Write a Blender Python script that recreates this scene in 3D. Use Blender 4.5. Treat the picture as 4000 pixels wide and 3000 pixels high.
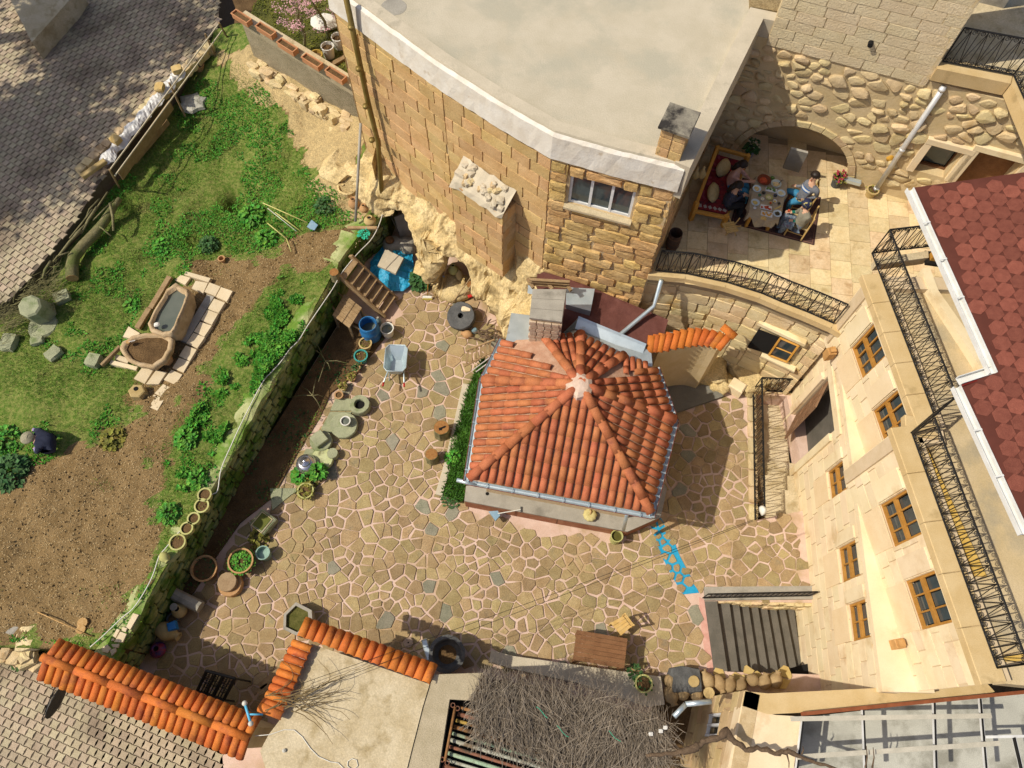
import bpy, bmesh, math, random
import numpy as np
from mathutils import Vector, Matrix
from mathutils.geometry import tessellate_polygon
random.seed(7)
R = math.radians
scene = bpy.context.scene
for o in list(bpy.data.objects): bpy.data.objects.remove(o)
col = scene.collection

FPX, CAMH = 3043.0, 20.0                       # focal length in pixels of the 4000 px wide picture, metres above courtyard
NX, NY = -35.0, 1370.0                         # where the vertical vanishing point lies from the picture centre
TH = math.atan(math.hypot(NX, NY) / FPX); RO = math.atan2(NX, NY)
FWD = np.array([0, math.sin(TH), -math.cos(TH)]); DN = np.array([0, -math.cos(TH), -math.sin(TH)]); RT = np.array([1., 0, 0])
CA, SA = math.cos(RO), math.sin(RO)
cam = bpy.data.cameras.new('camera'); camo = bpy.data.objects.new('camera', cam); col.objects.link(camo)
cam.sensor_width = 36; cam.lens = 36 * FPX / 4000; cam.clip_end = 2000; cam.clip_start = .1
ux = CA * RT + SA * DN; vy = CA * DN - SA * RT
camo.matrix_world = Matrix(((ux[0], -vy[0], -FWD[0], 0), (ux[1], -vy[1], -FWD[1], 0), (ux[2], -vy[2], -FWD[2], CAMH), (0, 0, 0, 1)))
scene.camera = camo
SUN_EL, SUN_AZ = R(51), R(12.5)              # shadows run to +X turned 12.5 degrees to +Y
world = bpy.data.worlds.new('World'); scene.world = world; world.use_nodes = True
wn = world.node_tree; bg = wn.nodes['Background']
sky = wn.nodes.new('ShaderNodeTexSky'); sky.sky_type = 'NISHITA'; sky.sun_disc = False
sky.sun_elevation = SUN_EL; sky.sun_rotation = math.pi * 1.5 - SUN_AZ
sky.air_density = .6; sky.dust_density = 2.0; sky.ozone_density = 0
wn.links.new(sky.outputs[0], bg.inputs[0]); bg.inputs[1].default_value = .14
sl = bpy.data.lights.new('sun', 'SUN'); sl.energy = 4.2; sl.angle = R(.6); sl.color = (1, .93, .80)
so = bpy.data.objects.new('sun', sl); col.objects.link(so)
ld = Vector((math.cos(SUN_AZ) * math.cos(SUN_EL), math.sin(SUN_AZ) * math.cos(SUN_EL), -math.sin(SUN_EL)))
so.rotation_euler = ld.to_track_quat('-Z', 'Y').to_euler(); so.location = (-20, -5, 30)
scene.view_settings.view_transform = 'Standard'; scene.view_settings.look = 'None'
scene.view_settings.exposure = .0; scene.view_settings.gamma = 1
scene.render.engine = 'CYCLES'; scene.render.resolution_x = 1024; scene.render.resolution_y = 768

def ray(u, v):
    u -= 2000; v -= 1500
    return FPX * FWD + (u * SA + v * CA) * DN + (u * CA - v * SA) * RT
def P(u, v, z):
    d = ray(u, v); t = (CAMH - z) / (-d[2]); return Vector((d[0] * t, d[1] * t, z))
KD = 4000 / 2212
def F(x, y, z=0): return P(x * KD, y * KD, z)                       # a point of the whole view, 2212 px wide, at height z
def W(c, r, x, y, z=0): return P(c * 1000 + x / 2.212, r * 750 + y / 2.212, z)   # a point of one of the 4 x 4 enlarged tiles
def Wp(c, r, x, y): return (c * 1000 + x / 2.212, r * 750 + y / 2.212)
def Fp(x, y): return (x * KD, y * KD)
def onwall(uv, A, B):                                               # where a pixel's line of sight meets the upright plane through A and B
    d = ray(*uv); ax, ay = A[0], A[1]; nx, ny = -(B[1] - A[1]), B[0] - A[0]
    t = (ax * nx + ay * ny) / (d[0] * nx + d[1] * ny); return Vector((d[0] * t, d[1] * t, CAMH + d[2] * t))
V = lambda *a: Vector(a)

MATS = {}
def mat(name, c1, c2=None, sc=3., rough=.85, bump=.0, bsc=30., rnd=.0, metal=0., grain=.0, gsc=60., hue=.0, c3=None, sc3=1.2, t3=.55, spec=.3, trans=0., detail=6, alpha=1, mask=None, ior=1.45, isl=True):
    m = bpy.data.materials.new(name); m.use_nodes = True; nt = m.node_tree; N = nt.nodes; L = nt.links
    b = N['Principled BSDF']; b.inputs['Roughness'].default_value = rough; b.inputs['Metallic'].default_value = metal
    b.inputs['Specular IOR Level'].default_value = spec; b.inputs['IOR'].default_value = ior
    if trans: b.inputs['Transmission Weight'].default_value = trans
    if alpha < 1: b.inputs['Alpha'].default_value = alpha
    geo = N.new('ShaderNodeNewGeometry'); pos = geo.outputs['Position']
    def noise(s, d=detail, ro=.6):
        n = N.new('ShaderNodeTexNoise'); n.inputs['Scale'].default_value = s; n.inputs['Detail'].default_value = d
        n.inputs['Roughness'].default_value = ro; L.new(pos, n.inputs['Vector']); return n.outputs[0]
    def mix(f, a, c, bt='MIX'):
        x = N.new('ShaderNodeMix'); x.data_type = 'RGBA'; x.blend_type = bt
        for i, s in ((0, f), (6, a), (7, c)):
            if hasattr(s, 'links'): L.new(s, x.inputs[i])
            elif i == 0: x.inputs[0].default_value = s
            else: x.inputs[i].default_value = (*s, 1)
        return x.outputs[2]
    def rng(s, a, c, lo=0., hi=1.):
        x = N.new('ShaderNodeMapRange'); L.new(s, x.inputs[0])
        for i, q in enumerate((a, c, lo, hi)): x.inputs[i + 1].default_value = q
        return x.outputs[0]
    out = mix(rng(noise(sc), .36, .64), c1, c2 or tuple(x * .8 for x in c1))
    if c3: out = mix(rng(noise(sc3), t3 - .05, t3 + .09), out, c3)
    if mask:                                                        # a painted attribute: what grows or lies where
        for an, cc in mask:
            at = N.new('ShaderNodeAttribute'); at.attribute_name = an
            mm = N.new('ShaderNodeMath'); mm.operation = 'ADD'; L.new(at.outputs['Fac'], mm.inputs[0])
            L.new(rng(noise(4.5, 5), .3, .7, -.35, .35), mm.inputs[1])
            out = mix(rng(mm.outputs[0], .38, .62), out, mix(rng(noise(9), .4, .62), *cc))
    if grain: out = mix(1.0, out, mix(rng(noise(gsc, 3, .7), .33, .67), (1 - grain,) * 3, (1 + grain,) * 3), 'MULTIPLY')
    if rnd or hue:
        oi = N.new('ShaderNodeObjectInfo'); ad = N.new('ShaderNodeMath'); ad.operation = 'ADD'
        L.new(oi.outputs['Random'], ad.inputs[0])
        if isl: L.new(geo.outputs['Random Per Island'], ad.inputs[1])
        else: ad.inputs[1].default_value = 0
        fr = N.new('ShaderNodeMath'); fr.operation = 'FRACT'; L.new(ad.outputs[0], fr.inputs[0])
        hs = N.new('ShaderNodeHueSaturation'); L.new(out, hs.inputs['Color'])
        L.new(rng(fr.outputs[0], 0, 1, 1 - rnd, 1 + rnd), hs.inputs['Value'])
        m7 = N.new('ShaderNodeMath'); m7.operation = 'MULTIPLY'; L.new(fr.outputs[0], m7.inputs[0]); m7.inputs[1].default_value = 7.31
        f7 = N.new('ShaderNodeMath'); f7.operation = 'FRACT'; L.new(m7.outputs[0], f7.inputs[0])
        L.new(rng(f7.outputs[0], 0, 1, .5 - hue, .5 + hue), hs.inputs['Hue'])
        out = hs.outputs[0]
    L.new(out, b.inputs['Base Color'])
    if bump:
        bp = N.new('ShaderNodeBump'); bp.inputs['Strength'].default_value = min(1, bump); bp.inputs['Distance'].default_value = .03
        L.new(noise(bsc, 5, .65), bp.inputs['Height']); L.new(bp.outputs[0], b.inputs['Normal'])
    MATS[name] = m; return m

OFF = {}
class MB:
    """collects shapes in world coordinates, then becomes ONE mesh object"""
    def __init__(s): s.v = []; s.f = []; s.mi = []
    def add(s, vs, fs, mi=0):
        n = len(s.v); s.v += [tuple(p) for p in vs]; s.f += [tuple(i + n for i in f) for f in fs]; s.mi += [mi] * len(fs); return s
    def box(s, c, size, rz=0, ch=0, rot=None, mi=0):
        x, y, z = size[0] / 2, size[1] / 2, size[2] / 2
        M = rot if rot is not None else Matrix.Rotation(rz, 3, 'Z'); c = Vector(c)
        if not ch:
            vs = [(a * x, b * y, e * z) for a in (-1, 1) for b in (-1, 1) for e in (-1, 1)]
            fs = [(0, 1, 3, 2), (4, 6, 7, 5), (0, 4, 5, 1), (2, 3, 7, 6), (0, 2, 6, 4), (1, 5, 7, 3)]
        else:
            ch = min(ch, x * .9, y * .9, z * .9); vs = []
            for sg, (hx, hy, hz) in ((-1, (x, y, z)), (1, (x, y, z))):
                vs += [(-hx + ch, -hy + ch, sg * hz), (hx - ch, -hy + ch, sg * hz), (hx - ch, hy - ch, sg * hz), (-hx + ch, hy - ch, sg * hz)]
            for zz in (-z + ch, z - ch): vs += [(-x, -y, zz), (x, -y, zz), (x, y, zz), (-x, y, zz)]
            fs = [(3, 2, 1, 0), (4, 5, 6, 7)]
            for i in range(4):
                j = (i + 1) % 4; fs += [(i, j, 8 + j, 8 + i), (8 + i, 8 + j, 12 + j, 12 + i), (12 + i, 12 + j, 4 + j, 4 + i)]
        return s.add([c + M @ Vector(p) for p in vs], fs, mi)
    def prism(s, poly, z0, z1, inset=0., mi=0, cap0=True, holes=None):
        """poly: xy points CCW; z0/z1 numbers or functions of (x,y)"""
        a = sum(poly[i][0] * poly[(i + 1) % len(poly)][1] - poly[(i + 1) % len(poly)][0] * poly[i][1] for i in range(len(poly)))
        if a < 0: poly = poly[::-1]
        g0 = z0 if callable(z0) else (lambda x, y: z0); g1 = z1 if callable(z1) else (lambda x, y: z1)
        loops = [poly] + [list(h) for h in (holes or [])]
        allp = [p for l in loops for p in l]; n = len(allp)
        tri = tessellate_polygon([[Vector((p[0], p[1], 0)) for p in l] for l in loops])
        vs = [(p[0], p[1], g0(p[0], p[1])) for p in allp] + [(p[0], p[1], g1(p[0], p[1])) for p in allp]; fs = []
        for t in tri:
            A, B, C = (allp[i] for i in t)
            if (B[0] - A[0]) * (C[1] - A[1]) - (B[1] - A[1]) * (C[0] - A[0]) < 0: t = t[::-1]
            fs.append(tuple(i + n for i in t))
            if cap0: fs.append(tuple(t[::-1]))
        k = 0
        for li, l in enumerate(loops):
            m = len(l)
            ar = sum(l[i][0] * l[(i + 1) % m][1] - l[(i + 1) % m][0] * l[i][1] for i in range(m))
            for i in range(m):
                j = (i + 1) % m; q = (k + i, k + j, k + j + n, k + i + n)
                if (ar > 0) != (li == 0): q = q[::-1]
                fs.append(q)
            k += m
        return s.add(vs, fs, mi)
    def tube(s, pts, r, n=6, cap=True, mi=0, closed=False):
        pts = [Vector(p) for p in pts]; m = len(pts); rr = r if hasattr(r, '__len__') else [r] * m
        vs = []; up = Vector((0, 0, 1)); pn = None
        for i, p in enumerate(pts):
            if closed: d = pts[(i + 1) % m] - pts[i - 1]
            else: d = pts[min(i + 1, m - 1)] - pts[max(i - 1, 0)]
            if d.length < 1e-7: d = Vector((0, 0, 1))
            d.normalize()
            if pn is None: a = d.cross(up) if abs(d.z) < .95 else d.cross(Vector((1, 0, 0)))
            else: a = pn - d * pn.dot(d)
            if a.length < 1e-6: a = d.orthogonal()
            a.normalize(); pn = a; b = d.cross(a)
            vs += [p + (a * math.cos(2 * math.pi * k / n) + b * math.sin(2 * math.pi * k / n)) * rr[i] for k in range(n)]
        fs = []
        for i in range(m if closed else m - 1):
            o1, o2 = i * n, ((i + 1) % m) * n
            for k in range(n): fs.append((o1 + k, o1 + (k + 1) % n, o2 + (k + 1) % n, o2 + k))
        if cap and not closed: fs += [tuple(range(n))[::-1], tuple((m - 1) * n + k for k in range(n))]
        return s.add(vs, fs, mi)
    def lathe(s, prof, c, n=16, sx=1., sy=1., rot=None, mi=0, jit=0, seed=0):
        """prof: list of (radius, z) from bottom to top (may return inside)"""
        c = Vector(c); rg = random.Random(seed); vs = []; jr = [1 + rg.uniform(-jit, jit) for _ in range(n)]
        for r, z in prof:
            for k in range(n):
                a = 2 * math.pi * k / n; p = Vector((r * jr[k] * math.cos(a) * sx, r * jr[k] * math.sin(a) * sy, z)); vs.append(c + (rot @ p if rot is not None else p))
        fs = []
        for i in range(len(prof) - 1):
            for k in range(n): fs.append((i * n + k, i * n + (k + 1) % n, (i + 1) * n + (k + 1) % n, (i + 1) * n + k))
        fs += [tuple(range(n))[::-1], tuple((len(prof) - 1) * n + k for k in range(n))]
        return s.add(vs, fs, mi)
    def quad(s, a, b, c, d, mi=0): return s.add([a, b, c, d], [(0, 1, 2, 3)], mi)
    def build(s, name, m, parent=None, smooth=False, origin=None, **props):
        vs = np.array([tuple(p) for p in s.v], dtype=float)
        if parent is not None: off = OFF[parent]
        elif origin is not None: off = Vector(origin)
        else: off = Vector(((vs[:, 0].min() + vs[:, 0].max()) / 2, (vs[:, 1].min() + vs[:, 1].max()) / 2, vs[:, 2].min()))
        me = bpy.data.meshes.new(name); me.from_pydata((vs - np.array(off)).tolist(), [], s.f)
        for x in (m if isinstance(m, (list, tuple)) else [m]): me.materials.append(x)
        if any(s.mi): me.polygons.foreach_set('material_index', s.mi)
        if smooth: me.polygons.foreach_set('use_smooth', [True] * len(s.f))
        me.update()
        return place(name, me, parent, off, **props)
def place(name, me, parent, off, **props):
    o = bpy.data.objects.new(name, me); col.objects.link(o)
    if parent is not None: o.parent = parent
    else: o.location = off
    OFF[o] = Vector(off)
    for k, x in props.items():
        if x is not None: o[k] = x
    return o
def thing(name, label, category, loc, group=None, **k):
    o = bpy.data.objects.new(name, None); o.empty_display_size = .1; col.objects.link(o); o.location = loc; OFF[o] = Vector(loc)
    o['label'] = label; o['category'] = category
    if group: o['group'] = group
    return o
def piece(name, me, parent, loc, rot=None, scale=(1, 1, 1)):
    """a copy of shared mesh data set down at a world place under its parent"""
    o = bpy.data.objects.new(name, me); col.objects.link(o); o.parent = parent
    T = Matrix.Translation(Vector(loc) - OFF[parent])
    o.matrix_local = T @ (rot.to_4x4() if rot is not None else Matrix()) @ Matrix.Diagonal((*scale, 1))
    OFF[o] = OFF[parent]; return o
def copy_thing(o, loc, rz=0, label=None, scale=None):
    def rec(a, par):
        c = a.copy(); col.objects.link(c); c.parent = par; OFF[c] = OFF.get(a, Vector())
        for ch in a.children: rec(ch, c)
        return c
    c = rec(o, None); c.location = loc; c.rotation_euler = (0, 0, rz)
    if scale: c.scale = (scale,) * 3 if not hasattr(scale, '__len__') else scale
    if label: c['label'] = label
    OFF[c] = Vector(loc); return c
def smooth_mesh(me): me.polygons.foreach_set('use_smooth', [True] * len(me.polygons)); return me

# rough stone blocks, unit size, shared
def block_mesh(name, seed, rnd=.16, jit=.05, m=None, n=2):
    rg = random.Random(seed); bm = bmesh.new(); bmesh.ops.create_cube(bm, size=1)
    bmesh.ops.subdivide_edges(bm, edges=bm.edges[:], cuts=n, use_grid_fill=True)
    for v in bm.verts:
        p = v.co * 2
        q = Vector(p); k = (abs(q.x) ** 6 + abs(q.y) ** 6 + abs(q.z) ** 6) ** (1 / 6)
        sph = q / max(k, 1e-6); v.co = (q.lerp(sph, rnd * 4 if rnd < .25 else 1)) * .5
        v.co += Vector((rg.uniform(-jit, jit), rg.uniform(-jit, jit), rg.uniform(-jit, jit))) * .6
    me = bpy.data.meshes.new(name); bm.to_mesh(me); bm.free()
    if m: me.materials.append(m)
    return me
# polygons: Voronoi cells inside a rectangle cut to a test
def clip(poly, px, py, nx, ny):
    out = []
    for i in range(len(poly)):
        a, b = poly[i], poly[(i + 1) % len(poly)]
        da = (a[0] - px) * nx + (a[1] - py) * ny; db = (b[0] - px) * nx + (b[1] - py) * ny
        if da <= 0: out.append(a)
        if (da < 0) != (db < 0):
            t = da / (da - db); out.append((a[0] + (b[0] - a[0]) * t, a[1] + (b[1] - a[1]) * t))
    return out
def inside(p, poly):
    x, y = p[0], p[1]; r = False
    for i in range(len(poly)):
        a, b = poly[i], poly[i - 1]
        if (a[1] > y) != (b[1] > y) and x < (b[0] - a[0]) * (y - a[1]) / (b[1] - a[1]) + a[0]: r = not r
    return r
def area(p): return .5 * sum(p[i][0] * p[(i + 1) % len(p)][1] - p[(i + 1) % len(p)][0] * p[i][1] for i in range(len(p)))
def voronoi(poly, dist, seed, ok=None, aniso=1., var=.45):
    rg = random.Random(seed); xs = [p[0] for p in poly]; ys = [p[1] for p in poly]
    x0, x1, y0, y1 = min(xs) - dist, max(xs) + dist, min(ys) - dist, max(ys) + dist
    pts = []; cell = {}; g = dist; ax = aniso
    n = int((x1 - x0) * (y1 - y0) / (dist * dist * ax) * 9)
    for _ in range(n):
        p = (rg.uniform(x0, x1), rg.uniform(y0, y1)); d = dist * rg.uniform(1 - var, 1 + var * .6); k = (int(p[0] / g / ax), int(p[1] / g)); good = True
        for i in (-2, -1, 0, 1, 2):
            for j in (-2, -1, 0, 1, 2):
                for q, dq in cell.get((k[0] + i, k[1] + j), ()):
                    if ((q[0] - p[0]) / ax) ** 2 + (q[1] - p[1]) ** 2 < (.5 * (d + dq)) ** 2: good = False
            if not good: break
        if good: cell.setdefault(k, []).append((p, d)); pts.append((p, k))
    res = []
    for p, k in pts:
        if not inside(p, poly) or (ok and not ok(p)): continue
        c = [(p[0] - 3 * g * ax, p[1] - 3 * g), (p[0] + 3 * g * ax, p[1] - 3 * g), (p[0] + 3 * g * ax, p[1] + 3 * g), (p[0] - 3 * g * ax, p[1] + 3 * g)]
        for i in (-3, -2, -1, 0, 1, 2, 3):
            for j in (-3, -2, -1, 0, 1, 2, 3):
                for q, _ in cell.get((k[0] + i, k[1] + j), ()):
                    if q is p: continue
                    c = clip(c, (p[0] + q[0]) / 2, (p[1] + q[1]) / 2, (q[0] - p[0]) / ax ** 2, q[1] - p[1])
                    if len(c) < 3: break
        if len(c) >= 3: res.append(c)
    return res
def inset(poly, d):
    c = poly
    n = len(poly)
    if area(poly) < 0: poly = poly[::-1]; c = poly
    for i in range(n):
        a, b = poly[i], poly[(i + 1) % n]; ex, ey = b[0] - a[0], b[1] - a[1]; l = math.hypot(ex, ey)
        if l < 1e-6: continue
        nx, ny = ey / l, -ex / l
        c = clip(c, a[0] - nx * d, a[1] - ny * d, nx, ny)
        if len(c) < 3: return []
    o = []
    for p in c:
        if not o or math.hypot(p[0] - o[-1][0], p[1] - o[-1][1]) > .015: o.append(p)
    return o if len(o) > 2 else []
def soften(poly, t=.22):
    o = []; n = len(poly)
    for i in range(n):
        a, b, c = poly[i - 1], poly[i], poly[(i + 1) % n]
        o.append((b[0] + (a[0] - b[0]) * t, b[1] + (a[1] - b[1]) * t)); o.append((b[0] + (c[0] - b[0]) * t, b[1] + (c[1] - b[1]) * t))
    return o
def slab(poly, z0, z1, bev=.012, tilt=(0, 0), dome=0, to3=None):
    """a stone with a rounded rim; returns verts, faces.  to3 maps (x, y, h) to space"""
    n = len(poly); cx = sum(p[0] for p in poly) / n; cy = sum(p[1] for p in poly) / n; t3 = to3 or (lambda x, y, h: (x, y, h))
    r = max(math.hypot(p[0] - cx, p[1] - cy) for p in poly); k = 1 - min(.4, bev / max(r, .02))
    hh = lambda x, y: (x - cx) * tilt[0] + (y - cy) * tilt[1]
    vs = [t3(p[0], p[1], z0) for p in poly] + [t3(p[0], p[1], z1 - bev * .7 + hh(*p)) for p in poly]
    vs += [t3(cx + (p[0] - cx) * k, cy + (p[1] - cy) * k, z1 + hh(*p)) for p in poly]
    fs = []
    for i in range(n):
        j = (i + 1) % n; fs += [(i, j, n + j, n + i), (n + i, n + j, 2 * n + j, 2 * n + i)]
    if dome:
        vs.append(t3(cx, cy, z1 + dome)); fs += [(2 * n + i, 2 * n + (i + 1) % n, 3 * n) for i in range(n)]
    else: fs.append(tuple(2 * n + i for i in range(n)))
    return vs, fs
def pieces_from(cells, parent, name, m, mapfn, stuffname, limit=300, seed=1, keep=None):
    """the largest cells become objects of their own, the rest one joined part"""
    cells = sorted(cells, key=lambda c: -abs(area(c)) * (1 if keep is None or keep(c) else .001))
    rest = MB()
    for i, c in enumerate(cells):
        vs, fs = mapfn(c, i)
        if i < limit: MB().add(vs, fs).build(name, m(i) if callable(m) else m, parent)
        else: rest.add(vs, fs)
    if rest.f: rest.build(stuffname, m(1) if callable(m) else m, parent, kind='stuff')
# ================================================================== materials of the place
m_mortar = mat('mortar', (.54, .375, .285), (.62, .46, .37), sc=2.2, rough=.95, grain=.12, bump=.25, bsc=25, c3=(.40, .28, .15), sc3=.8, t3=.54)
m_pave = mat('paving_stone', (.29, .205, .095), (.35, .26, .13), sc=4, rough=.88, bump=.35, bsc=22, rnd=.20, hue=.013, grain=.25, gsc=38, c3=(.26, .205, .115), sc3=3, t3=.62)
m_pave2 = mat('grey_paving_stone', (.20, .19, .13), (.26, .24, .17), sc=4, rough=.88, bump=.35, bsc=22, rnd=.15, hue=.012, grain=.22, gsc=38)
m_soil = mat('soil', (.095, .055, .022), (.15, .09, .038), sc=2.5, rough=1, bump=.9, bsc=22, grain=.45, gsc=45)
m_tuff = mat('tuff_rock', (.54, .40, .18), (.62, .49, .26), sc=1.6, rough=.95, bump=1, bsc=7, grain=.26, gsc=22, c3=(.30, .22, .10), sc3=2.6, t3=.57)
m_house = mat('house_stone', (.50, .315, .13), (.57, .385, .18), sc=2.5, rough=.93, bump=.6, bsc=16, rnd=.13, hue=.012, grain=.16, gsc=40)
m_joint = mat('joint_lime', (.46, .33, .17), (.56, .43, .25), sc=6, rough=.96, bump=.4, bsc=30, grain=.15)
m_white = mat('whitewash', (.70, .66, .58), (.62, .56, .46), sc=2.4, rough=.9, bump=.35, bsc=14, grain=.06, c3=(.42, .32, .2), sc3=3.2, t3=.68)
m_roofc = mat('roof_screed', (.45, .395, .285), (.51, .45, .335), sc=1.4, rough=.92, bump=.2, bsc=30, grain=.15, gsc=50, c3=(.41, .375, .28), sc3=.8, t3=.55)
m_kerb = mat('screed_kerb', (.46, .40, .29), (.53, .46, .34), sc=2, rough=.92, bump=.2, grain=.1, c3=(.28, .25, .18), sc3=1.4, t3=.66)
m_cream = mat('cream_ashlar', (.70, .56, .34), (.76, .63, .41), sc=1.6, rough=.85, bump=.12, bsc=22, rnd=.06, hue=.008, grain=.05, c3=(.60, .44, .24), sc3=1.3, t3=.60)
m_creamj = mat('cream_joint', (.56, .43, .26), (.62, .49, .32), sc=3, rough=.9, grain=.06)
m_cornice = mat('cornice_stone', (.52, .37, .17), (.58, .43, .22), sc=2.4, rough=.88, bump=.15, grain=.1, c3=(.38, .27, .12), sc3=2.2, t3=.65)
m_tile = mat('roof_tile', (.37, .112, .043), (.45, .155, .065), sc=3, rough=.8, bump=.25, bsc=35, rnd=.10, hue=.008, grain=.18, gsc=45, c3=(.29, .09, .045), sc3=2.2, t3=.6)
m_tile2 = mat('coping_tile', (.47, .125, .018), (.54, .165, .032), sc=3, rough=.75, bump=.25, rnd=.12, hue=.008, grain=.2, gsc=45, c3=(.33, .085, .022), sc3=3, t3=.57)
m_ridgeb = mat('roof_mortar', (.42, .23, .14), (.52, .33, .22), sc=5, rough=.95, bump=.5, grain=.15)
m_trav = mat('terrace_tile', (.60, .45, .24), (.68, .54, .32), sc=3.5, rough=.7, bump=.1, rnd=.17, hue=.012, grain=.1, gsc=24, c3=(.47, .33, .16), sc3=3.2, t3=.6)
m_terrj = mat('terrace_joint', (.34, .26, .15), rough=.95)
m_conc = mat('annex_concrete', (.46, .37, .22), (.56, .47, .31), sc=1.8, rough=.95, bump=.35, bsc=14, grain=.16, gsc=30, c3=(.36, .28, .15), sc3=2.4, t3=.56)
m_grey = mat('grey_stone', (.29, .265, .215), (.36, .33, .27), sc=2.6, rough=.85, bump=.2, grain=.14, c3=(.22, .20, .16), sc3=2, t3=.6)
m_dark = mat('dark_slate', (.075, .07, .055), (.11, .10, .085), sc=3, rough=.6, bump=.15, grain=.1)
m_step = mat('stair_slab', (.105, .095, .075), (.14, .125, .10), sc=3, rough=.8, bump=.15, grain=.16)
m_zinc = mat('zinc_sheet', (.50, .58, .60), (.60, .68, .70), sc=3, rough=.35, metal=.65, bump=.06, bsc=8, grain=.05, c3=(.42, .38, .28), sc3=3.5, t3=.68)
m_metal = mat('pale_pipe', (.66, .66, .64), (.58, .56, .52), sc=5, rough=.4, metal=.3, grain=.06)
m_iron = mat('black_iron', (.018, .017, .016), (.03, .028, .025), sc=8, rough=.5, metal=.4)
m_wood = mat('weathered_wood', (.27, .175, .085), (.35, .24, .125), sc=6, rough=.85, bump=.4, bsc=30, rnd=.15, grain=.2, gsc=50)
m_brown = mat('brown_plank', (.165, .075, .03), (.21, .10, .042), sc=6, rough=.75, bump=.3, bsc=40, rnd=.14, grain=.18, gsc=50)
m_pine = mat('honey_wood', (.50, .235, .035), (.58, .30, .06), sc=6, rough=.55, bump=.1, rnd=.08, grain=.1)
m_paver = mat('street_paver', (.38, .305, .20), (.44, .36, .245), sc=4, rough=.9, bump=.35, rnd=.14, hue=.015, grain=.22, gsc=50, c3=(.23, .18, .12), sc3=.5, t3=.54)
m_gap = mat('paver_sand', (.11, .085, .06), (.14, .11, .08), sc=8, rough=1, grain=.3)
m_moss = mat('mossy_stone', (.20, .235, .075), (.29, .31, .13), sc=3, rough=.95, bump=.7, bsc=14, rnd=.16, hue=.02, grain=.2, c3=(.085, .15, .018), sc3=1.3, t3=.48)
m_rub = mat('rubble_stone', (.55, .42, .22), (.60, .47, .27), sc=2.2, rough=.93, bump=.7, bsc=13, rnd=.16, hue=.012, grain=.12, c3=(.44, .31, .14), sc3=1.8, t3=.60)
m_plaster = mat('grey_plaster', (.33, .275, .17), (.40, .335, .22), sc=3, rough=.95, bump=.4, bsc=22, grain=.22, gsc=40)
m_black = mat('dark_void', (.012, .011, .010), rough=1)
m_glass = mat('window_glass', (.03, .045, .05), (.05, .07, .075), sc=2, rough=.06, spec=.8)
m_shing = mat('red_shingle', (.17, .050, .032), (.21, .066, .042), sc=9, rough=.9, bump=.4, bsc=60, rnd=.2, grain=.25, gsc=90)
m_gravel = mat('roof_gravel', (.24, .17, .08), (.32, .24, .12), sc=12, rough=1, bump=.9, bsc=30, grain=.4, gsc=40)

def struct(o): o['kind'] = 'structure'; return o
def wall_axes(A, B):
    A = Vector((A[0], A[1])); B = Vector((B[0], B[1])); d = B - A; L = d.length; d /= L
    n = Vector((d.y, -d.x))                                         # outward = right hand of A -> B
    return A, d, n, L
def stone_wall(parent, name, A, B, z0, z1, m, row=(.28, .36), ln=(.4, .75), depth=.16, gap=.018, seed=1, holes=(), jit=.045, rnd=.14, proud=0., protr=.02, variants=5):
    """upright coursed wall: every block an object under parent.  z0 / z1 may be functions of the distance s along A->B"""
    A, d, n, L = wall_axes(A, B); rg = random.Random(seed); f0 = z0 if callable(z0) else (lambda s: z0); f1 = z1 if callable(z1) else (lambda s: z1)
    ms = [block_mesh(name, seed * 31 + i, rnd, jit, m) for i in range(variants)]
    zmin = min(f0(0), f0(L / 2), f0(L)); zmax = max(f1(0), f1(L / 2), f1(L)); z = zmin; ang = math.atan2(d.y, d.x)
    while z < zmax - .04:
        h = rg.uniform(*row); s = -rg.uniform(0, ln[0]) 
        while s < L:
            l = rg.uniform(*ln); a, b = max(s, 0), min(s + l, L); s += l
            if b - a < .07: continue
            c = (a + b) / 2; lo, hi = max(z, f0(c)), min(z + h, f1(c))
            if hi - lo < .05: continue
            segs = [(a, b, lo, hi)]
            for (h0, h1, g0, g1) in holes:
                new = []
                for (p, q, e, g) in segs:
                    if q <= h0 or p >= h1 or g <= g0 or e >= g1: new.append((p, q, e, g)); continue
                    if p < h0 - .06: new.append((p, h0, e, g))
                    if q > h1 + .06: new.append((h1, q, e, g))
                    if e < g0 - .05: new.append((max(p, h0), min(q, h1), e, g0))
                    if g > g1 + .05: new.append((max(p, h0), min(q, h1), g1, g))
                segs = new
            for (p, q, e, g) in segs:
                if q - p < .05 or g - e < .04: continue
                pr = proud + rg.uniform(-protr, protr); cc = A + d * ((p + q) / 2) - n * (depth / 2 - pr)
                piece(name, rg.choice(ms), parent, (cc.x, cc.y, (e + g) / 2), Matrix.Rotation(ang, 3, 'Z') @ Matrix.Rotation(rg.choice((0, math.pi)), 3, 'Y'), (q - p - gap, depth, g - e - gap))
        z += h
def wall_body(parent, name, A, B, z0, z1, thick, m, back=0.02, holes=()):
    """mortar body behind the blocks, with its openings, between A and B"""
    A, d, n, L = wall_axes(A, B); mb = MB(); ang = math.atan2(d.y, d.x)
    xs = sorted({0, L} | {h for q in holes for h in q[:2]}); zs = sorted({z0, z1} | {h for q in holes for h in q[2:4]})
    for i in range(len(xs) - 1):
        for j in range(len(zs) - 1):
            cx, cz = (xs[i] + xs[i + 1]) / 2, (zs[j] + zs[j + 1]) / 2
            if any(h[0] < cx < h[1] and h[2] < cz < h[3] for h in holes): continue
            c = A + d * cx - n * (back + thick / 2); mb.box((c.x, c.y, cz), (xs[i + 1] - xs[i], thick, zs[j + 1] - zs[j]), ang)
    return mb.build(name, m, parent)
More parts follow.
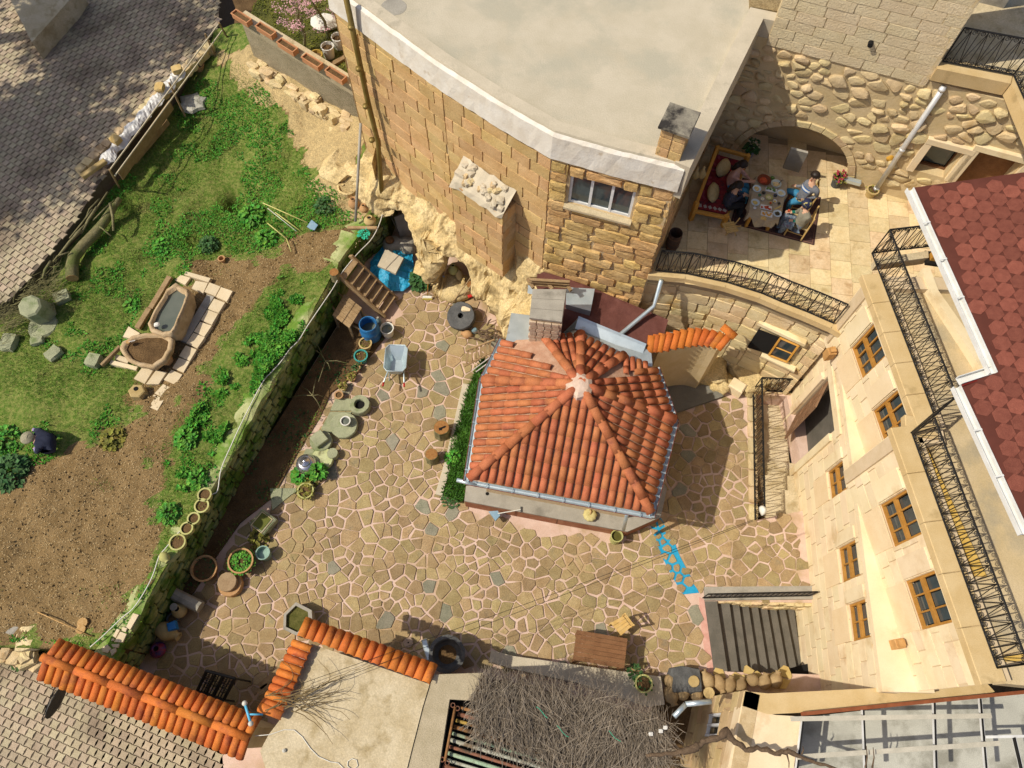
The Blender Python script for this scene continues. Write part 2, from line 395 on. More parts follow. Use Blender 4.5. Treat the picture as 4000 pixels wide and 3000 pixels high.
def wpt(A, B, s, z, out=0.):
    A, d, n, L = wall_axes(A, B); p = A + d * s + n * out; return Vector((p.x, p.y, z))
def wall_s(A, B, p):
    A, d, n, L = wall_axes(A, B); return (Vector((p[0], p[1])) - A).dot(d)

# ================================================================== ground, courtyard, stairwell and pit
g = MB(); g.quad((-160, -160, -1.75), (160, -160, -1.75), (160, 160, -1.75), (-160, 160, -1.75))
struct(g.build('ground', m_soil, origin=(0, 0, -1.75)))
def S(x, y, z=0): return P(2700 + x / 1.813, 2200 + y / 1.813, z)
hole_st = [S(182, 268)[:2], (8.32, 3.20), (8.30, 1.50), S(255, 768)[:2]]
PIT = [P(2950, 1540, 0)[:2], P(3104, 1540, 0)[:2], (8.02, 5.72), P(2960, 2030, 0)[:2]]
PIT = [PIT[0], (7.72, PIT[0][1] - .04), (7.99, 5.62), PIT[3]]
cy = [(-9.6, -.3), (-8.75, 1.4), (-7.15, 5.9), (-5.05, 10.9), (-4.9, 13.2), (-4.0, 15.6), (-1.2, 15.6), (.5, 13), (3, 12), (6.2, 11.5), (8.9, 9.6), (9.1, 1.02), (4.9, 1.04), (3.75, 1.02), (3.45, .55), (2.6, .8), (.3, 1.15), (-1.4, .6), (-1.6, -1.2), (-3, -1.4), (-9.3, -1.0)]
mb = MB(); mb.prism(cy, -1.7, 0, holes=[hole_st, PIT])
courtyard = struct(mb.build('courtyard', m_mortar))
KI = [V(-1.16, 5.42), V(1.0, 4.78), V(2.9, 4.62), V(4.05, 5.35), V(3.95, 7.0), V(3.6, 8.7), V(1.2, 10.2), V(-.2, 9.8), V(-.7, 7.9)]
bed_edge = [F(*p) for p in ((840, 720), (770, 810), (715, 850), (690, 905), (640, 985), (590, 1075), (520, 1130), (470, 1200), (420, 1280), (330, 1370), (255, 1420))]
BED = [p[:2] for p in bed_edge] + [(-8.9, 1.3), (-7.15, 5.9), (-5.0, 10.9)]
LAWN = [F(*p)[:2] for p in ((1050, 790), (1010, 870), (965, 1065), (1000, 1090), (1035, 880))]
ANNEX = [(-5.4, -.5), (-4.35, 1.85), (-1.6, 1.0), (-1.4, -.9)]
yard_poly = [F(*p)[:2] for p in ((865, 640), (840, 735), (775, 815), (715, 860), (640, 1000), (590, 1080), (520, 1150), (420, 1290), (330, 1400), (330, 1480), (420, 1580), (560, 1600), (660, 1400), (900, 1440), (1060, 1440), (1280, 1470), (1420, 1475), (1500, 1460), (1520, 1440), (1505, 1290), (1740, 1290), (1730, 1150), (1715, 1120), (1630, 1130), (1615, 900), (1585, 850), (1480, 890), (1440, 900), (1060, 700), (1010, 640), (920, 620))]
bpl = [W(2, 2, *q)[:2] for q in ((1195, 1195), (1285, 1158), (1340, 1245), (1400, 1360), (1450, 1490), (1540, 1659))] + [W(2, 3, *q)[:2] for q in ((1615, 145), (1475, 160))] + [W(2, 2, *q)[:2] for q in ((1380, 1659), (1300, 1500), (1240, 1400), (1215, 1300))]
def yard_ok(p): return not inside(p, bpl) and not inside(p, KI) and not inside(p, BED) and not inside(p, PIT) and not inside(p, hole_st) and not inside(p, LAWN)
cells = []
rg = random.Random(3)
for c in voronoi(yard_poly, .33, 11, yard_ok, var=.72):
    c = inset(c, rg.uniform(.005, .033))
    if c and abs(area(c)) > .006:
        c = soften(c, .07)
        cells.append([(x + rg.uniform(-.016, .016), y + rg.uniform(-.016, .016)) for x, y in c])
def pave_map(c, i):
    r = random.Random(i); return slab(c, -.03, .022 + r.uniform(-.006, .008), .010, (r.uniform(-.02, .02), r.uniform(-.02, .02)))
pieces_from(cells, courtyard, 'paving_stone', lambda i: m_pave2 if i % 9 == 4 else m_pave, pave_map, 'small_paving_stones', 300)
# stone flags along the stair top and kerb strips
for i, (a, b, c, d_) in enumerate([((95, 270), (180, 270), (255, 765), (160, 765))]):
    MB().prism([S(*q)[:2] for q in (a, b, c, d_)], -.1, .03).build('stair_flag', m_step, courtyard)
pinkk = mat('pink_mortar', (.52, .27, .21), (.60, .36, .29), sc=5, rough=.95, grain=.1)
MB().prism([S(*q)[:2] for q in ((55, 240), (92, 262), (160, 770), (120, 775), (75, 500))], -.02, .012).build('mortar_strip', pinkk, courtyard)

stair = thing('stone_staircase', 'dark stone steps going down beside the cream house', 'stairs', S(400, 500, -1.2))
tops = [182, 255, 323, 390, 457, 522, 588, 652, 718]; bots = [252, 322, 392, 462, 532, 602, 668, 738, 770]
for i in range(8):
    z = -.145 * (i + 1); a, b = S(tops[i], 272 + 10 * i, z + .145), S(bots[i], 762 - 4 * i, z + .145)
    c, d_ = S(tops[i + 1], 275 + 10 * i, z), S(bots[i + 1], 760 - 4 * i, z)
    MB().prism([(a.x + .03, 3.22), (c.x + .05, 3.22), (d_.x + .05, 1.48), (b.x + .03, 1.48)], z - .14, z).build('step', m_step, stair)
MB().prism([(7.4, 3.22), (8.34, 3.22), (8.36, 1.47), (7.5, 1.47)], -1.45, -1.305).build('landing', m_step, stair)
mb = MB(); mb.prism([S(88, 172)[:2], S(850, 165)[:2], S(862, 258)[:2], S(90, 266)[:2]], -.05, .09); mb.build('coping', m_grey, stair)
rub = [block_mesh('rubble', 90 + i, .2, .1, m_rub) for i in range(5)]
for i in range(26):
    s = i % 13; piece('rubble', rg.choice(rub), stair, (5.4 + .22 * s, 3.22 + rg.uniform(-.04, .02), -.15 - .32 * (i // 13) - .05 * s * (i // 13) * .4), None, (.26, .16, .26))
# flat yellow flags on the wall between the stairs and the jars
fl = [S(*q)[:2] for q in ((165, 770), (690, 738), (725, 872), (240, 880))]
for c in voronoi(fl, .24, 5):
    c = inset(c, .012)
    if c: vs, fs = slab(c, -.03, .035, .008); MB().add(vs, fs).build('flag', mat('yellow_flag', (.47, .33, .11), (.54, .40, .16), sc=4, rough=.9, rnd=.1, grain=.1) if 'yellow_flag' not in MATS else MATS['yellow_flag'], courtyard)
mb = MB(); mb.prism([S(695, 745, -.7)[:2], S(870, 700, -.7)[:2], S(910, 830, -.7)[:2], S(725, 870, -.7)[:2]], -1.0, -.7)
mb.build('floor_hatch', m_black, courtyard)

pit = thing('basement_steps', 'sunken stone steps with railing shadow beside the wooden door', 'stairs', (7.2, 7, -.8))
xl0, xl1 = PIT[0][0] - .02, PIT[3][0] - .02
ny = [W(3, 2, 100, y, z).y for y, z in ((1150, 0), (925, -.17), (800, -.34), (690, -.5))]
for i in range(4):
    y1 = ny[i]; y0 = ny[i + 1] if i < 3 else PIT[0][1] + .02; z = (-.17, -.34, -.5, -.66)[i]
    MB().prism([(xl0, y1 - .02), (8.05, y1 - .02), (8.05, y0 + .03), (xl0, y0 + .03)], z - .5, z).build('step' if i < 3 else 'landing', m_conc, pit)
# ================================================================== garden, rock, street
m_garden = mat('garden_earth', (.18, .115, .046), (.235, .155, .068), sc=3, rough=1, bump=1, bsc=16, grain=.4, gsc=38,
    mask=[('grass', ((.085, .145, .018), (.20, .215, .055))), ('rocky', ((.46, .34, .16), (.36, .27, .13)))])
def rbf(pts):
    p = np.array([q[:2] for q in pts]); z = np.array([q[2] for q in pts]); n = len(p)
    def ph(d2): return np.where(d2 > 1e-9, .5 * d2 * np.log(np.maximum(d2, 1e-9)), 0)
    K = ph(((p[:, None] - p[None]) ** 2).sum(-1)) + np.eye(n) * .02; A = np.zeros((n + 3, n + 3)); A[:n, :n] = K
    A[:n, n:] = np.c_[np.ones(n), p]; A[n:, :n] = A[:n, n:].T; w = np.linalg.solve(A, np.r_[z, 0, 0, 0])
    return lambda x, y: ph((np.asarray(x)[..., None] - p[:, 0]) ** 2 + (np.asarray(y)[..., None] - p[:, 1]) ** 2) @ w[:n] + w[n] + w[n + 1] * np.asarray(x) + w[n + 2] * np.asarray(y)
def vnoise(x, y, s, seed=0):
    x = np.asarray(x, float) * s; y = np.asarray(y, float) * s; xi, yi = np.floor(x).astype(int), np.floor(y).astype(int); fx, fy = x - xi, y - yi
    h = lambda a, b: np.modf(np.abs(np.sin(a * 127.1 + b * 311.7 + seed * 74.7) * 43758.5453))[0]
    fx, fy = fx * fx * (3 - 2 * fx), fy * fy * (3 - 2 * fy)
    return (h(xi, yi) * (1 - fx) + h(xi + 1, yi) * fx) * (1 - fy) + (h(xi, yi + 1) * (1 - fx) + h(xi + 1, yi + 1) * fx) * fy
gpts = [F(*p) for p in ((260, 1400, 1.4), (370, 1200, 1.4), (480, 1010, 1.4), (600, 800, 1.4), (705, 620, 1.4), (740, 540, 1.4), (790, 480, 1.4), (600, 560, 1.35), (500, 540, 1.3), (350, 480, 1.2), (300, 400, 1.1), (430, 280, 1.15), (520, 200, 1.5), (640, 300, 1.55), (690, 430, 1.45), (450, 110, 1.5), (620, 210, 2.1), (760, 300, 2.3), (540, 130, 2.1), (200, 560, 1.2), (100, 700, 1.25), (0, 850, 1.3), (200, 900, 1.35), (100, 1150, 1.3), (0, 1300, 1.2), (90, 1370, 1.15), (400, 700, 1.35), (300, 800, 1.35))]
gpts += [(-14, 6, 1.3), (-14, 12, 1.1), (-11, 20, 1.4), (-8, 19, 2.2), (-5, 17.5, 2.3), (-14, 2, 1.1), (-4, 14.5, 2.0)]
gz0 = rbf(gpts)
def gz(x, y): return gz0(x, y) + (vnoise(x, y, 1.3, 1) - .5) * .16 + (vnoise(x, y, 3.7, 2) - .5) * .09 + (vnoise(x, y, 9., 3) - .5) * .04
wall_line = [(-9.6, -.8), (-8.70, 1.58), (-7.15, 5.9), (-5.2, 11.15), (-4.95, 12.0), (-4.55, 12.9), (-3.85, 13.75), (-3.7, 14.3), (-3.7, 20)]
def xr(y): return np.interp(y, [p[1] for p in wall_line], [p[0] for p in wall_line])
path_poly = [F(*p, 1.4)[:2] for p in ((-80, 1040), (60, 1010), (160, 980), (240, 930), (290, 870), (330, 740), (410, 600), (420, 560), (560, 540), (660, 500), (780, 470), (800, 500), (735, 560), (700, 580), (610, 590), (560, 640), (470, 760), (420, 850), (350, 960), (345, 1100), (350, 1180), (300, 1290), (200, 1390), (60, 1380), (-80, 1350))]
rock_poly = [F(*p, 1.8)[:2] for p in ((470, 100), (540, 120), (700, 190), (780, 280), (800, 450), (740, 440), (668, 390), (660, 320), (600, 240), (530, 180))]
ys = np.linspace(1.55, 20.5, 190); ts = np.linspace(0, 1, 112) ** 1.15
X = np.array([[xr(y) - t * 11 for t in ts] for y in ys]); Y = np.repeat(ys[:, None], len(ts), 1); Z = gz(X, Y)
for px, py, rr, dp in ((500, 425, .3, .8), (420, 490, .4, .3), (398, 512, .28, .6), (330, 560, .3, .15), (270, 430, .4, .2), (480, 300, .35, .18)):
    q = F(px, py, 1.3); Z -= dp * np.exp(-((X - q.x) ** 2 + (Y - q.y) ** 2 * 1.4) / (rr * rr))
vs = np.c_[X.ravel(), Y.ravel(), Z.ravel()].tolist(); nt_ = len(ts)
fs = [(i * nt_ + j, i * nt_ + j + 1, (i + 1) * nt_ + j + 1, (i + 1) * nt_ + j) for i in range(len(ys) - 1) for j in range(nt_ - 1)]
fs = [f[::-1] for f in fs]
k = len(vs)                                                          # skirts under the two free edges
vs += [(X[i, 0], Y[i, 0], -1.2) for i in range(len(ys))] + [(X[0, j], Y[0, j], -1.2) for j in range(nt_)]
fs += [(i * nt_, (i + 1) * nt_, k + i + 1, k + i) for i in range(len(ys) - 1)]
k2 = k + len(ys); fs += [(j, j + 1, k2 + j + 1, k2 + j)[::-1] for j in range(nt_ - 1)]
mb = MB().add(vs, fs); garden = struct(mb.build('garden', m_garden, smooth=True))
def soft_in(px, py, poly): return 1.0 if inside((px, py), poly) else 0.0
gr = []; rk = []
for v in vs:
    jx = v[0] + (float(vnoise(v[0], v[1], 2.2, 51)) - .5) * .9 + (float(vnoise(v[0], v[1], 6, 52)) - .5) * .3; jy = v[1] + (float(vnoise(v[0], v[1], 2.2, 53)) - .5) * .9
    r = soft_in(jx, jy, rock_poly); p = soft_in(jx, jy, path_poly); gr.append(0 if r or p else 1); rk.append(r * .8)
for nm, a in (('grass', gr), ('rocky', rk)):
    at = garden.data.attributes.new(nm, 'FLOAT', 'POINT'); at.data.foreach_set('value', a)
bedm = MB(); bedm.prism([tuple(p) for p in BED], -.05, lambda x, y: .05 + .03 * math.sin(x * 5) * math.cos(y * 4)); struct(bedm.build('planting_bed', m_soil))
gw = thing('garden_retaining_wall', 'long mossy dry stone wall holding up the garden', 'wall', (-7, 6, 0))
m_cap = mat('wall_cap_plaster', (.33, .35, .14), (.42, .43, .21), sc=3, rough=.95, bump=.6, bsc=12, grain=.2, c3=(.13, .23, .03), sc3=1.3, t3=.5)
for i in range(0, 6):
    A, B = wall_line[i], wall_line[i + 1]
    if B[1] < 1: continue
    if A[1] < 1.3: A = (A[0] + (B[0] - A[0]) * .75, A[1] + (B[1] - A[1]) * .75)
    stone_wall(gw, 'stone', A, B, 0.02, 1.33, m_moss, (.17, .26), (.22, .5), .22, .02, 40 + i, jit=.10, rnd=.22, proud=.05, protr=.03)
    A_, d_, n_, L_ = wall_axes(A, B); mbw = MB(); c = A_ + d_ * L_ / 2 - n_ * .1
    mbw.box((c.x, c.y, .66), (L_, .2, 1.3), math.atan2(d_.y, d_.x)); mbw.build('core', m_soil, gw)
    n = max(2, int(L_ / .28)); top = []; rgc = random.Random(i)
    vs_, fs_ = [], []
    for j in range(n + 1):
        p = A_ + d_ * (L_ * j / n); w0 = rgc.uniform(.02, .09); w1 = rgc.uniform(.36, .55)
        for q, z in ((p + n_ * w0, 1.27), (p + n_ * (w0 - .03), 1.40 + rgc.uniform(-.02, .03)), (p - n_ * .12, 1.43 + rgc.uniform(-.02, .03)), (p - n_ * w1, 1.38 + rgc.uniform(-.02, .03)), (p - n_ * (w1 + .05), 1.1)): vs_.append((q.x, q.y, z))
    for j in range(n):
        for k_ in range(4): fs_.append((j * 5 + k_, (j + 1) * 5 + k_, (j + 1) * 5 + k_ + 1, j * 5 + k_ + 1))
    MB().add(vs_, fs_).build('cap', m_cap, gw)
cols = [((700, 300, 1.9), (682, 340, 1.75), (655, 350, 1.35)), ((770, 320, 2.1), (725, 370, 1.8), (690, 402, 1.25)), ((832, 350, 2.5), (795, 390, 2.0), (745, 442, 1.2)), ((845, 366, 2.5), (828, 420, 1.9), (800, 468, 1.2)),
    ((860, 386, 2.42), (848, 420, 1.9), (835, 463, 1.35)), ((880, 402, 2.37), (872, 425, 1.95), (865, 444, 1.6)), ((915, 420, 2.6), (905, 452, 2.05), (887, 462, 1.6)), ((940, 432, 2.8), (920, 482, 1.95), (905, 507, 1.45)),
    ((955, 440, 2.88), (930, 505, 1.7), (912, 562, .8)), ((965, 447, 2.9), (937, 518, 1.6), (916, 618, -.05)), ((975, 455, 2.85), (948, 520, 1.7), (923, 602, .5)), ((985, 465, 2.8), (960, 515, 1.9), (930, 557, 1.2)),
    ((1000, 482, 2.7), (985, 520, 2.0), (955, 539, 1.55)), ((1030, 505, 2.7), (1010, 540, 2.0), (990, 553, 1.55)), ((1060, 525, 2.7), (1040, 570, 1.9), (1012, 593, 1.2)), ((1080, 538, 2.7), (1060, 600, 1.6), (1027, 641, .5)),
    ((1100, 548, 2.7), (1075, 620, 1.45), (1042, 660, -.1)), ((1120, 552, 2.9), (1090, 632, 1.5), (1062, 697, -.1)), ((1150, 556, 3.35), (1120, 632, 1.9), (1082, 724, -.1)), ((1165, 560, 3.4), (1140, 632, 2.2), (1103, 702, .8)), ((1180, 580, 3.1), (1155, 622, 2.5), (1130, 684, 1.8))]
C3 = np.array([[tuple(F(*p)) for p in c] for c in cols])            # columns x 3 x xyz
C3[3:, 0, :2] += np.array([.14, .16])
C3 = np.concatenate([C3[:, :1] + np.array([.15, .35, .15]), C3], 1)
def catmull(P4, t):
    a, b, c, d = P4; return .5 * (2 * b + (c - a) * t + (2 * a - 5 * b + 4 * c - d) * t * t + (3 * b - a - 3 * c + d) * t ** 3)
def resample(A, n):
    m = len(A); out = []
    for i in range(m - 1):
        for k in range(n):
            out.append(catmull((A[max(i - 1, 0)], A[i], A[i + 1], A[min(i + 2, m - 1)]), k / n))
    out.append(A[-1]); return np.array(out)
G = resample(C3, 7); G = np.swapaxes(resample(np.swapaxes(G, 0, 1), 12), 0, 1)
nu, nv = G.shape[:2]; du = np.gradient(G, axis=0); dv = np.gradient(G, axis=1); NN = np.cross(dv, du); NN /= np.linalg.norm(NN, axis=2, keepdims=True) + 1e-9
NN *= np.where(NN[..., 1:2] > .3, -1, 1)
s1 = G[..., 0] * .8 - G[..., 1] * .6; s2 = G[..., 2]
nz = (vnoise(s1, s2, 1.2, 9) - .5) * .42 + (vnoise(s1, s2, 2.9, 8) - .5) * .24 + (vnoise(s1, s2 * .5, 6.5, 7) - .5) * .11 + (vnoise(s1, s2, 14, 6) - .5) * .07 + np.minimum(0, vnoise(s1 * .6, s2 * 2.2, 3.3, 4) - .30) * .5
G = G + NN * (nz * np.clip(np.linspace(0, 1, nv) * 6, 0, 1)[None])[..., None]
hc = np.array(F(748, 398, 1.85)); mbx = MB(); fsx = []
for i in range(nu - 1):
    for j in range(nv - 1):
        c = G[i:i + 2, j:j + 2].reshape(4, 3).mean(0)
        if np.hypot(c[0] - hc[0], c[1] - hc[1]) < .2 and abs(c[2] - hc[2]) < .5: continue
        fsx.append((i * nv + j, (i + 1) * nv + j, (i + 1) * nv + j + 1, i * nv + j + 1))
mbx.add(G.reshape(-1, 3).tolist(), fsx); rock = struct(mbx.build('rock_outcrop', m_tuff))
bmx = bmesh.new(); bmx.from_mesh(rock.data); bmesh.ops.recalc_face_normals(bmx, faces=bmx.faces)
if sum(f.normal.z for f in bmx.faces) < 0: bmesh.ops.reverse_faces(bmx, faces=bmx.faces)
bmx.to_mesh(rock.data); bmx.free()
hp_ = min(G.reshape(-1, 3).tolist(), key=lambda g_: (g_[0] - hc[0]) ** 2 + (g_[1] - hc[1]) ** 2)
hb = MB(); hb.lathe([(.30, -.12), (.29, .05), (.24, .075), (.215, .03), (.21, -.4), (.001, -.41)], (hc[0], hc[1], hp_[2] + .03), 22, jit=.05); hb.build('well_rim', m_tuff, rock)
hb = MB(); hb.lathe([(.001, -.20), (.212, -.20), (.001, -.195)], (hc[0], hc[1], hp_[2] + .03), 18); hb.build('well_dark', m_black, rock)  # black disc put in as the darkness down the hole
md = rock.modifiers.new('thick', 'SOLIDIFY'); md.thickness = .3; md.offset = -1; md.use_rim = True
# inside walls of the caves
mb = MB(); pl = [(-4.0, 14.2), (-3.9, 15.4), (-2.9, 15.6), (-2.3, 14.6), (-2.0, 13.4), (-1.2, 13.2), (-.6, 12.5), (-.4, 11.4)]
for i in range(len(pl) - 1):
    for j in range(4):
        z0_, z1_ = j * .75 - .05, (j + 1) * .75 - .05; a, b = pl[i], pl[i + 1]; mb.quad((*a, z0_), (*b, z0_), (*b, z1_), (*a, z1_))
struct(mb.build('cave_wall', m_tuff))
paver = [(-.48, -.5), (-.2, -.42), (.2, -.42), (.48, -.5), (.38, 0), (.48, .5), (.2, .42), (-.2, .42), (-.48, .5), (-.38, 0)]
def pave_street(parent, poly, ang, px, py, zf, seed, keepview=True):
    ca, sa = math.cos(ang), math.sin(ang); vs_, fs_ = slab([(x * px * 1.0, y * py) for x, y in paver], -.03, .0, .008)
    me = bpy.data.meshes.new('paver'); me.from_pydata(vs_, [], fs_); me.materials.append(m_paver)
    xs = [p[0] for p in poly]; ys_ = [p[1] for p in poly]; cx, cy_ = sum(xs) / len(xs), sum(ys_) / len(ys_); rr = max(math.hypot(x - cx, y - cy_) for x, y in poly)
    spots = []; rgp = random.Random(seed)
    ni, nj = int(rr / px) + 1, int(rr / py) + 1
    for j in range(-nj, nj):
        for i in range(-ni, ni):
            a, b = (i + .5 * (j % 2)) * px, j * py * .955; x, y = cx + a * ca - b * sa, cy_ + a * sa + b * ca
            if inside((x, y), poly): spots.append((x, y))
    def size(p):
        q = Vector((p[0], p[1], zf(*p) - CAMH)); D = q.dot(Vector(FWD)); u = FPX * q.dot(Vector(RT)) / D; v_ = FPX * q.dot(Vector(DN)) / D
        return (abs(u) < 1960 and abs(v_) < 1460, -D)
    spots.sort(key=lambda p: size(p), reverse=True); rest = MB()
    for k_, (x, y) in enumerate(spots):
        z = zf(x, y) + .02 + rgp.uniform(-.006, .006); M = Matrix.Rotation(ang + rgp.uniform(-.03, .03), 3, 'Z') @ Matrix.Rotation(rgp.uniform(-.025, .025), 3, 'X')
        if k_ < 300: piece('paver', me, parent, (x, y, z), M)
        else: rest.add([Vector((x, y, z)) + M @ Vector(p) for p in vs_], fs_)
    if rest.f: rest.build('far_pavers', m_paver, parent, kind='stuff')
up = [F(*p, 1.62)[:2] for p in ((-120, 700), (-160, -80), (480, -60), (470, 60), (445, 90), (330, 240), (215, 395), (160, 480), (85, 575), (20, 650))]
mb = MB(); mb.prism(up, .2, 1.615)
street = struct(mb.build('street', m_gap))
d1 = W(0, 1, 0, 560, 1.62); d2 = W(0, 1, 330, 770, 1.62); ang = math.atan2(d2.y - d1.y, d2.x - d1.x)
pave_street(street, up, ang, .21, .20, lambda x, y: 1.615, 4)
lo = [F(*p, 0)[:2] for p in ((-60, 1410), (60, 1425), (90, 1440), (330, 1560), (480, 1625), (485, 1700), (470, 1760), (-150, 1760), (-150, 1450))]
mb = MB(); mb.prism(lo, -.6, 0.); lane = struct(mb.build('lane', m_gap))
d1 = W(0, 3, 0, 800, 0); d2 = W(0, 3, 1200, 1330, 0); ang = math.atan2(d2.y - d1.y, d2.x - d1.x)
pave_street(lane, lo, ang, .205, .19, lambda x, y: 0., 6)
# ================================================================== the flat-roofed stone house
L = [V(-4.31, 15.08), V(-1.68, 12.71), V(.69, 10.95), V(3.25, 10.20), V(4.99, 14.29)]
house = thing('stone_house', 'large ochre stone block house with a pale flat roof', 'house', (0, 13.5, 2.5))
# openings along the short south wall
def opening(A, B, pix): 
    q = [onwall(p, A, B) for p in pix]; s_ = [wall_s(A, B, p) for p in q]; z_ = [p.z for p in q]; return (min(s_), max(s_), min(z_), max(z_))
win_h = (.45, 1.88, 5.83, 6.77)
for i, (A, B, z0, hol) in enumerate(((L[0], L[1], 1.6, ()), (L[1], L[2], 2.2, ()), (L[2], L[3], 1.8, (win_h,)), (L[3], L[4], 3.5, ()))):
    wall_body(house, 'wall', A, B, z0, 7.22, .35, m_joint, .03, hol)
stone_wall(house, 'stone_block', L[0], L[1], 2.1, 7.2, m_house, (.34, .40), (.46, .9), .16, .016, 21, jit=.025, rnd=.045, protr=.008)
stone_wall(house, 'stone_block', L[1], L[2], 2.3, 7.2, m_house, (.34, .40), (.46, .9), .16, .016, 22, jit=.025, rnd=.045, protr=.008)
m_rough = mat('rough_house_stone', (.53, .33, .12), (.60, .41, .18), sc=2.5, rough=.95, bump=.9, bsc=14, rnd=.14, hue=.012, grain=.18, c3=(.40, .25, .09), sc3=2, t3=.6)
stone_wall(house, 'rough_block', L[2], L[3], 2.3, 7.2, m_rough, (.24, .40), (.36, .85), .2, .03, 23, holes=((win_h[0] - .04, win_h[1] + .04, win_h[2] - .06, win_h[3] + .05),), jit=.085, rnd=.16, proud=.03, protr=.035, variants=8)
stone_wall(house, 'stone_block', L[3], L[4], 3.85, 7.1, m_house, (.34, .40), (.46, .9), .16, .016, 24, jit=.05, rnd=.1, protr=.02)
# window
wr = MB(); A_, d_, n_, _l = wall_axes(L[2], L[3]); ang = math.atan2(d_.y, d_.x)
wroot = MB(); c = wpt(L[2], L[3], (win_h[0] + win_h[1]) / 2, (win_h[2] + win_h[3]) / 2, -.30); wroot.box(c, (win_h[1] - win_h[0], .04, win_h[3] - win_h[2]), ang); win = wroot.build('window', m_black, house)
m_pvc = mat('white_frame', (.72, .72, .70), rough=.4, grain=.04)
wd, ht = win_h[1] - win_h[0], win_h[3] - win_h[2]
fr = MB()
for sx in (0, 1 / 3, 2 / 3, 1): fr.box(wpt(L[2], L[3], win_h[0] + .03 + sx * (wd - .06), win_h[2] + ht / 2, -.10), (.06, .06, ht - .002), ang)
for zz in (.03, ht - .03): fr.box(wpt(L[2], L[3], win_h[0] + wd / 2, win_h[2] + zz, -.104), (wd - .004, .05, .06), ang)
fr.build('frame', m_pvc, win)
for k in range(3):
    MB().box(wpt(L[2], L[3], win_h[0] + .03 + (k + .5) * (wd - .06) / 3, win_h[2] + ht / 2, -.12), ((wd - .06) / 3 - .06, .012, ht - .1), ang).build('pane', m_glass, win)
MB().box(wpt(L[2], L[3], win_h[0] + wd / 2, win_h[2] - .035, .03), (wd + .12, .16, .06), ang).build('sill', m_conc, win)
# whitewashed skirt under the roof edge, kerb and roof
def off_line(pts, d):
    o = []
    for i, p in enumerate(pts):
        a = pts[max(i - 1, 0)]; b = pts[min(i + 1, len(pts) - 1)]; t = (b - a).normalized(); o.append(p + V(t.y, -t.x) * d)
    return o
south = [V(-4.37, 15.10), V(-2.95, 13.83), L[1], V(-.45, 11.75), L[2], V(1.93, 10.54), V(3.27, 10.17)]
e_in, e_top, e_out, e_low = off_line(south, -.34), off_line(south, -.04), off_line(south, .10), off_line(south, .05)
def strip(name, rows, m, parent, sm=False, cuts=10, jit=0):
    mbs = MB(); vs = []; n = None; rgj = random.Random(len(name))
    for r in rows:
        line = []
        for i in range(len(r) - 1):
            for k in range(cuts): line.append(r[i].lerp(r[i + 1], k / cuts))
        line.append(r[-1]); n = len(line); vs += [p + V(rgj.uniform(-jit, jit), rgj.uniform(-jit, jit), rgj.uniform(-jit, jit)) for p in line]
    fs = [(j * n + i, j * n + i + 1, (j + 1) * n + i + 1, (j + 1) * n + i)[::-1] for j in range(len(rows) - 1) for i in range(n - 1)]
    return mbs.add(vs, fs).build(name, m, parent, smooth=sm)
z3 = lambda l, z: [V(p.x, p.y, z) for p in l]
strip('plaster_skirt', [z3(off_line(south, -.07), 7.86), z3(off_line(south, .0), 7.80), z3(off_line(south, .02), 7.5), z3(off_line(south, .04), 7.20), z3(off_line(south, -.02), 7.15)], m_white, house, False, jit=.008)
MB().lathe([(.26, 0), (.25, .004)], W(1, 0, 1190, 60, 7.802), 18, sx=1.1).build('drain_stain', m_grey, house)
strip('roof_kerb', [z3(e_in, 7.80), z3(e_in, 7.90), z3(off_line(south, -.10), 7.89), z3(off_line(south, -.075), 7.82)], m_kerb, house)
roofpoly = [tuple(p) for p in [V(-5.2, 21)] + off_line(south, -.08) + [V(5.12, 14.31), V(5.38, 15.2), V(5.55, 21)]]
MB().prism(roofpoly, 7.2, 7.80).build('roof', m_roofc, house)
par = [V(3.08, 10.29), V(3.36, 10.15), V(5.24, 14.26), V(5.61, 14.16), V(5.65, 14.42), V(4.99, 14.6)]
MB().prism([tuple(p) for p in par], 6.96, 7.93).build('parapet', m_kerb, house)
MB().prism([(5.01, 14.68), (6.1, 14.45), (6.3, 20.4), (5.4, 20.4)], 7.4, 7.88).build('gravel_roof', m_gravel, house)
mb = MB(); mb.box((-4.42, 17.7, 4.7), (.4, 5.0, 4.9), R(6)); mb.build('wall', m_house, house)
MB().prism([tuple(p) for p in [V(-3.9, 15.4), V(-1.5, 13.2), V(.8, 11.5), V(3.1, 10.75), V(4.6, 14.3), V(5.0, 20), V(-4.5, 20)]], 2.4, 7.19).build('interior', m_black, house)
# buttress against the long wall
A, B = L[1], L[2]; s0, s1 = wall_s(A, B, (-1.27, 12.41)), wall_s(A, B, (-.02, 11.47))
but = thing('stone_buttress', 'blocky stone buttress with a rubble-topped slope against the house', 'buttress', wpt(A, B, (s0 + s1) / 2, 2.6, .3))
wall_body(but, 'core', wpt(A, B, s0, 0, .50), wpt(A, B, s1, 0, .50), 2.3, 4.95, .48, m_joint, .03)
stone_wall(but, 'stone_block', wpt(A, B, s0, 0, .52), wpt(A, B, s1, 0, .52), 2.3, 5.0, m_house, (.3, .36), (.4, .7), .16, .016, 31, jit=.025, rnd=.045, protr=.008)
stone_wall(but, 'stone_block', wpt(A, B, s1, 0, .52), wpt(A, B, s1, 0, 0.), 2.3, 5.0, m_house, (.3, .36), (.3, .5), .16, .016, 32, jit=.025, rnd=.045, protr=.008)
stone_wall(but, 'stone_block', wpt(A, B, s0, 0, .0), wpt(A, B, s0, 0, .52), 2.3, 5.0, m_house, (.3, .36), (.3, .5), .16, .016, 33, jit=.025, rnd=.045, protr=.008)
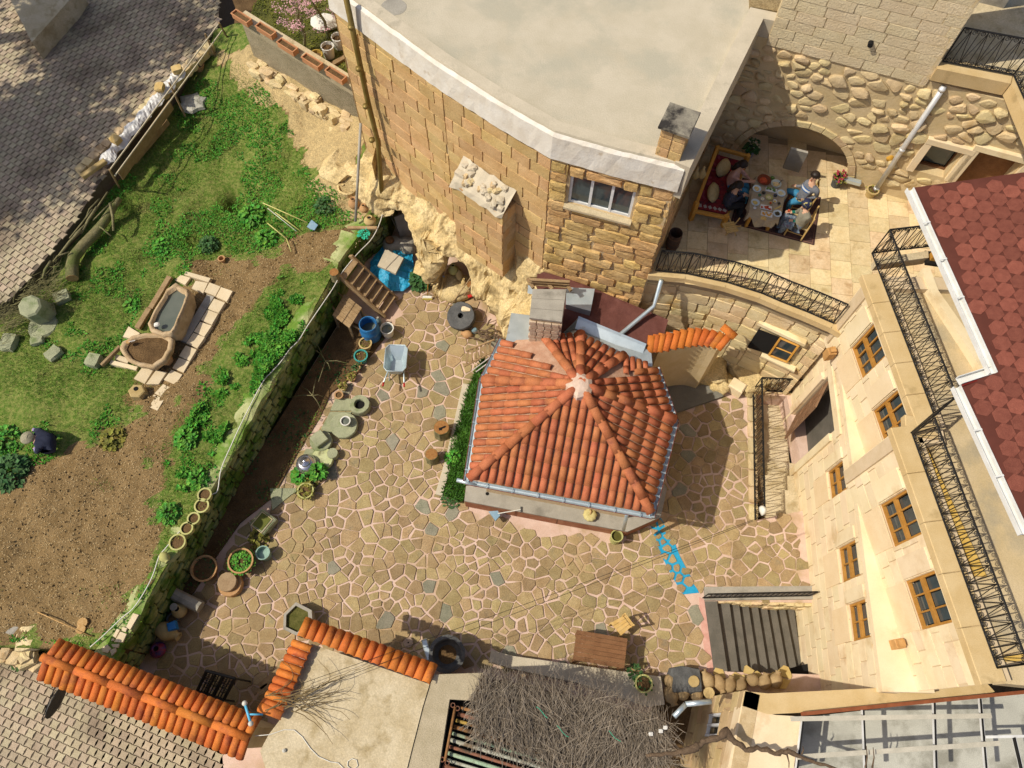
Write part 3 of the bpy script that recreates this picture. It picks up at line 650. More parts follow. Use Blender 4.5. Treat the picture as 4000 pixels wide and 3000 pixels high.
rows = [[wpt(A, B, s0, 4.92, .56), wpt(A, B, s1, 4.92, .56)], [wpt(A, B, s0, 5.08, .5), wpt(A, B, s1, 5.08, .5)], [wpt(A, B, s0, 5.46, .02), wpt(A, B, s1, 5.46, .02)]]
strip('slope', rows[::-1], m_kerb, but, jit=.03)
rgb = random.Random(4); rs = [block_mesh('rubble', 190 + i, .24, .14, (m_kerb, m_rub)[i % 2]) for i in range(4)]
for i in range(26):
    s_ = rgb.uniform(s0 + .1, s1 - .05); t = rgb.random(); piece('rubble', rgb.choice(rs), but, wpt(A, B, s_, 5.12 + .30 * t, .46 - .42 * t), Matrix.Rotation(rgb.random() * 3, 3, 'Z'), (rgb.uniform(.1, .26), rgb.uniform(.08, .2), .12))
# roof chimney
c0 = W(2, 0, 1330, 1370, 7.85); chim = thing('roof_chimney', 'square stone chimney with a sooty cracked slab on the flat roof', 'chimney', c0)
ra = math.atan2(L[4].y - L[3].y, L[4].x - L[3].x) - math.pi / 2; Mz = Matrix.Rotation(ra, 3, 'Z'); cc = c0 + Mz @ V(.02, .22, 0)
MB().box(cc + V(0, 0, .38), (.44, .44, .80), ra).build('core', m_joint, chim)
cb = [block_mesh('stone_block', 400 + i, .1, .035, m_house) for i in range(3)]
for k in range(3):
    for sd in range(4):
        M2 = Mz @ Matrix.Rotation(sd * math.pi / 2, 3, 'Z')
        for q in (-.13, .13): piece('stone_block', cb[(k + sd) % 3], chim, cc + M2 @ V(q, -.20, .14 + .27 * k), M2, (.26 - .012, .1, .25))
m_soot = mat('sooty_slab', (.16, .14, .11), (.30, .27, .20), sc=3.5, rough=.95, bump=.3, grain=.2, c3=(.035, .03, .026), sc3=3.0, t3=.52)
MB().box(cc + V(0, 0, .84), (.62, .66, .08), ra, ch=.012).build('cap_slab', m_soot, chim)

# drainpipes on the house
def pipe_thing(name, pts, r, m, label, cat='pipe', rings=()):
    t = thing(name, label, cat, Vector(pts[-1])); MB().tube(pts, r, 10).build('tube', m, t, smooth=True)
    for q in rings:
        a = Vector(pts[0]).lerp(Vector(pts[-1]), q); d = (Vector(pts[-1]) - Vector(pts[0])).normalized(); MB().tube([a - d * .035, a + d * .035], r * 1.18, 10).build('collar', m, t, smooth=True)
    return t
m_bronze = mat('brown_pipe', (.19, .13, .03), (.25, .18, .055), sc=4, rough=.45, metal=.3, grain=.1)
pb = F(825, 422, 1.9)
pipe_thing('flue_pipe', [onwall(Wp(1, 0, *q_), L[0] + V(-.12, -.14), L[1] + V(-.12, -.14)) for q_ in ((775, -30), (870, 420), (960, 850), (1055, 1230))] + [pb], .065, m_bronze, 'tall brown flue pipe running down the corner of the stone house', rings=(.12, .3, .48, .66))
q = F(768, 478, 1.55); pipe_thing('grey_post', [W(1, 0, 905, 1065, 3.9), q], .04, m_grey, 'slim grey pole standing before the rock hole', 'pole')

# ================================================================== planter terrace behind the house
pw = thing('planter_wall', 'grey plastered wall with clay planters along its top', 'wall', (-6.2, 17.5, 2))
PA, PB = W(1, 0, 830, 752, 3.6), W(1, 0, -140, 150, 3.6); PA = PA + (PA - PB).normalized() * .6; A_, d_, n_, l_ = wall_axes(PB, PA); c = A_ + d_ * l_ / 2
MB().box((c.x - n_.x * .12, c.y - n_.y * .12, 2.75), (l_, .24, 1.7), math.atan2(d_.y, d_.x)).build('wall_body', m_plaster, pw)
MB().box((c.x - n_.x * .12, c.y - n_.y * .12, 3.635), (l_ + .02, .3, .07), math.atan2(d_.y, d_.x), ch=.01).build('coping', m_conc, pw)
rst = [block_mesh('foot_stone', 290 + i, .22, .13, m_rub) for i in range(5)]; rgf = random.Random(6)
for i in range(70):
    s_ = rgf.uniform(0, l_ - .4); p = A_ + d_ * s_ + n_ * rgf.uniform(.02, .42); zz = 2.12 - .1 * rgf.random() + (.1 if i % 3 == 0 else 0)
    piece('foot_stone', rgf.choice(rst), pw, (p.x, p.y, zz), Matrix.Rotation(math.atan2(d_.y, d_.x) + rgf.uniform(-.3, .3), 3, 'Z'), (rgf.uniform(.2, .5), rgf.uniform(.15, .3), rgf.uniform(.16, .3)))
mb = MB(); mb.prism([(c_.x, c_.y) for c_ in (PA, PB, V(PB.x + .8, PB.y + 4), V(-3.9, 20.5))], 2.2, 3.25); soilbed = struct(mb.build('raised_bed', mat('mossy_soil', (.05, .055, .012), (.13, .13, .03), sc=3, rough=1, bump=.8, grain=.4)))
m_clay = mat('clay_pot', (.42, .19, .085), (.50, .25, .12), sc=5, rough=.85, rnd=.1, grain=.1)
def planter_box(p, rz, n):
    t = thing('clay_planter', n, 'planter', p, 'clay planters on the plastered wall')
    M = Matrix.Rotation(rz, 3, 'Z'); l, w, h, th = .62, .2, .17, .018
    mbx = MB()
    for sx, sy, a, b in ((0, 1, l, th), (0, -1, l, th), (1, 0, th, w - 2 * th), (-1, 0, th, w - 2 * th)): mbx.box(Vector(p) + M @ V(sx * (l - th) / 2, sy * (w - th) / 2, h / 2 + .002), (a, b, h), rz)
    mbx.build('trough', m_clay, t)
    rmx = MB()
    for sx, sy, a, b in ((0, 1, l + .03, .03), (0, -1, l + .03, .03), (1, 0, .03, w - .03), (-1, 0, .03, w - .03)): rmx.box(Vector(p) + M @ V(sx * l / 2, sy * w / 2, h), (a, b, .022), rz)
    rmx.build('rim', m_clay, t); MB().box(Vector(p) + M @ V(0, 0, .07), (l - .04, w - .04, .13), rz).build('soil', m_soil, t); return t
wa = math.atan2(d_.y, d_.x)
names = ['clay planter nearest the stone house on the grey wall', 'second clay planter from the stone house on the grey wall', 'middle clay planter of the row on the grey wall', 'second clay planter from the far street end of the row', 'clay planter at the far street end of the grey wall']
for k, (cx, cy_) in enumerate(((690, 640), (485, 525), (270, 395), (85, 255), (-125, 145))):
    q = W(1, 0, cx, cy_, 3.82); planter_box(V(q.x + n_.x * .0, q.y, 3.672), wa, names[k])
m_wplas = mat('white_plastic', (.70, .68, .60), (.62, .60, .52), sc=5, rough=.55, grain=.06)
def bucket(name, p, r, h, m, label, cat='bucket', taper=.82, fill=None, group=None, thick=.016, fz=.8, n=20):
    t = thing(name, label, cat, p, group)
    MB().lathe([(r * taper, 0), (r, h), (r + .012, h), (r + .012, h + .015), (r - thick, h + .015), (r * .97 - thick, h * fz - .01), (.001, h * fz - .012)], p, n).build('shell', m, t, smooth=False)
    if fill: MB().lathe([(.001, h * fz - .008), (r * .965 - thick, h * fz - .008), (.001, h * fz + .012)], p, n, jit=.01).build('fill', fill, t)
    return t
for k, (px, py, r, m, lab) in enumerate(((520, 470, .17, mat('yellow_plastic', (.46, .30, .06), rough=.6), 'yellow bucket of soil behind the clay planters'), (615, 400, .18, m_wplas, 'white bucket of soil between the yellow and the far white one'), (705, 320, .18, m_wplas, 'white bucket of soil touching the stone house corner'))):
    q = W(1, 0, px, py, 3.62); bucket('soil_bucket', V(q.x, q.y, 3.262), r, .36, m, lab, fill=m_soil, group='buckets of soil')
q = W(1, 0, 690, 500, 3.45); mb = MB(); mb.box(V(q.x, q.y, 3.30), (.95, .14, .08), wa + 1.35); bmo = mb.build('timber_beam', m_wood); bmo['label'] = 'short timber beam under the soil buckets'; bmo['category'] = 'beam'
# ================================================================== dining terrace
TZ = 3.9
BA, BB = V(4.88, 14.35), V(12.02, 11.97)                             # back wall line
e_px = [(2, 1, 1180, 690), (2, 1, 1500, 720), (2, 1, 1850, 795), (2, 1, 2150, 890), (3, 1, 100, 960), (3, 1, 330, 1050), (3, 1, 560, 1150)]
t_edge = [W(*p, 4.05) for p in e_px]
FW1, FD = V(7.48, 9.49), V(.151, -.9885); NW1 = V(7.54, 5.63)
t_edge.append(V(7.70, t_edge[-1].y - .18, 4.05))
floor_poly = [(3.17, 10.3)] + [(p.x, p.y + .05) for p in t_edge] + [(8.3, 8.9), (14, 8.2), (14, 12.4), (10.8, 13.8), (4.8, 15.0)]
mb = MB(); mb.prism(floor_poly, 3.5, TZ - .02); terrace = struct(mb.build('terrace', m_terrj))
d1, d2 = W(3, 1, 610, 180, TZ), W(3, 1, 785, 200, TZ); ta = math.atan2(d2.y - d1.y, d2.x - d1.x)
tv, tf = slab([(-.5, -.5), (.5, -.5), (.5, .5), (-.5, .5)], -.02, 0, .008); me_t = bpy.data.meshes.new('terrace_tile'); me_t.from_pydata(tv, [], tf); me_t.materials.append(m_trav)
rgt = random.Random(12); ca, sa = math.cos(ta), math.sin(ta)
for i in range(-12, 16):
    j = 0.0; y = -4 + rgt.random() * .4
    while y < 5.5:
        h = rgt.choice((.45, .52, .52, .7)); a, b = i * .503, y + h / 2; y += h
        px_, py_ = d1.x + a * ca - b * sa, d1.y + a * sa + b * ca
        if inside((px_, py_), floor_poly): piece('terrace_tile', me_t, terrace, (px_, py_, TZ + rgt.uniform(-.001, .001)), Matrix.Rotation(ta, 3, 'Z'), (.496, h - .007, 1))
# walls below the terrace edge
tw = thing('terrace_retaining_wall', 'curved rough stone wall under the dining terrace', 'wall', (5, 9.6, 0))
m_twall = mat('terrace_wall_stone', (.63, .48, .25), (.70, .56, .33), sc=1.8, rough=.92, bump=.6, bsc=12, rnd=.13, hue=.012, grain=.1, c3=(.55, .33, .09), sc3=1.1, t3=.66)
tl = [V(p.x + 0, p.y + .14, 0) for p in t_edge]
for i in range(len(tl) - 1):
    A, B = tl[i], tl[i + 1]
    if (B - A).length < .05: continue
    wall_body(tw, 'core', A, B, -.05, 3.86, .4, m_joint, .03)
for i in range(len(tl) - 1):
    stone_wall(tw, 'wall_stone', tl[i], tl[i + 1], -.02, 3.86, m_twall, (.24, .46), (.5, 1.2), .2, .012, 60 + i, jit=.045, rnd=.12, proud=.02, protr=.018, variants=6)
cop = thing('terrace_coping', 'curved tan stone ledge carrying the terrace railing', 'ledge', (5, 9.8, 3.9))
for i in range(len(t_edge) - 1):
    a, b = t_edge[i], t_edge[i + 1]; t_ = (b - a).normalized(); nn = V(t_.y, -t_.x, 0)
    MB().prism([tuple((a + nn * .1).xy), tuple((b + nn * .1).xy), tuple((b - nn * .2).xy), tuple((a - nn * .2).xy)], 3.86, 4.05).build('coping_stone', m_cornice, cop)
# back wall: rubble with an arched recess, rough blocks above
bw = thing('terrace_back_wall', 'rubble wall with an arched recess behind the dining terrace', 'wall', (7, 13.4, 3.9))
A_, d_, n_, l_ = wall_axes(BA, BB)
arch_l, arch_r = wall_s(BA, BB, F(1588, 330, TZ)), wall_s(BA, BB, F(1824, 393, TZ)); arch_c = (arch_l + arch_r) / 2; arch_w = (arch_r - arch_l) / 2; arch_h = 1.45
def in_arch(s, z, g=0.): return abs(s - arch_c) < arch_w + g and z < TZ + (arch_h + g) * math.sqrt(max(0, 1 - ((s - arch_c) / (arch_w + g)) ** 2))
wn_hole = (opening(BA, BB, [Wp(3, 0, 1430, 1230), Wp(3, 0, 1720, 1290), Wp(3, 0, 1280, 1450), Wp(3, 0, 1540, 1520)])); wn_hole = (wn_hole[0], wn_hole[1], 4.94, 5.88)
dr_hole = (wn_hole[1] + .25, wn_hole[1] + 1.25, TZ, 6.05)
mb = MB(); n = 96; zt = 7.47
for i in range(n):
    s0, s1 = l_ * i / n, l_ * (i + 1) / n; sc_ = (s0 + s1) / 2
    zb = TZ + arch_h * math.sqrt(max(0, 1 - ((sc_ - arch_c) / arch_w) ** 2)) if abs(sc_ - arch_c) < arch_w else TZ - .1
    segs = [(zb, zt)]
    for hh in (wn_hole, dr_hole):
        if hh[0] < sc_ < hh[1]: segs = [(TZ - .1, hh[2]), (hh[3], zt)]
    for z0, z1 in segs:
        if z1 - z0 < .02: continue
        c = wpt(BA, BB, sc_, (z0 + z1) / 2, -.35); mb.box(c, (s1 - s0 - .0005, .66, z1 - z0), math.atan2(d_.y, d_.x))
m_render = mat('lime_render', (.55, .42, .22), (.61, .48, .28), sc=2, rough=.95, bump=.5, bsc=14, grain=.1)
mb.build('core', m_render, bw)
mb = MB(); c = wpt(BA, BB, arch_c, TZ + .7, -1.0); mb.box(c, (arch_w * 2 + .3, .1, 1.6), math.atan2(d_.y, d_.x)); mb.build('recess_back', m_render, bw)
wallpoly = [(0, TZ), (l_, TZ), (l_, 7.53), (0, 7.24)]
def rub_ok(p): return not in_arch(p[0], p[1], .1) and not any(h[0] - .14 < p[0] < h[1] + .14 and h[2] - .1 < p[1] < h[3] + .14 for h in (wn_hole, dr_hole))
rgr = random.Random(9); rc = []
for c in voronoi(wallpoly, .235, 21, rub_ok, aniso=1.5, var=.65):
    if any(in_arch(p[0], p[1], 0) for p in c) or any(p[1] < TZ or p[1] > 7.36 + .03 * p[0] or p[0] < 0 or p[0] > l_ for p in c): continue
    c = inset(c, rgr.uniform(.012, .05))
    if c and abs(area(c)) > .008 and rgr.random() < .8: rc.append(soften(c, .2))
def rub_map(c, i):
    r = random.Random(i); h = r.choice((-.012, 0., .015, .05)); return slab(c, -.06, .016 + h, .02 + .02 * r.random(), (r.uniform(-.15, .15), r.uniform(-.25, .12)), dome=.012 + abs(h) * .3, to3=lambda s, z, h_: tuple(wpt(BA, BB, s, z, h_)))
pieces_from(rc, bw, 'rubble_stone', m_rub, rub_map, 'small_rubble', 300)
# voussoirs
for k in range(14):
    a0, a1 = math.pi * (k + .03) / 14, math.pi * (k + .97) / 14
    po = [(arch_c + math.cos(a) * (arch_w + r), TZ + math.sin(a) * (arch_h + r)) for a, r in ((a0, .005), (a1, .005), (a1, .17), (a0, .17))]
    vs, fs = slab(po[::-1], -.05, .03, .01, to3=lambda s, z, h_: tuple(wpt(BA, BB, s, z, h_))); MB().add(vs, [f[::-1] for f in fs]).build('voussoir', m_rub, bw)
# upper building of rough split blocks
ub = thing('split_block_building', 'pale building of rough split stone blocks above the terrace', 'building', wpt(BA, BB, 2, 7.4))
u0, u1 = wall_s(BA, BB, (5.46, 14.16)), wall_s(BA, BB, (8.79, 13.04))
UA, UB = wpt(BA, BB, u0, 0, .02), wpt(BA, BB, u1, 0, .02)
wall_body(ub, 'wall', UA, UB, 7.3, 11.2, .5, m_render, .03)
m_split = mat('split_block', (.66, .53, .32), (.71, .59, .38), sc=2, rough=.95, bump=1, bsc=24, rnd=.04, hue=.005, grain=.12, gsc=50)
stone_wall(ub, 'split_block', UA, UB, 7.35, 11.2, m_split, (.245, .25), (.56, .7), .12, .008, 71, jit=.02, rnd=.05, protr=.006)
E3 = UB + V(.5, 1.36, 0)
wall_body(ub, 'wall', UB, E3, 7.3, 11.2, .4, m_render, .03)
MB().tube([wpt(UA, UB, wall_s(UA, UB, (7.39, 13.51)), 8.05, -.02), wpt(UA, UB, wall_s(UA, UB, (7.39, 13.51)), 8.05, .10)], .055, 12).build('vent_pipe', m_black, ub)
# balcony at the right
bal = thing('upper_balcony', 'yellow stone balcony slab with iron railing at the upper right', 'balcony', (10, 12.8, 7.6))
b0, b1, b2 = W(3, 0, 1425, 625, 7.75), W(3, 0, 2060, 770, 7.75), W(3, 0, 2300, 1330, 7.75)
MB().prism([tuple(p.xy) for p in (b0 + V(0, -.05, 0), b1, b1 + V(.12, .3, 0), b0 + V(.12, .3, 0))], 7.58, 7.9).build('slab_edge', m_cornice, bal)
MB().prism([tuple(p.xy) for p in (b1 + V(.02, 0, 0), b2 + V(0, .0, 0), b2 + V(.4, .2, 0), b1 + V(.14, .3, 0))], 7.58, 7.9).build('side_beam', m_cornice, bal)
MB().prism([tuple(p.xy) for p in (b0 + V(.1, .26, 0), b1 + V(.1, .28, 0), V(13.6, 12.2), V(15.3, 15.3), V(9.75, 16.4))], 7.64, 7.75).build('floor', m_conc, bal)
mb = MB(); mb.box((9.9, 15.4, 9.3), (1.8, .3, 3.4), R(-18)); mb.build('rear_wall', m_grey, bal)
# ================================================================== cream two-storey house on the right
facade = thing('cream_house', 'cream cut-stone house with honey wood windows and iron balcony', 'house', (8, 5, 0))
def seg(y0, y1, p): return V(p.x + (y0 - p.y) * FD.x / FD.y, y0), V(p.x + (y1 - p.y) * FD.x / FD.y, y1)
FA, FB = seg(9.08, 5.62, FW1)                                        # far wall, runs north -> south, outward = west
NA, NB = seg(5.62, .98, NW1)                                         # near wall stands half a metre forward
def ho(A, B, y0, y1, z0, z1): k = -FD.y; return ((A.y - y1) / k, (A.y - y0) / k, z0, z1)
U = [(FA, FB, 7.44, 8.14), (FA, FB, 5.86, 6.60), (NA, NB, 3.68, 4.48), (NA, NB, 2.07, 2.92)]
ups = [(A, B, ho(A, B, y0 - .02, y1 + .06, 4.24, 5.46)) for A, B, y0, y1 in U]
LA, LB = V(7.84, 9.05), V(7.60, .96)                                 # the ground storey runs straighter and makes a ledge
def lowpix(t, pts, dz=(.0, .0)):
    h = opening(LA, LB, [Wp(3, t, *p) for p in pts]); q = sorted(onwall(Wp(3, t, *p), LA, LB).z for p in pts); return (h[0] - .06, h[1] + .04, (q[0] + q[1]) / 2 - .06, (q[2] + q[3]) / 2 + .10)
lows = [(LA, LB, lowpix(2, ((520, 770), (630, 690), (655, 900), (540, 975)))), (LA, LB, lowpix(2, ((610, 1440), (735, 1380), (775, 1640), (640, 1680)))), (LA, LB, lowpix(3, ((690, 275), (820, 225), (860, 500), (740, 545))))]
dh = lowpix(2, ((300, 190), (520, -10), (565, 380), (385, 555))); door = (LA, LB, (dh[0], dh[1], -.66, dh[3]))
for A, B, low, hi in ((FA, FB, 3.2, 5.95), (NA, NB, 3.2, 5.95), (LA, LB, -1.7, 3.22)):
    hol = [h for a, b, h in ups + lows + [door] if a is A]
    wall_body(facade, 'wall', A, B, low, hi, .34, m_creamj, .025, hol)
    stone_wall(facade, 'ashlar', A, B, max(low, -1.4), hi - (.2 if hi > 5 else .02), m_cream, (.33, .36), (.45, .85), .12, .012, 81 + (A is NA) + 7 * (A is LA), holes=hol, jit=.006, rnd=.03, protr=.004)
# return of the projecting part
wall_body(facade, 'wall', V(FA.x + 5, 9.085), FA, 3.4, 5.95, .3, m_creamj, .02)
RA, RB = V(FB.x + .3, 5.625), V(NA.x, 5.625)
wall_body(facade, 'wall', RA, RB, 3.2, 5.95, .3, m_creamj, .02); stone_wall(facade, 'ashlar', RA, RB, 3.25, 5.75, m_cream, (.33, .36), (.4, .6), .1, .007, 83, jit=.006, rnd=.03, protr=.004)
m_frame = mat('window_wood', (.36, .165, .028), (.43, .21, .045), sc=7, rough=.55, rnd=.1, grain=.12)
m_tan = mat('tan_apron', (.69, .52, .30), (.74, .58, .36), sc=2, rough=.88, bump=.15, grain=.08)
def sash(parent, A, B, h, cols_, rows_, m=None, depth=.09):
    m = m or m_frame; w, t = h[1] - h[0], h[3] - h[2]; ang = math.atan2((B - A).y, (B - A).x)
    wd = MB().box(wpt(A, B, (h[0] + h[1]) / 2, (h[2] + h[3]) / 2, -depth - .1), (w, .02, t), ang).build('window', m_black, parent)
    for k, (s_, sz) in enumerate(((h[0] + .025, .05), (h[1] - .025, .05))): MB().box(wpt(A, B, s_, (h[2] + h[3]) / 2, -depth + .003), (sz, .07, t), ang).build('jamb', m, wd)
    MB().box(wpt(A, B, (h[0] + h[1]) / 2, h[2] + .025, -depth), (w - .1, .068, .05), ang).build('bottom_rail', m, wd)
    MB().box(wpt(A, B, (h[0] + h[1]) / 2, h[3] - .025, -depth), (w - .1, .068, .05), ang).build('top_rail', m, wd)
    for r_ in range(1, rows_): MB().box(wpt(A, B, (h[0] + h[1]) / 2, h[2] + t * r_ / rows_ * (.92 if rows_ == 2 else 1), -depth + .012), (w - .1, .075, .085), ang).build('transom', m, wd)
    for c_ in range(1, cols_): MB().box(wpt(A, B, h[0] + w * c_ / cols_, (h[2] + h[3]) / 2, -depth - .004), (.032, .05, t - .1), ang).build('mullion', m, wd)
    for c_ in range(cols_):
        for r_ in range(rows_): MB().box(wpt(A, B, h[0] + .06 + (w - .12) * (c_ + .5) / cols_, h[2] + .06 + (t - .12) * (r_ + .5) / rows_, -depth - .03), ((w - .12) / cols_ - .03, .008, (t - .12) / rows_ - .03), ang).build('pane', m_glass, wd)
    return wd
for A, B, h in ups:
    wd = sash(facade, A, B, h, 3, 2); ang = math.atan2((B - A).y, (B - A).x)
    MB().box(wpt(A, B, h[0] - .24, 4.86, .012), (.42, .05, 1.12), ang, ch=.008).build('jamb_panel', m_cream, facade)
    MB().box(wpt(A, B, (h[0] + h[1]) / 2, 3.85, .004), (h[1] - h[0] - .02, .03, .80), ang).build('apron_panel', m_tan, facade)
    MB().box(wpt(A, B, (h[0] + h[1]) / 2, 5.62, .012), (h[1] - h[0] + .1, .05, .24), ang, ch=.008).build('lintel', m_cream, facade)
for A, B, h in lows:
    sash(facade, A, B, h, 2, 2); ang = math.atan2((B - A).y, (B - A).x)
    MB().box(wpt(A, B, (h[0] + h[1]) / 2, (h[2] - .45), .004), (h[1] - h[0] - .02, .03, .85), ang).build('apron_panel', m_tan, facade)
    MB().box(wpt(A, B, h[0] - .16, (h[2] + h[3]) / 2, .012), (.28, .05, h[3] - h[2] + .1), ang, ch=.008).build('jamb_panel', m_cream, facade)
# door and its leaf
A, B, h = door; ang = math.atan2((B - A).y, (B - A).x); dw = h[1] - h[0]
dd = MB().box(wpt(A, B, (h[0] + h[1]) / 2, (h[2] + h[3]) / 2, -.33), (dw, .02, h[3] - h[2]), ang).build('doorway', m_step, facade)  # dim panel colour stands in for the shade inside the door
lf = Matrix.Rotation(ang - .5, 3, 'Z'); hp = wpt(A, B, h[0] + .03, 0, -.10); m_door = mat('carved_door', (.20, .105, .055), (.26, .15, .08), sc=6, rough=.7, grain=.15, bump=.2)
leaf = MB().box(hp + lf @ V(.40, 0, 1.15), (.80, .05, 2.3), rot=lf).build('door_leaf', m_door, facade)
for k in range(2):
    for r_ in range(3): MB().box(hp + lf @ V(.21 + .38 * k, -.03, .45 + .70 * r_), (.28, .02, .58), rot=lf, ch=.006).build('panel', m_door, leaf)
MB().box(wpt(A, B, (h[0] + h[1]) / 2, h[3] + .17, .015), (dw + .5, .06, .30), ang, ch=.01).build('lintel', m_cream, facade)
for sd in (h[0] - .11, h[1] + .11): MB().box(wpt(A, B, sd, .85, .02), (.2, .08, 3.0), ang, ch=.01).build('door_pilaster', m_cream, facade)
MB().prism([(LA.x - .05, LA.y), (LB.x - .05, LB.y), (8.6, .96), (8.4, 9.05)], 3.23, 3.37).build('string_course', m_cream, facade)
# string course and cornice
for A, B, nm in ((FA, FB, 'far'), (NA, NB, 'near')):
    L2 = (B - A).length; ang = math.atan2((B - A).y, (B - A).x)
    n = 5
    for i in range(n): MB().box(wpt(A, B, L2 * (i + .5) / n, 5.90, -.03), (L2 / n - .006, .46, .2), ang, ch=.012).build('cornice_stone', m_cornice, facade)
    MB().box(wpt(A, B, L2 / 2, 5.76, .06), (L2, .12, .08), ang).build('cornice_lip', m_cream, facade)
MB().box((FB.x - .12, 5.62, 5.895), (.62, .42, .2), FD.x * 0 + R(-8), ch=.012).build('cornice_stone', m_cornice, facade)
# upper walkway behind the railing
m_walk = mat('walkway_screed', (.50, .38, .20), (.56, .44, .26), sc=1.5, rough=.9, bump=.2, grain=.12, c3=(.40, .33, .21), sc3=1.1, t3=.55)
mb = MB(); mb.prism([(7.75, 9.06), (8.1, 5.7), (8.2, 5.5), (8.6, 1.0), (14, .6), (14, 9.06)], 5.4, 5.79); walkway = struct(mb.build('walkway', m_walk))
MB().prism([tuple(W(3, 1, *p, 6.02).xy) for p in ((1335, 660), (1400, 640), (1480, 850), (1990, 1570), (1880, 1570), (1380, 800))], 5.7, 6.0).build('low_kerb', m_cream, facade)
MB().prism([tuple(W(3, 1, *p, 5.98).xy) for p in ((935, 570), (1390, 500), (1395, 560), (945, 620))], 5.7, 5.95).build('low_kerb', m_conc, facade)
m_ystrip = mat('yellow_strip', (.58, .36, .07), (.62, .41, .11), sc=4, rough=.8)
MB().prism([tuple(W(3, 2, *p, 5.86).xy) for p in ((1310, 500), (1350, 500), (1890, 1659), (1800, 1659))], 5.7, 5.86).build('yellow_kerb', m_ystrip, facade)
MB().prism([tuple(W(3, 3, *p, 5.86).xy) for p in ((1960, 690), (2260, 670), (2260, 730), (1965, 740))], 5.7, 5.86).build('yellow_kerb', m_ystrip, facade)
RZ = 8.25
R0, R1, R2, R3 = W(3, 0, 1262, 1625, RZ), W(3, 1, 1985, 1560, RZ), W(3, 1, 1700, 1650, RZ), W(3, 2, 2300, 1270, RZ)
rr = thing('shingle_roof', 'dark red hexagon shingle roof with white gutter at right', 'roof', (11, 7, 8))
en = V(-(R1 - R0).y, (R1 - R0).x, 0).normalized(); up_ = lambda x, y: RZ + .02 + .20 * ((x - R0.x) * en.x + (y - R0.y) * en.y)
Rt = W(3, 0, 2350, 1405, 8.9)
rp = [tuple(p.xy) for p in (R0, R1, R2, R3)] + [(15, R3.y - .2), (15, Rt.y + .9), tuple(Rt.xy)]
MB().prism(rp, lambda x, y: up_(x, y) - .1, up_).build('deck', mat('shingle_gap', (.11, .033, .022), rough=1), rr)
hexr = .165; hv = [(math.cos(math.pi / 3 * k) * hexr * .94, math.sin(math.pi / 3 * k) * hexr * .94) for k in range(6)]
tv, tf = slab(hv, 0, .012, .006); me_h = bpy.data.meshes.new('shingle'); me_h.from_pydata(tv, [], tf); me_h.materials.append(m_shing)
nrm = Vector((-.2 * en.x, -.2 * en.y, 1)).normalized(); Mh = nrm.to_track_quat('Z', 'Y').to_matrix()
hs_ = []
for i in range(-4, 40):
    for j in range(-60, 30):
        x, y = R0.x - .4 + i * hexr * 1.5, R0.y + (j + .5 * (i % 2)) * hexr * math.sqrt(3)
        if inside((x, y), rp) and inside((x - .12, y), rp) and inside((x, y + .1), rp) and inside((x, y - .1), rp) and x < 12.4: hs_.append((x - y * .15, x, y))
rest = MB()
for k, (_, x, y) in enumerate(sorted(hs_)):
    if k < 300: piece('shingle', me_h, rr, (x, y, up_(x, y) + .001), Mh)
    else: rest.add([V(x, y, up_(x, y) + .001) + Mh @ Vector(q) for q in tv], tf)
rest.build('far_shingles', m_shing, rr, kind='stuff')
def gutter(a, b, parent):
    d = (b - a); L_ = d.length; t = d.normalized(); nn = V(t.y, -t.x, 0); mbg = MB()
    for o, z, w, hh in ((.02, 0, .012, .1), (.15, 0, .012, .1), (.085, -.05, .13, .012)):
        c = (a + b) / 2 + nn * o + V(0, 0, z - .02); mbg.box(c, (L_, w, hh), math.atan2(t.y, t.x))
    g_ = mbg.build('gutter', m_wgut, parent); MB().box((a + b) / 2 - nn * .01 + V(0, 0, -.08), (L_, .03, .18), math.atan2(t.y, t.x)).build('fascia', m_fascia, parent)
    for k in range(1, int(L_ / .8)): c = a.lerp(b, k * .8 / L_) + nn * .085; MB().box(c + V(0, 0, .035), (.03, .15, .012), math.atan2(t.y, t.x)).build('gutter_bracket', m_wgut, parent)
m_wgut = mat('white_gutter', (.70, .70, .66), (.62, .61, .56), sc=4, rough=.5, grain=.05); m_fascia = mat('red_fascia', (.16, .018, .012), rough=.5)
gutter(R0, R1, rr); R2.z, R3.z = up_(R2.x, R2.y) - .02, up_(R3.x, R3.y) - .02; gutter(R1, R2, rr); gutter(R2, R3, rr)
pp = W(3, 1, 1385, 605, 5.8); post = thing('timber_post', 'honey timber post under the red roof corner', 'post', pp)
MB().box(pp + V(.08, .05, 1.2), (.17, .17, 2.35), R(-8), ch=.01).build('shaft', m_pine, post); MB().box(pp + V(.08, .05, .05), (.34, .34, .08), R(-8), ch=.01).build('foot_plate', m_iron, post)

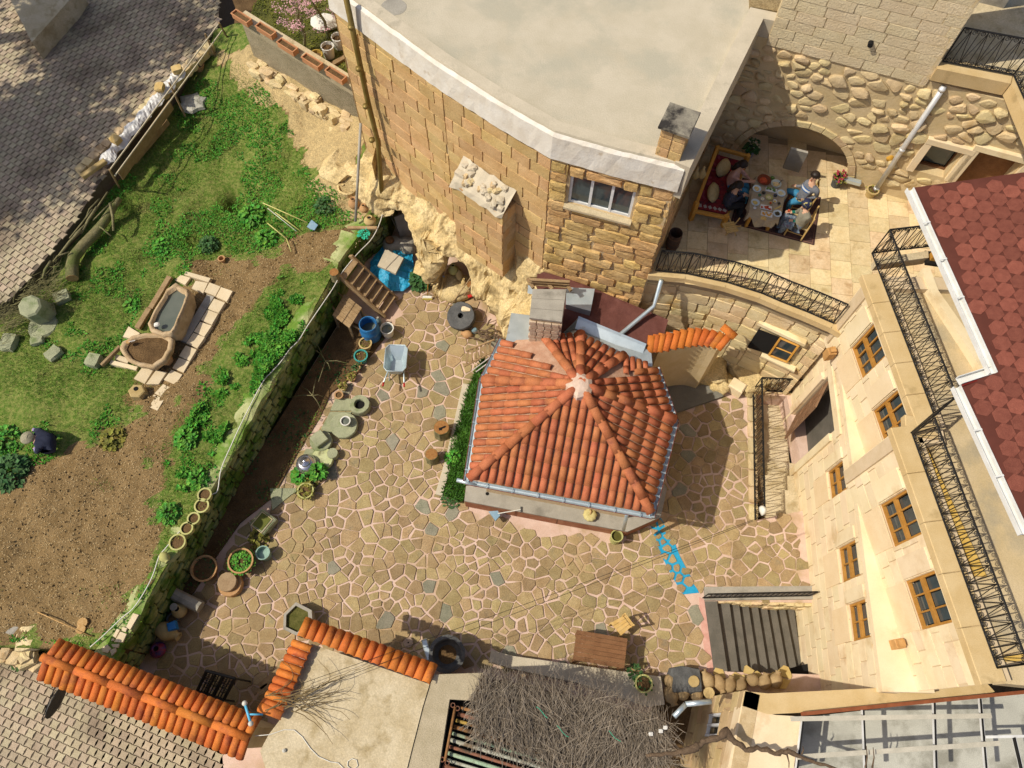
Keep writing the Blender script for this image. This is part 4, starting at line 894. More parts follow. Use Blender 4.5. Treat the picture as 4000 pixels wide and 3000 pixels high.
# ================================================================== wrought iron railings
def spiral(c, ax, up, r, turns=1.4, sgn=1, n=11): return [Vector(c) + (Vector(ax) * math.cos(sgn * 2 * math.pi * turns * k / n) + Vector(up) * math.sin(sgn * 2 * math.pi * turns * k / n)) * r * (1 - .75 * k / n) for k in range(n + 1)]
def railing(label, lines, h=.9, lift=.05, step=.16, fancy=True, name='iron_railing', group='wrought iron railings', r=.011):
    o = lines[0][0]; t = thing(name, label, 'railing', o, group); UPV = V(0, 0, 1)
    for a, b in lines:
        d = (b - a); L_ = d.length; ax = d.normalized(); n = max(2, round(L_ / step)); 
        MB().tube([a + UPV * h, b + UPV * h], .02, 6).build('top_rail', m_iron, t); MB().tube([a + UPV * lift, b + UPV * lift], .016, 6).build('bottom_rail', m_iron, t)
        bars = MB(); sc_ = MB()
        for i in range(n + 1):
            p = a + d * (i / n); bars.tube([p + UPV * lift, p + UPV * h], r if i % n else .017, 4, cap=False)
            if i == n or not fancy: continue
            q = a + d * ((i + 1) / n)
            if i % 2 == 0: bars.tube([p + UPV * lift, q + UPV * (h - .02)], r * .8, 4, cap=False)
            else: bars.tube([p + UPV * (h - .02), q + UPV * lift], r * .8, 4, cap=False)
            m_ = (p + q) / 2
            for zc, sg in ((h - .075, 1), (lift + .075, -1)): sc_.tube(spiral(m_ + UPV * zc, ax * (1 if i % 2 else -1), UPV, .056, sgn=sg), r * .85, 4, cap=False)
        bars.build('bars', m_iron, t, kind='stuff')
        if fancy: sc_.build('scrolls', m_iron, t, kind='stuff')
    return t
pts = [V(p.x, p.y + .03, 4.05) for p in t_edge[:-1]]; pts[0] = V(3.38, pts[0].y - .02, 4.05)
railing('black scroll railing along the curved dining terrace edge', list(zip(pts[:-1], pts[1:])))
C0 = W(3, 1, 890, 540, 6.0); J0 = W(3, 2, 1420, 262, 6.0); J1 = W(3, 2, 1225, 430, 6.0); E0 = W(3, 3, 1965, 795, 6.0); E1 = W(3, 3, 2280, 750, 6.0); C1 = W(3, 1, 1480, 470, 6.0)
railing('black scroll railing on the cream house cornice behind the dining terrace', [(C0, C1), (C0, J0), (J0, J1)])
railing('black scroll railing on the near cornice of the cream house', [(J1 + V(.02, -.03, 0), E0), (E0, E1)])
pa, pb_, pc = P(2939, 1527, .06), P(3100, 1535, .06), P(2947, 2033, .06)
railing('small black scroll railing round the sunken steps', [(pa, pb_), (pa, pc)])
ra_, rb_ = S(78, 248, .09), S(832, 232, .09); railing('plain low black railing above the dark stone staircase', [(ra_, rb_)], h=.62, fancy=False, step=.13)
railing('black scroll railing on the yellow upper balcony', [(W(3, 0, 1500, 545, 7.9), W(3, 0, 2110, 660, 7.9)), (W(3, 0, 2110, 660, 7.9), W(3, 0, 2330, 1150, 7.9))])
# kerb stones under the pit railing
pk = thing('pit_kerb', 'rough kerb stones under the sunken steps railing', 'kerb', pa, None); kb = [block_mesh('kerb_stone', 700 + i, .16, .06, m_rub) for i in range(4)]
for k in range(8): p = pa.lerp(pc, (k + .5) / 8); piece('kerb_stone', kb[k % 4], pk, (p.x - .02, p.y, .0), Matrix.Rotation(math.atan2(pc.y - pa.y, pc.x - pa.x), 3, 'Z'), ((pc - pa).length / 8 - .02, .24, .16))
for k in range(4): p = pa.lerp(pb_, (k + .5) / 4); piece('kerb_stone', kb[k % 4], pk, (p.x, p.y + .05, .0), None, (.24, .2, .14))
def lantern(A, B, pix, label):
    p = onwall(pix, A, B); t = thing('wall_lantern', label, 'lantern', p, 'wooden wall lanterns'); ang = math.atan2((B - A).y, (B - A).x); c = wpt(A, B, wall_s(A, B, p), p.z, .16)
    m_l = MATS['lantern_wood']; MB().box(c, (.19, .19, .30), ang, ch=.01).build('body', m_l, t); MB().box(c + V(0, 0, .19), (.13, .13, .09), ang).build('cap', m_l, t)
    MB().box(c + V(0, 0, -.2), (.13, .13, .1), ang).build('foot', m_l, t); MB().box(wpt(A, B, wall_s(A, B, p), p.z, .04), (.05, .1, .05), ang).build('bracket', m_iron, t)
mat('lantern_wood', (.42, .22, .07), (.50, .28, .1), sc=8, rough=.7, grain=.12)
lantern(FA, FB, Wp(3, 1, 590, 1390), 'wooden wall lantern beside the upper window next to the terrace')
lantern(FA, FB, Wp(3, 2, 850, 760), 'wooden wall lantern half hidden at the step in the cream wall')
lantern(NA, NB, Wp(3, 3, 1180, 580), 'wooden wall lantern under the last upper window near the glass roof')
pipe_thing('white_downpipe', [W(3, 0, 1515, 735, 7.47) + V(0, -.05, 0), V(9.11, 12.84, 3.96)], .062, m_metal, 'white downpipe slanting down the rubble wall behind the terrace', rings=(.02, .55, .95))
# ================================================================== tiled pavilion in the courtyard
def T_(x, y, z): return P(1780 + x / 2.212, 1050 + y / 2.212, z)
EZ, AZ = 2.55, 3.62
apex = T_(1075, 1005, AZ)
hip = [T_(258, 968, EZ + .03), V(-.90, 5.45, EZ), V(3.22, 4.76, EZ), T_(1868, 1300, EZ + .02), T_(1440, 760, 2.98), T_(1078, 575, 2.92), T_(765, 600, 2.92)]
ev = [hip[0], hip[1], hip[2], hip[3], T_(1715, 850, EZ + .12), hip[4], hip[5], hip[6], T_(425, 615, EZ + .1)]
kio = thing('tiled_pavilion', 'many-sided pavilion with an orange clay tile roof in the courtyard', 'pavilion', (1.5, 7, 0))
# faces: apex + two eave points
faces = [(hip[0], hip[1]), (hip[1], hip[2]), (hip[2], hip[3]), (hip[3], ev[4]), (ev[4], hip[4]), (hip[4], hip[5]), (hip[5], hip[6]), (hip[6], ev[8]), (ev[8], hip[0])]
mb = MB()
for a, b in faces: mb.add([apex - V(0, 0, .03), a - V(0, 0, .03), b - V(0, 0, .03)], [(0, 1, 2)])
for a, b in faces: mb.add([a - V(0, 0, .03), a - V(0, 0, .13), b - V(0, 0, .13), b - V(0, 0, .03)], [(0, 1, 2, 3)])
mb.add([p - V(0, 0, .12) for p, _ in faces], [tuple(range(len(faces)))[::-1]])
mb.build('roof_deck', m_ridgeb, kio)
# one barrel tile, 0.2 wide, 0.40 long, head up the slope (+Y), narrower head
def tile_mesh(name, m, r0=.092, r1=.078, ln=.42, n=7, pan=True):
    vs = []
    for (r, y, z) in ((r0, 0, .0), (r1, ln, -.012)):
        for th in (0, .014):
            for k in range(n + 1):
                a = math.pi * k / n; vs.append((-math.cos(a) * (r - th), y, math.sin(a) * (r - th) * .82 + z))
    N_ = n + 1; fs = []
    for k in range(n):
        fs += [(k, k + 1, 2 * N_ + k + 1, 2 * N_ + k)[::-1], (N_ + k, N_ + k + 1, k + 1, k)[::-1], (N_ + k, N_ + k + 1, 3 * N_ + k + 1, 3 * N_ + k), (2 * N_ + k, 2 * N_ + k + 1, 3 * N_ + k + 1, 3 * N_ + k)[::-1]]
    me = bpy.data.meshes.new(name); me.from_pydata(vs, [], fs); me.materials.append(m); me.polygons.foreach_set('use_smooth', [k % 4 == 0 for k in range(len(fs))]); return me
tm = tile_mesh('roof_tile', m_tile); tm2 = tile_mesh('hip_tile', m_tile, .118, .102, .46)
rgq = random.Random(2); ntile = 0
for fi, (a, b) in enumerate(faces):
    e = (b - a); L_ = e.length; ex = e.normalized(); nr = e.cross(apex - a).normalized()
    if nr.z < 0: nr = -nr
    upv = nr.cross(ex).normalized()
    if upv.z < 0: upv = -upv
    ax_ = (apex - a).dot(ex); hgt = (apex - a).dot(upv); M = Matrix((ex, upv, nr)).transposed()
    if M.determinant() < 0: M = Matrix((-ex, upv, nr)).transposed()
    pitch = .195; nc = max(1, round(L_ / pitch)); pitch = L_ / nc
    for i in range(nc):
        s = (i + .5) * pitch; lim = hgt * (s / ax_ if s < ax_ else (L_ - s) / (L_ - ax_)) if ax_ > 0 else 0
        t = -.04; k = 0
        while t < lim - .10:
            sy = min(1., (lim - t + .02) / .42)
            piece('roof_tile', tm, kio, a + ex * s + upv * t + nr * (.012 + .004 * rgq.random()), M @ Matrix.Rotation(R(2.2), 3, 'X') @ Matrix.Rotation(rgq.uniform(-.01, .01), 3, 'Z'), (pitch / .205, max(sy, .35), 1)); t += .345; ntile += 1
# hip tiles
def hip_row(a, b, n=None):
    d = b - a; L_ = d.length; n = n or max(2, round(L_ / .40)); y = d.normalized(); x = y.cross(V(0, 0, 1)).normalized(); z = x.cross(y); M = Matrix((x, y, z)).transposed()
    for k in range(n): piece('hip_tile', tm2, kio, a + d * (k / n) + z * (.055 + .012 * (k % 2)), M @ Matrix.Rotation(R(1.5), 3, 'X'), (1, L_ / n / .40, 1))
for h in hip: hip_row(h + (apex - h).normalized() * -.05, h.lerp(apex, .94))
mb = MB(); mb.lathe([(.33, -.16), (.30, .02), (.2, .09), (.05, .12)], apex, 14, jit=.16, seed=3); mb.build('apex_mortar', mat('pale_mortar', (.56, .40, .29), (.62, .47, .37), sc=5, rough=.95, bump=.5, grain=.1), kio)
# gutter round the visible sides
def half_gutter(a, b, parent, m, r=.062):
    d = b - a; L_ = d.length; y = d.normalized(); x = y.cross(V(0, 0, 1)).normalized(); n = 6; vs = []
    for p in (a, b):
        for k in range(n + 1): an = math.pi * k / n; vs.append(p + x * math.cos(an) * r - V(0, 0, 1) * math.sin(an) * r)
    mbg = MB().add(vs, [(k, k + 1, n + 2 + k, n + 1 + k) for k in range(n)]); mbg.build('gutter', m, parent)
    MB().tube([a + x * r, b + x * r], .009, 4).build('gutter_rim', m_rimred, parent); 
    for k in range(1, int(L_ / .6) + 1):
        c = a.lerp(b, k * .6 / L_ - .1 / L_); MB().box(c + V(0, 0, .006), (2 * r, .025, .006), math.atan2(x.y, x.x)).build('gutter_clip', m, parent)
m_rimred = mat('gutter_rim_red', (.20, .06, .05), rough=.5)
def outw(p, k=.11): q = p - apex; q.z = 0; q.normalize(); return p + q * k - V(0, 0, .07)
go = [outw(ev[8]), outw(hip[0]), outw(hip[1], .15), outw(hip[2], .14), outw(hip[3], .12), outw(ev[4], .1)]
for a, b in zip(go[:-1], go[1:]): half_gutter(a, b, kio, m_zinc)
MB().tube([go[2] + V(-.22, .06, -.06), go[2] + V(.25, -.04, -.10)], .05, 10).build('outlet_pipe', m_zinc, kio, smooth=True)
q0 = W(2, 2, 1000, 1090, 2.35); q1 = W(2, 2, 965, 1255, 1.35); MB().tube([q0, q1], .045, 10).build('outlet_pipe', m_zinc, kio, smooth=True)
# walls and plinth of the pavilion
wl = [p + (apex - p).normalized() * .42 for p in hip[:4]] + [V(3.2, 8.7, 0), V(1.2, 9.6, 0), V(.2, 9.3, 0)]
MB().prism([(p.x, p.y) for p in wl], .0, 2.46).build('wall', m_twall, kio)
pl2 = [W(1, 2, 1815, 880, .56), W(1, 2, 1800, 1010, .56), W(2, 2, 395, 1165, .56), W(2, 2, 1000, 1275, .56), W(2, 2, 1285, 1150, .56), W(2, 2, 1340, 900, .56), V(3.4, 7, .56), V(0, 7, .56), V(-.62, 5.9, .56)]
MB().prism([tuple(p.xy) for p in pl2], .50, .565).build('plinth_slab', m_grey, kio)
MB().prism(inset([tuple(p.xy) for p in pl2], .05), -.02, .50).build('plinth', m_joint, kio)
hol_ = W(1, 2, 1998, 948, .57); MB().lathe([(.045, 0), (.045, .004)], hol_, 14).build('drain_hole', m_black, kio)
mred = mat('red_skirting', (.28, .10, .05), (.36, .17, .09), sc=5, rough=.9, grain=.15)
for a, b in zip(pl2[1:4], pl2[2:5]):
    d = b - a; MB().box((a + b) / 2 + V(d.y, -d.x, 0).normalized() * -.03 - V(0, 0, .3), (d.length - .02, .05, .5), math.atan2(d.y, d.x)).build('skirting', mred, kio)
# zinc flashing where the roof meets rock and the sheet roof
fz = 3.12
MB().prism([tuple(p.xy) for p in (T_(480, 372, 2.75), T_(632, 392, 2.75), T_(800, 560, 2.75), T_(900, 580, 2.75), T_(770, 640, 2.75), T_(430, 632, 2.7))], 2.55, 2.70).build('flashing', m_zinc, kio)
FL = [T_(905, 585, 2.6), T_(1050, 445, 2.6), T_(1640, 690, 2.6), T_(1690, 735, 2.6), T_(1700, 845, 2.6), T_(1480, 850, 2.6), T_(1150, 700, 2.6)]
MB().prism([tuple(p.xy) for p in FL], 2.4, 2.62).build('flashing', m_zinc, kio)
a, b = T_(1055, 430, 2.80), T_(1640, 670, 2.72); dd_ = (b - a).normalized(); nn = V(dd_.y, -dd_.x, 0)
mbf = MB(); mbf.add([a, b, b + nn * .20 - V(0, 0, .13), a + nn * .22 - V(0, 0, .13)], [(0, 1, 2, 3)]); mbf.add([a + V(0, 0, .004), b + V(0, 0, .004), b - nn * .05 + V(0, 0, .05), a - nn * .05 + V(0, 0, .05)], [(3, 2, 1, 0)]); mbf.build('upstand', m_zinc, kio)
a2 = T_(905, 575, 2.74); mbf = MB(); mbf.add([a, a2, a2 + V(.16, .1, -.05), a + V(.14, -.12, -.18)], [(0, 1, 2, 3)]); mbf.build('upstand', mat('dull_zinc', (.22, .25, .24), rough=.6, metal=.4), kio)
# chimney of the pavilion
ct = [T_(665, 175, 3.95), T_(955, 178, 3.95), T_(915, 462, 3.95), T_(637, 428, 3.95)]
kch = thing('squat_chimney', 'squat brick chimney under three grey slabs beside the tiled pavilion', 'chimney', V(ct[3].x + .4, ct[3].y + .3, 2.9))
cen = sum((Vector(p) for p in ct), V(0, 0, 0)) / 4
mb = MB(); mb.prism([tuple((cen + (p - cen) * .93).xy) for p in ct], 2.3, 3.90); mb.build('core', m_joint, kch)
cbm = [block_mesh('brick', 480 + i, .1, .04, mat('pink_brick', (.46, .33, .22), (.54, .42, .30), sc=4, rough=.95, rnd=.12, grain=.15, bump=.4) if not i else MATS['pink_brick']) for i in range(3)]
for (a, b) in ((ct[3], ct[2]), (ct[2], ct[1])):
    a, b = cen + (a - cen) * .95, cen + (b - cen) * .95; d = b - a; n_ = 4; 
    for r_ in range(7):
        for k in range(n_):
            p = a.lerp(b, (k + (.5 if r_ % 2 else .35)) / n_) 
            if (k + .5) / n_ > .98: continue
            piece('brick', cbm[(k + r_) % 3], kch, (p.x, p.y, 2.74 + .165 * r_), Matrix.Rotation(math.atan2(d.y, d.x), 3, 'Z'), (d.length / n_ - .015, .08, .15))
for k in range(3):
    p4 = [ct[0].lerp(ct[3], (k + .015) / 3), ct[0].lerp(ct[3], (k + .985) / 3), ct[1].lerp(ct[2], (k + .985) / 3), ct[1].lerp(ct[2], (k + .015) / 3)]
    MB().prism([tuple(p.xy) for p in p4], 3.90, 3.96 + .004 * k).build('cap_slab', m_grey, kch)
# pallet leaning behind
pal = thing('wooden_pallet', 'weathered wooden pallet lying behind the squat chimney', 'pallet', T_(800, 140, 3.8))
pA, pB, pC, pD = T_(640, 92, 3.6), T_(985, 112, 3.6), T_(980, 172, 3.3), T_(632, 140, 3.3)
for t_ in (0, .34, .8):
    a, b = pA.lerp(pD, t_), pB.lerp(pC, t_); MB().box((a + b) / 2, ((b - a).length, .07, .03), math.atan2((b - a).y, (b - a).x)).build('board', m_wood, pal)
for t_ in (.03, .5, .97):
    a, b = pA.lerp(pB, t_), pD.lerp(pC, t_); MB().box((a + b) / 2 - V(0, 0, .05), (.07, (b - a).length, .07), math.atan2((b - a).y, (b - a).x) - math.pi / 2).build('block', m_wood, pal)
# dark red sheet roof
sr = thing('red_sheet_roof', 'wrinkled dark red felt roof between the rock and the pavilion', 'roof', T_(1300, 400, 3.3))
shp = [T_(710, 15, 2.86), T_(1000, 95, 2.86), T_(1350, 235, 2.72), T_(1838, 440, 2.66), T_(1790, 600, 2.6), T_(1735, 672, 2.58), T_(1640, 640, 2.6), T_(1055, 420, 2.72), T_(940, 560, 2.7), T_(880, 560, 2.7), T_(690, 150, 2.8)]
zs = rbf([tuple(p) for p in shp]); P2 = [(p.x, p.y) for p in shp]; pts2 = [Vector(p) for p in P2]; nb = len(pts2); rgs = random.Random(8)
for gx in np.arange(-.9, 4.2, .09):
    for gy in np.arange(8.2, 12, .09):
        if inside((gx, gy), P2): pts2.append(Vector((gx + rgs.uniform(-.02, .02), gy + rgs.uniform(-.02, .02))))
from mathutils.geometry import delaunay_2d_cdt
v2, e2, f2, *_ = delaunay_2d_cdt(pts2, [(i, (i + 1) % nb) for i in range(nb)], [], 1, 1e-5); xx = np.array([v.x for v in v2]); yy = np.array([v.y for v in v2])
zz = zs(xx, yy) + (vnoise(xx, yy, 2.1, 3) - .5) * .10 + (vnoise(xx, yy, 5, 4) - .5) * .045
m_felt = mat('red_felt', (.105, .035, .026), (.135, .05, .038), sc=5, rough=.75, bump=.4, bsc=14, grain=.2, gsc=60)
MB().add(np.c_[xx, yy, zz].tolist(), [tuple(f) for f in f2]).build('sheet', m_felt, sr, smooth=True)
z_ = lambda p, d: p + V(0, 0, d)
zc = [T_(955, 165, 3.0), T_(1200, 180, 3.0), T_(1165, 372, 2.92), T_(950, 315, 2.92)]
mbz = MB().add([z_(p, .04) for p in zc] + [z_(p, -.2) for p in zc], [(3, 2, 1, 0), (3, 2, 6, 7), (2, 1, 5, 6)]); mbz.build('zinc_patch', m_zinc, sr)
zc = [T_(625, 145, 3.0), T_(668, 150, 3.0), T_(665, 225, 2.95), T_(620, 215, 2.95)]; MB().add([z_(p, .02) for p in zc], [(3, 2, 1, 0)]).build('zinc_patch', m_zinc, sr)
pipe_thing('zinc_downpipe', [W(2, 1, 1290, 765, 3.95), W(2, 1, 1228, 985, 2.95), W(2, 1, 925, 1240, 2.72)], .055, m_zinc, 'zinc downpipe bending from the terrace ledge to the pavilion roof')
def T2(x, y, z): return P(2500 + x / 2.765, 1050 + y / 2.765, z)
aw = thing('curved_tiled_wall', 'short curved wall with orange tile coping by the pavilion door', 'wall', T2(600, 900, 0))
ctop = [(245, 700), (325, 690), (405, 672), (480, 658), (560, 645), (640, 645), (725, 655), (810, 672), (890, 695), (955, 725)]
cbot = [(200, 900), (270, 890), (350, 872), (430, 858), (510, 845), (575, 835), (640, 830), (700, 832), (765, 845), (835, 868), (905, 895)]
tcop = tile_mesh('coping_tile', m_tile2, .10, .10, .46); ZT, ZB = 2.75, 2.55
rows_t = [T2(*p, ZT) for p in [(130, 720), (185, 710)] + ctop]; rows_b = [T2(*p, ZB) for p in [(110, 905), (155, 902)] + cbot[:-1]]
for a, b in zip(rows_b, rows_t):
    y = (b - a); L_ = y.length; y.normalize(); x = y.cross(V(0, 0, 1)).normalized(); z = x.cross(y); piece('coping_tile', tcop, aw, a, Matrix((x, y, z)).transposed(), (1.0, L_ / .46, 1))
y = T2(890, 620, 2.85) - T2(1030, 740, 2.8); L_ = y.length; y.normalize(); x = y.cross(V(0, 0, 1)).normalized(); z = x.cross(y); piece('coping_tile', tcop, aw, T2(1030, 740, 2.8), Matrix((x, y, z)).transposed(), (1.1, L_ / .46, 1))
mb = MB(); n_ = len(rows_t)
for k in range(2, n_ - 1):
    a, b, c, d = rows_b[k], rows_b[k + 1], rows_t[k + 1], rows_t[k]; mb.prism([tuple(p.xy) for p in (a, b, c, d)], 0, 2.53)
mb.build('wall_body', m_render, aw)
mb = MB(); mb.lathe([(.05, 0), (.30, .1), (.36, .5), (.33, 1.0), (.26, 1.6), (.24, 2.3), (.05, 2.5)], T2(930, 890, 0) + V(.05, .25, 0), 12, jit=.14, seed=4); mb.build('rounded_end', m_tuff, aw, smooth=True)
# dark glazed doorway
gd = thing('glass_door', 'dark glass door with aluminium frame beside the pavilion', 'door', T2(380, 1130, .1))
A, B = T2(150, 1120, .12), T2(440, 1130, .12); A.x -= .05
m_alu = mat('aluminium', (.55, .55, .50), rough=.35, metal=.6)
hh = 2.3; ang = math.atan2((B - A).y, (B - A).x); c = (A + B) / 2
MB().box(c + V(0, .03, hh / 2), ((B - A).length - .02, .02, hh), ang).build('pane', m_glass, gd)
for p in (A, B): MB().box(p + V(0, 0, hh / 2), (.06, .06, hh), ang).build('stile', m_alu, gd)
MB().box(c + V(0, 0, hh + .03), ((B - A).length + .06, .07, .06), ang).build('head', m_alu, gd); MB().box(c + V(0, -.02, .03), ((B - A).length, .12, .06), ang).build('threshold', m_alu, gd)
sb = [T2(245, 1200, .12), T2(560, 1130, .12), T2(910, 1345, .12), T2(905, 1375, .12), T2(360, 1560, .12), T2(300, 1400, .12)]
ob = MB().prism([tuple(p.xy) for p in sb], -.02, .125).build('slate_doorstep', mat('slate_flag', (.15, .145, .12), (.19, .18, .15), sc=3, rough=.8, grain=.12)); ob['label'] = 'dark slate slab in front of the glass door'; ob['category'] = 'doorstep'
# window in the terrace wall
wt = thing('niche_window', 'small honey wood window in the terrace retaining wall', 'window', T2(1550, 860, 2.6))
def bigq(name, pts, m, parent, th=.0):
    vs = [Vector(p) for p in pts]; MB().add(vs, [tuple(range(len(vs)))]).build(name, m, parent)
def tw_p(x, y, out=.0):
    best = None
    for i in range(len(tl) - 1):
        p = onwall((2500 + x / 2.765, 1050 + y / 2.765), tl[i], tl[i + 1]); s_ = wall_s(tl[i], tl[i + 1], p)
        if -.02 <= s_ <= (tl[i + 1] - tl[i]).xy.length + .02: best = (i, s_, p.z)
    if best is None: best = (4, 0.1, 3)
    return wpt(tl[best[0]], tl[best[0] + 1], best[1], best[2], out)
o_ = .06
bigq('recess', [tw_p(1290, 630, o_), tw_p(1165, 830, o_), tw_p(1400, 905, o_ - .0), tw_p(1620, 990, o_), tw_p(1735, 800, o_)], m_black, wt)
fr = [tw_p(1530, 715, .09), tw_p(1405, 900, .09), tw_p(1600, 975, .09), tw_p(1725, 800, .09)]
for k in range(4): MB().tube([fr[k], fr[(k + 1) % 4]], .035, 4).build('frame_bar', m_pine, wt)
MB().tube([fr[0].lerp(fr[1], .5), fr[3].lerp(fr[2], .5)], .02, 4).build('glazing_bar', m_pine, wt)
bigq('pane', [f + V(0, .02, 0) for f in fr], m_glass, wt)
MB().box((tw_p(1400, 930) + tw_p(1580, 1010)) / 2 + V(.02, -.06, -.02), (.95, .22, .10), R(-28), ch=.015).build('sill', m_cream, wt)
MB().box((tw_p(1300, 600) + tw_p(1730, 770)) / 2 + V(.02, -.05, .08), (1.25, .16, .14), R(-28), ch=.015).build('lintel', m_cream, wt)
# rock knobs and a squared block by the slab
rkb = [block_mesh('boulder', 800 + i, .4, .16, m_tuff, 3) for i in range(4)]
for k in rkb: smooth_mesh(k)
for k, (x, y, sz, lab) in enumerate(((760, 1120, (.75, .9, .55), 'low tuff boulder at the foot of the curved tiled wall'), (880, 1250, (.6, .5, .4), 'rounded tuff boulder behind the squared stone block'), (1150, 1150, (1.2, .8, .45), 'broad tuff rock between the niche window and the small railing'), (1330, 1010, (1.1, .8, 1.2), 'rock knob below the niche window'))):
    p = T2(x, y, .1); o = bpy.data.objects.new('boulder', rkb[k]); col.objects.link(o); o.location = (p.x, p.y, sz[2] * .3); o.scale = sz; o.rotation_euler = (0, 0, k); o['label'] = lab; o['category'] = 'boulder'; o['group'] = 'tuff boulders'
p = T2(1040, 1285, .2); o = MB().box(p + V(0, 0, 0), (.42, .32, .42), R(-35), ch=.03).build('squared_block', m_cream); o['label'] = 'squared pale stone block at the corner of the slate slab'; o['category'] = 'stone block'
# ================================================================== gate wall, annex, brushwood, glazed frame
def solo(mb, name, m, label, cat, group=None, smooth=False):
    o = mb.build(name, m, smooth=smooth); o['label'] = label; o['category'] = cat
    if group: o['group'] = group
    return o
def frame_m(y, up=V(0, 0, 1)):
    y = y.normalized(); x = y.cross(up).normalized(); return Matrix((x, y, x.cross(y))).transposed()
m_cwall = mat('gate_plaster', (.52, .40, .22), (.58, .46, .28), sc=2, rough=.95, bump=.4, grain=.12)
gate = thing('tiled_gate_wall', 'street wall with a double-pitched orange tile coping at lower left', 'wall', W(0, 3, 1250, 1050, 0))
ga, gb = W(0, 3, 372, 705, 2.46), W(0, 3, 2160, 1405, 2.46); gd_ = (gb - ga); gl = gd_.length; gx = gd_.normalized(); gn = V(-gx.y, gx.x, 0)
tg = tile_mesh('coping_tile', m_tile2, .098, .094, .44); n = 27
for i in range(n):
    p = ga + gd_ * ((i + .5) / n)
    for sg in (1, -1): e = p + gn * sg * .42 - V(0, 0, .20); piece('coping_tile', tg, gate, e, frame_m((p + V(0, 0, -.02) - e)), (gl / n / .196, 1.02, 1))
tr = tile_mesh('ridge_tile', m_tile2, .088, .084, .92, 8); nr_ = 6
for i in range(nr_): p = ga + gd_ * (i / nr_) - gx * .03; piece('ridge_tile', tr, gate, p + V(0, 0, .0 + .006 * (i % 2)), frame_m(gd_), (1, gl / nr_ / .90, 1))
c = (ga + gb) / 2; MB().box(V(c.x, c.y, 1.1), (gl - .1, .42, 2.26), math.atan2(gx.y, gx.x)).build('wall_body', m_cwall, gate)
# iron gate leaf standing open inside
gq = [W(0, 3, 1785, 818, 1.15), W(0, 3, 2032, 885, 1.15), W(0, 3, 1935, 1070, .75), W(0, 3, 1700, 995, .75)]; gt = thing('iron_gate', 'black wrought iron gate leaf standing behind the tiled wall', 'gate', V(gq[3].x, gq[3].y, 0))
for a, b in ((0, 1), (1, 2), (2, 3), (3, 0)): MB().tube([gq[a], gq[b]], .035, 6).build('frame_bar', m_iron, gt)
for t in (.33, .6): MB().tube([gq[0].lerp(gq[1], t), gq[3].lerp(gq[2], t)], .035, 6).build('frame_bar', m_iron, gt)
for k in (0, 1, 2, 3): MB().tube([gq[k], V(gq[k].x, gq[k].y, 0)], .022, 5).build('leg', m_iron, gt)
mbx = MB()
for k in range(10):
    t = (k + .5) / 10; a, b = gq[0].lerp(gq[1], t), gq[3].lerp(gq[2], t); mbx.tube([a, b], .014, 4); mbx.tube(spiral(a.lerp(b, .25 + .2 * (k % 3)), (gq[1] - gq[0]).normalized(), (gq[0] - gq[3]).normalized(), .09), .011, 4)
mbx.build('bars', m_iron, gt, kind='stuff')
# hanging sign on the street side
sc0 = W(0, 3, 485, 1085, 1.9); sg_ = thing('hanging_sign', 'oval black iron sign on a scroll bracket outside the tiled wall', 'sign', V(sc0.x, sc0.y, 1.6))
od = -gn; mbx = MB(); N_ = 20; vs = []
for o_ in (-.012, .012):
    for k in range(N_): a = 2 * math.pi * k / N_; vs.append(sc0 + od * math.cos(a) * .36 + V(0, 0, 1) * math.sin(a) * .22 + gx * o_)
mbx.add(vs, [tuple(range(N_))[::-1], tuple(range(N_, 2 * N_))] + [(k, (k + 1) % N_, N_ + (k + 1) % N_, N_ + k) for k in range(N_)]); mbx.build('panel', m_iron, sg_)
m_gold = mat('sign_gilt', (.25, .19, .08), rough=.5, metal=.5); mbx = MB()
for k in range(7): mbx.tube(spiral(sc0 + od * (-.22 + .075 * k) - gx * .016, od, V(0, 0, 1), .05, sgn=(-1) ** k), .006, 4)
mbx.build('ornament', m_gold, sg_)
bk = sc0 - gx * .10; MB().tube([bk - od * .40 + V(0, 0, .2), bk + od * .42 + V(0, 0, -.02)], .012, 5).build('bracket', m_iron, sg_)
mbx = MB()
for k in range(3): mbx.tube(spiral(bk + od * (-.3 + .22 * k) - gx * .02 + V(0, 0, .06), od, V(0, 0, 1), .07 - .012 * k, sgn=1), .009, 4)
mbx.build('scrolls', m_iron, sg_)
# pale blue pipe bracket at the wall corner
m_blue = mat('blue_paint', (.10, .42, .62), (.14, .48, .68), sc=5, rough=.45); m_knob = mat('dirty_white', (.6, .57, .48), rough=.6)
bpz = 2.75; b1_, b2_, b3_ = W(0, 3, 2115, 1100, bpz), W(0, 3, 2168, 1275, bpz), W(1, 3, 60, 1195, bpz - .1); bp = thing('blue_pipe_bracket', 'light blue pipe bracket with white knobs at the coping corner', 'bracket', V(b2_.x, b2_.y, 2.5))
MB().tube([b1_, b2_], .028, 8).build('bar', m_blue, bp, smooth=True); MB().tube([b1_.lerp(b2_, .55), b3_], .02, 8).build('arm', m_blue, bp, smooth=True)
for p in (b1_, b2_): MB().lathe([(.02, -.05), (.05, -.025), (.055, .02), (.02, .05)], p, 10).build('knob', m_knob, bp, smooth=True)
ann = thing('annex', 'low annex with flat concrete roof and L-shaped orange tile edging', 'annex', W(1, 3, 800, 1200, 0))
az = 2.32
cp = [W(1, 3, *p, az) for p in ((480, 585), (1500, 935), (1440, 1130), (1290, 1720), (100, 1720), (35, 1510), (110, 1370), (235, 1205), (350, 900))]
MB().prism([tuple(p.xy) for p in cp], -1.7, az).build('roof_slab', m_conc, ann)
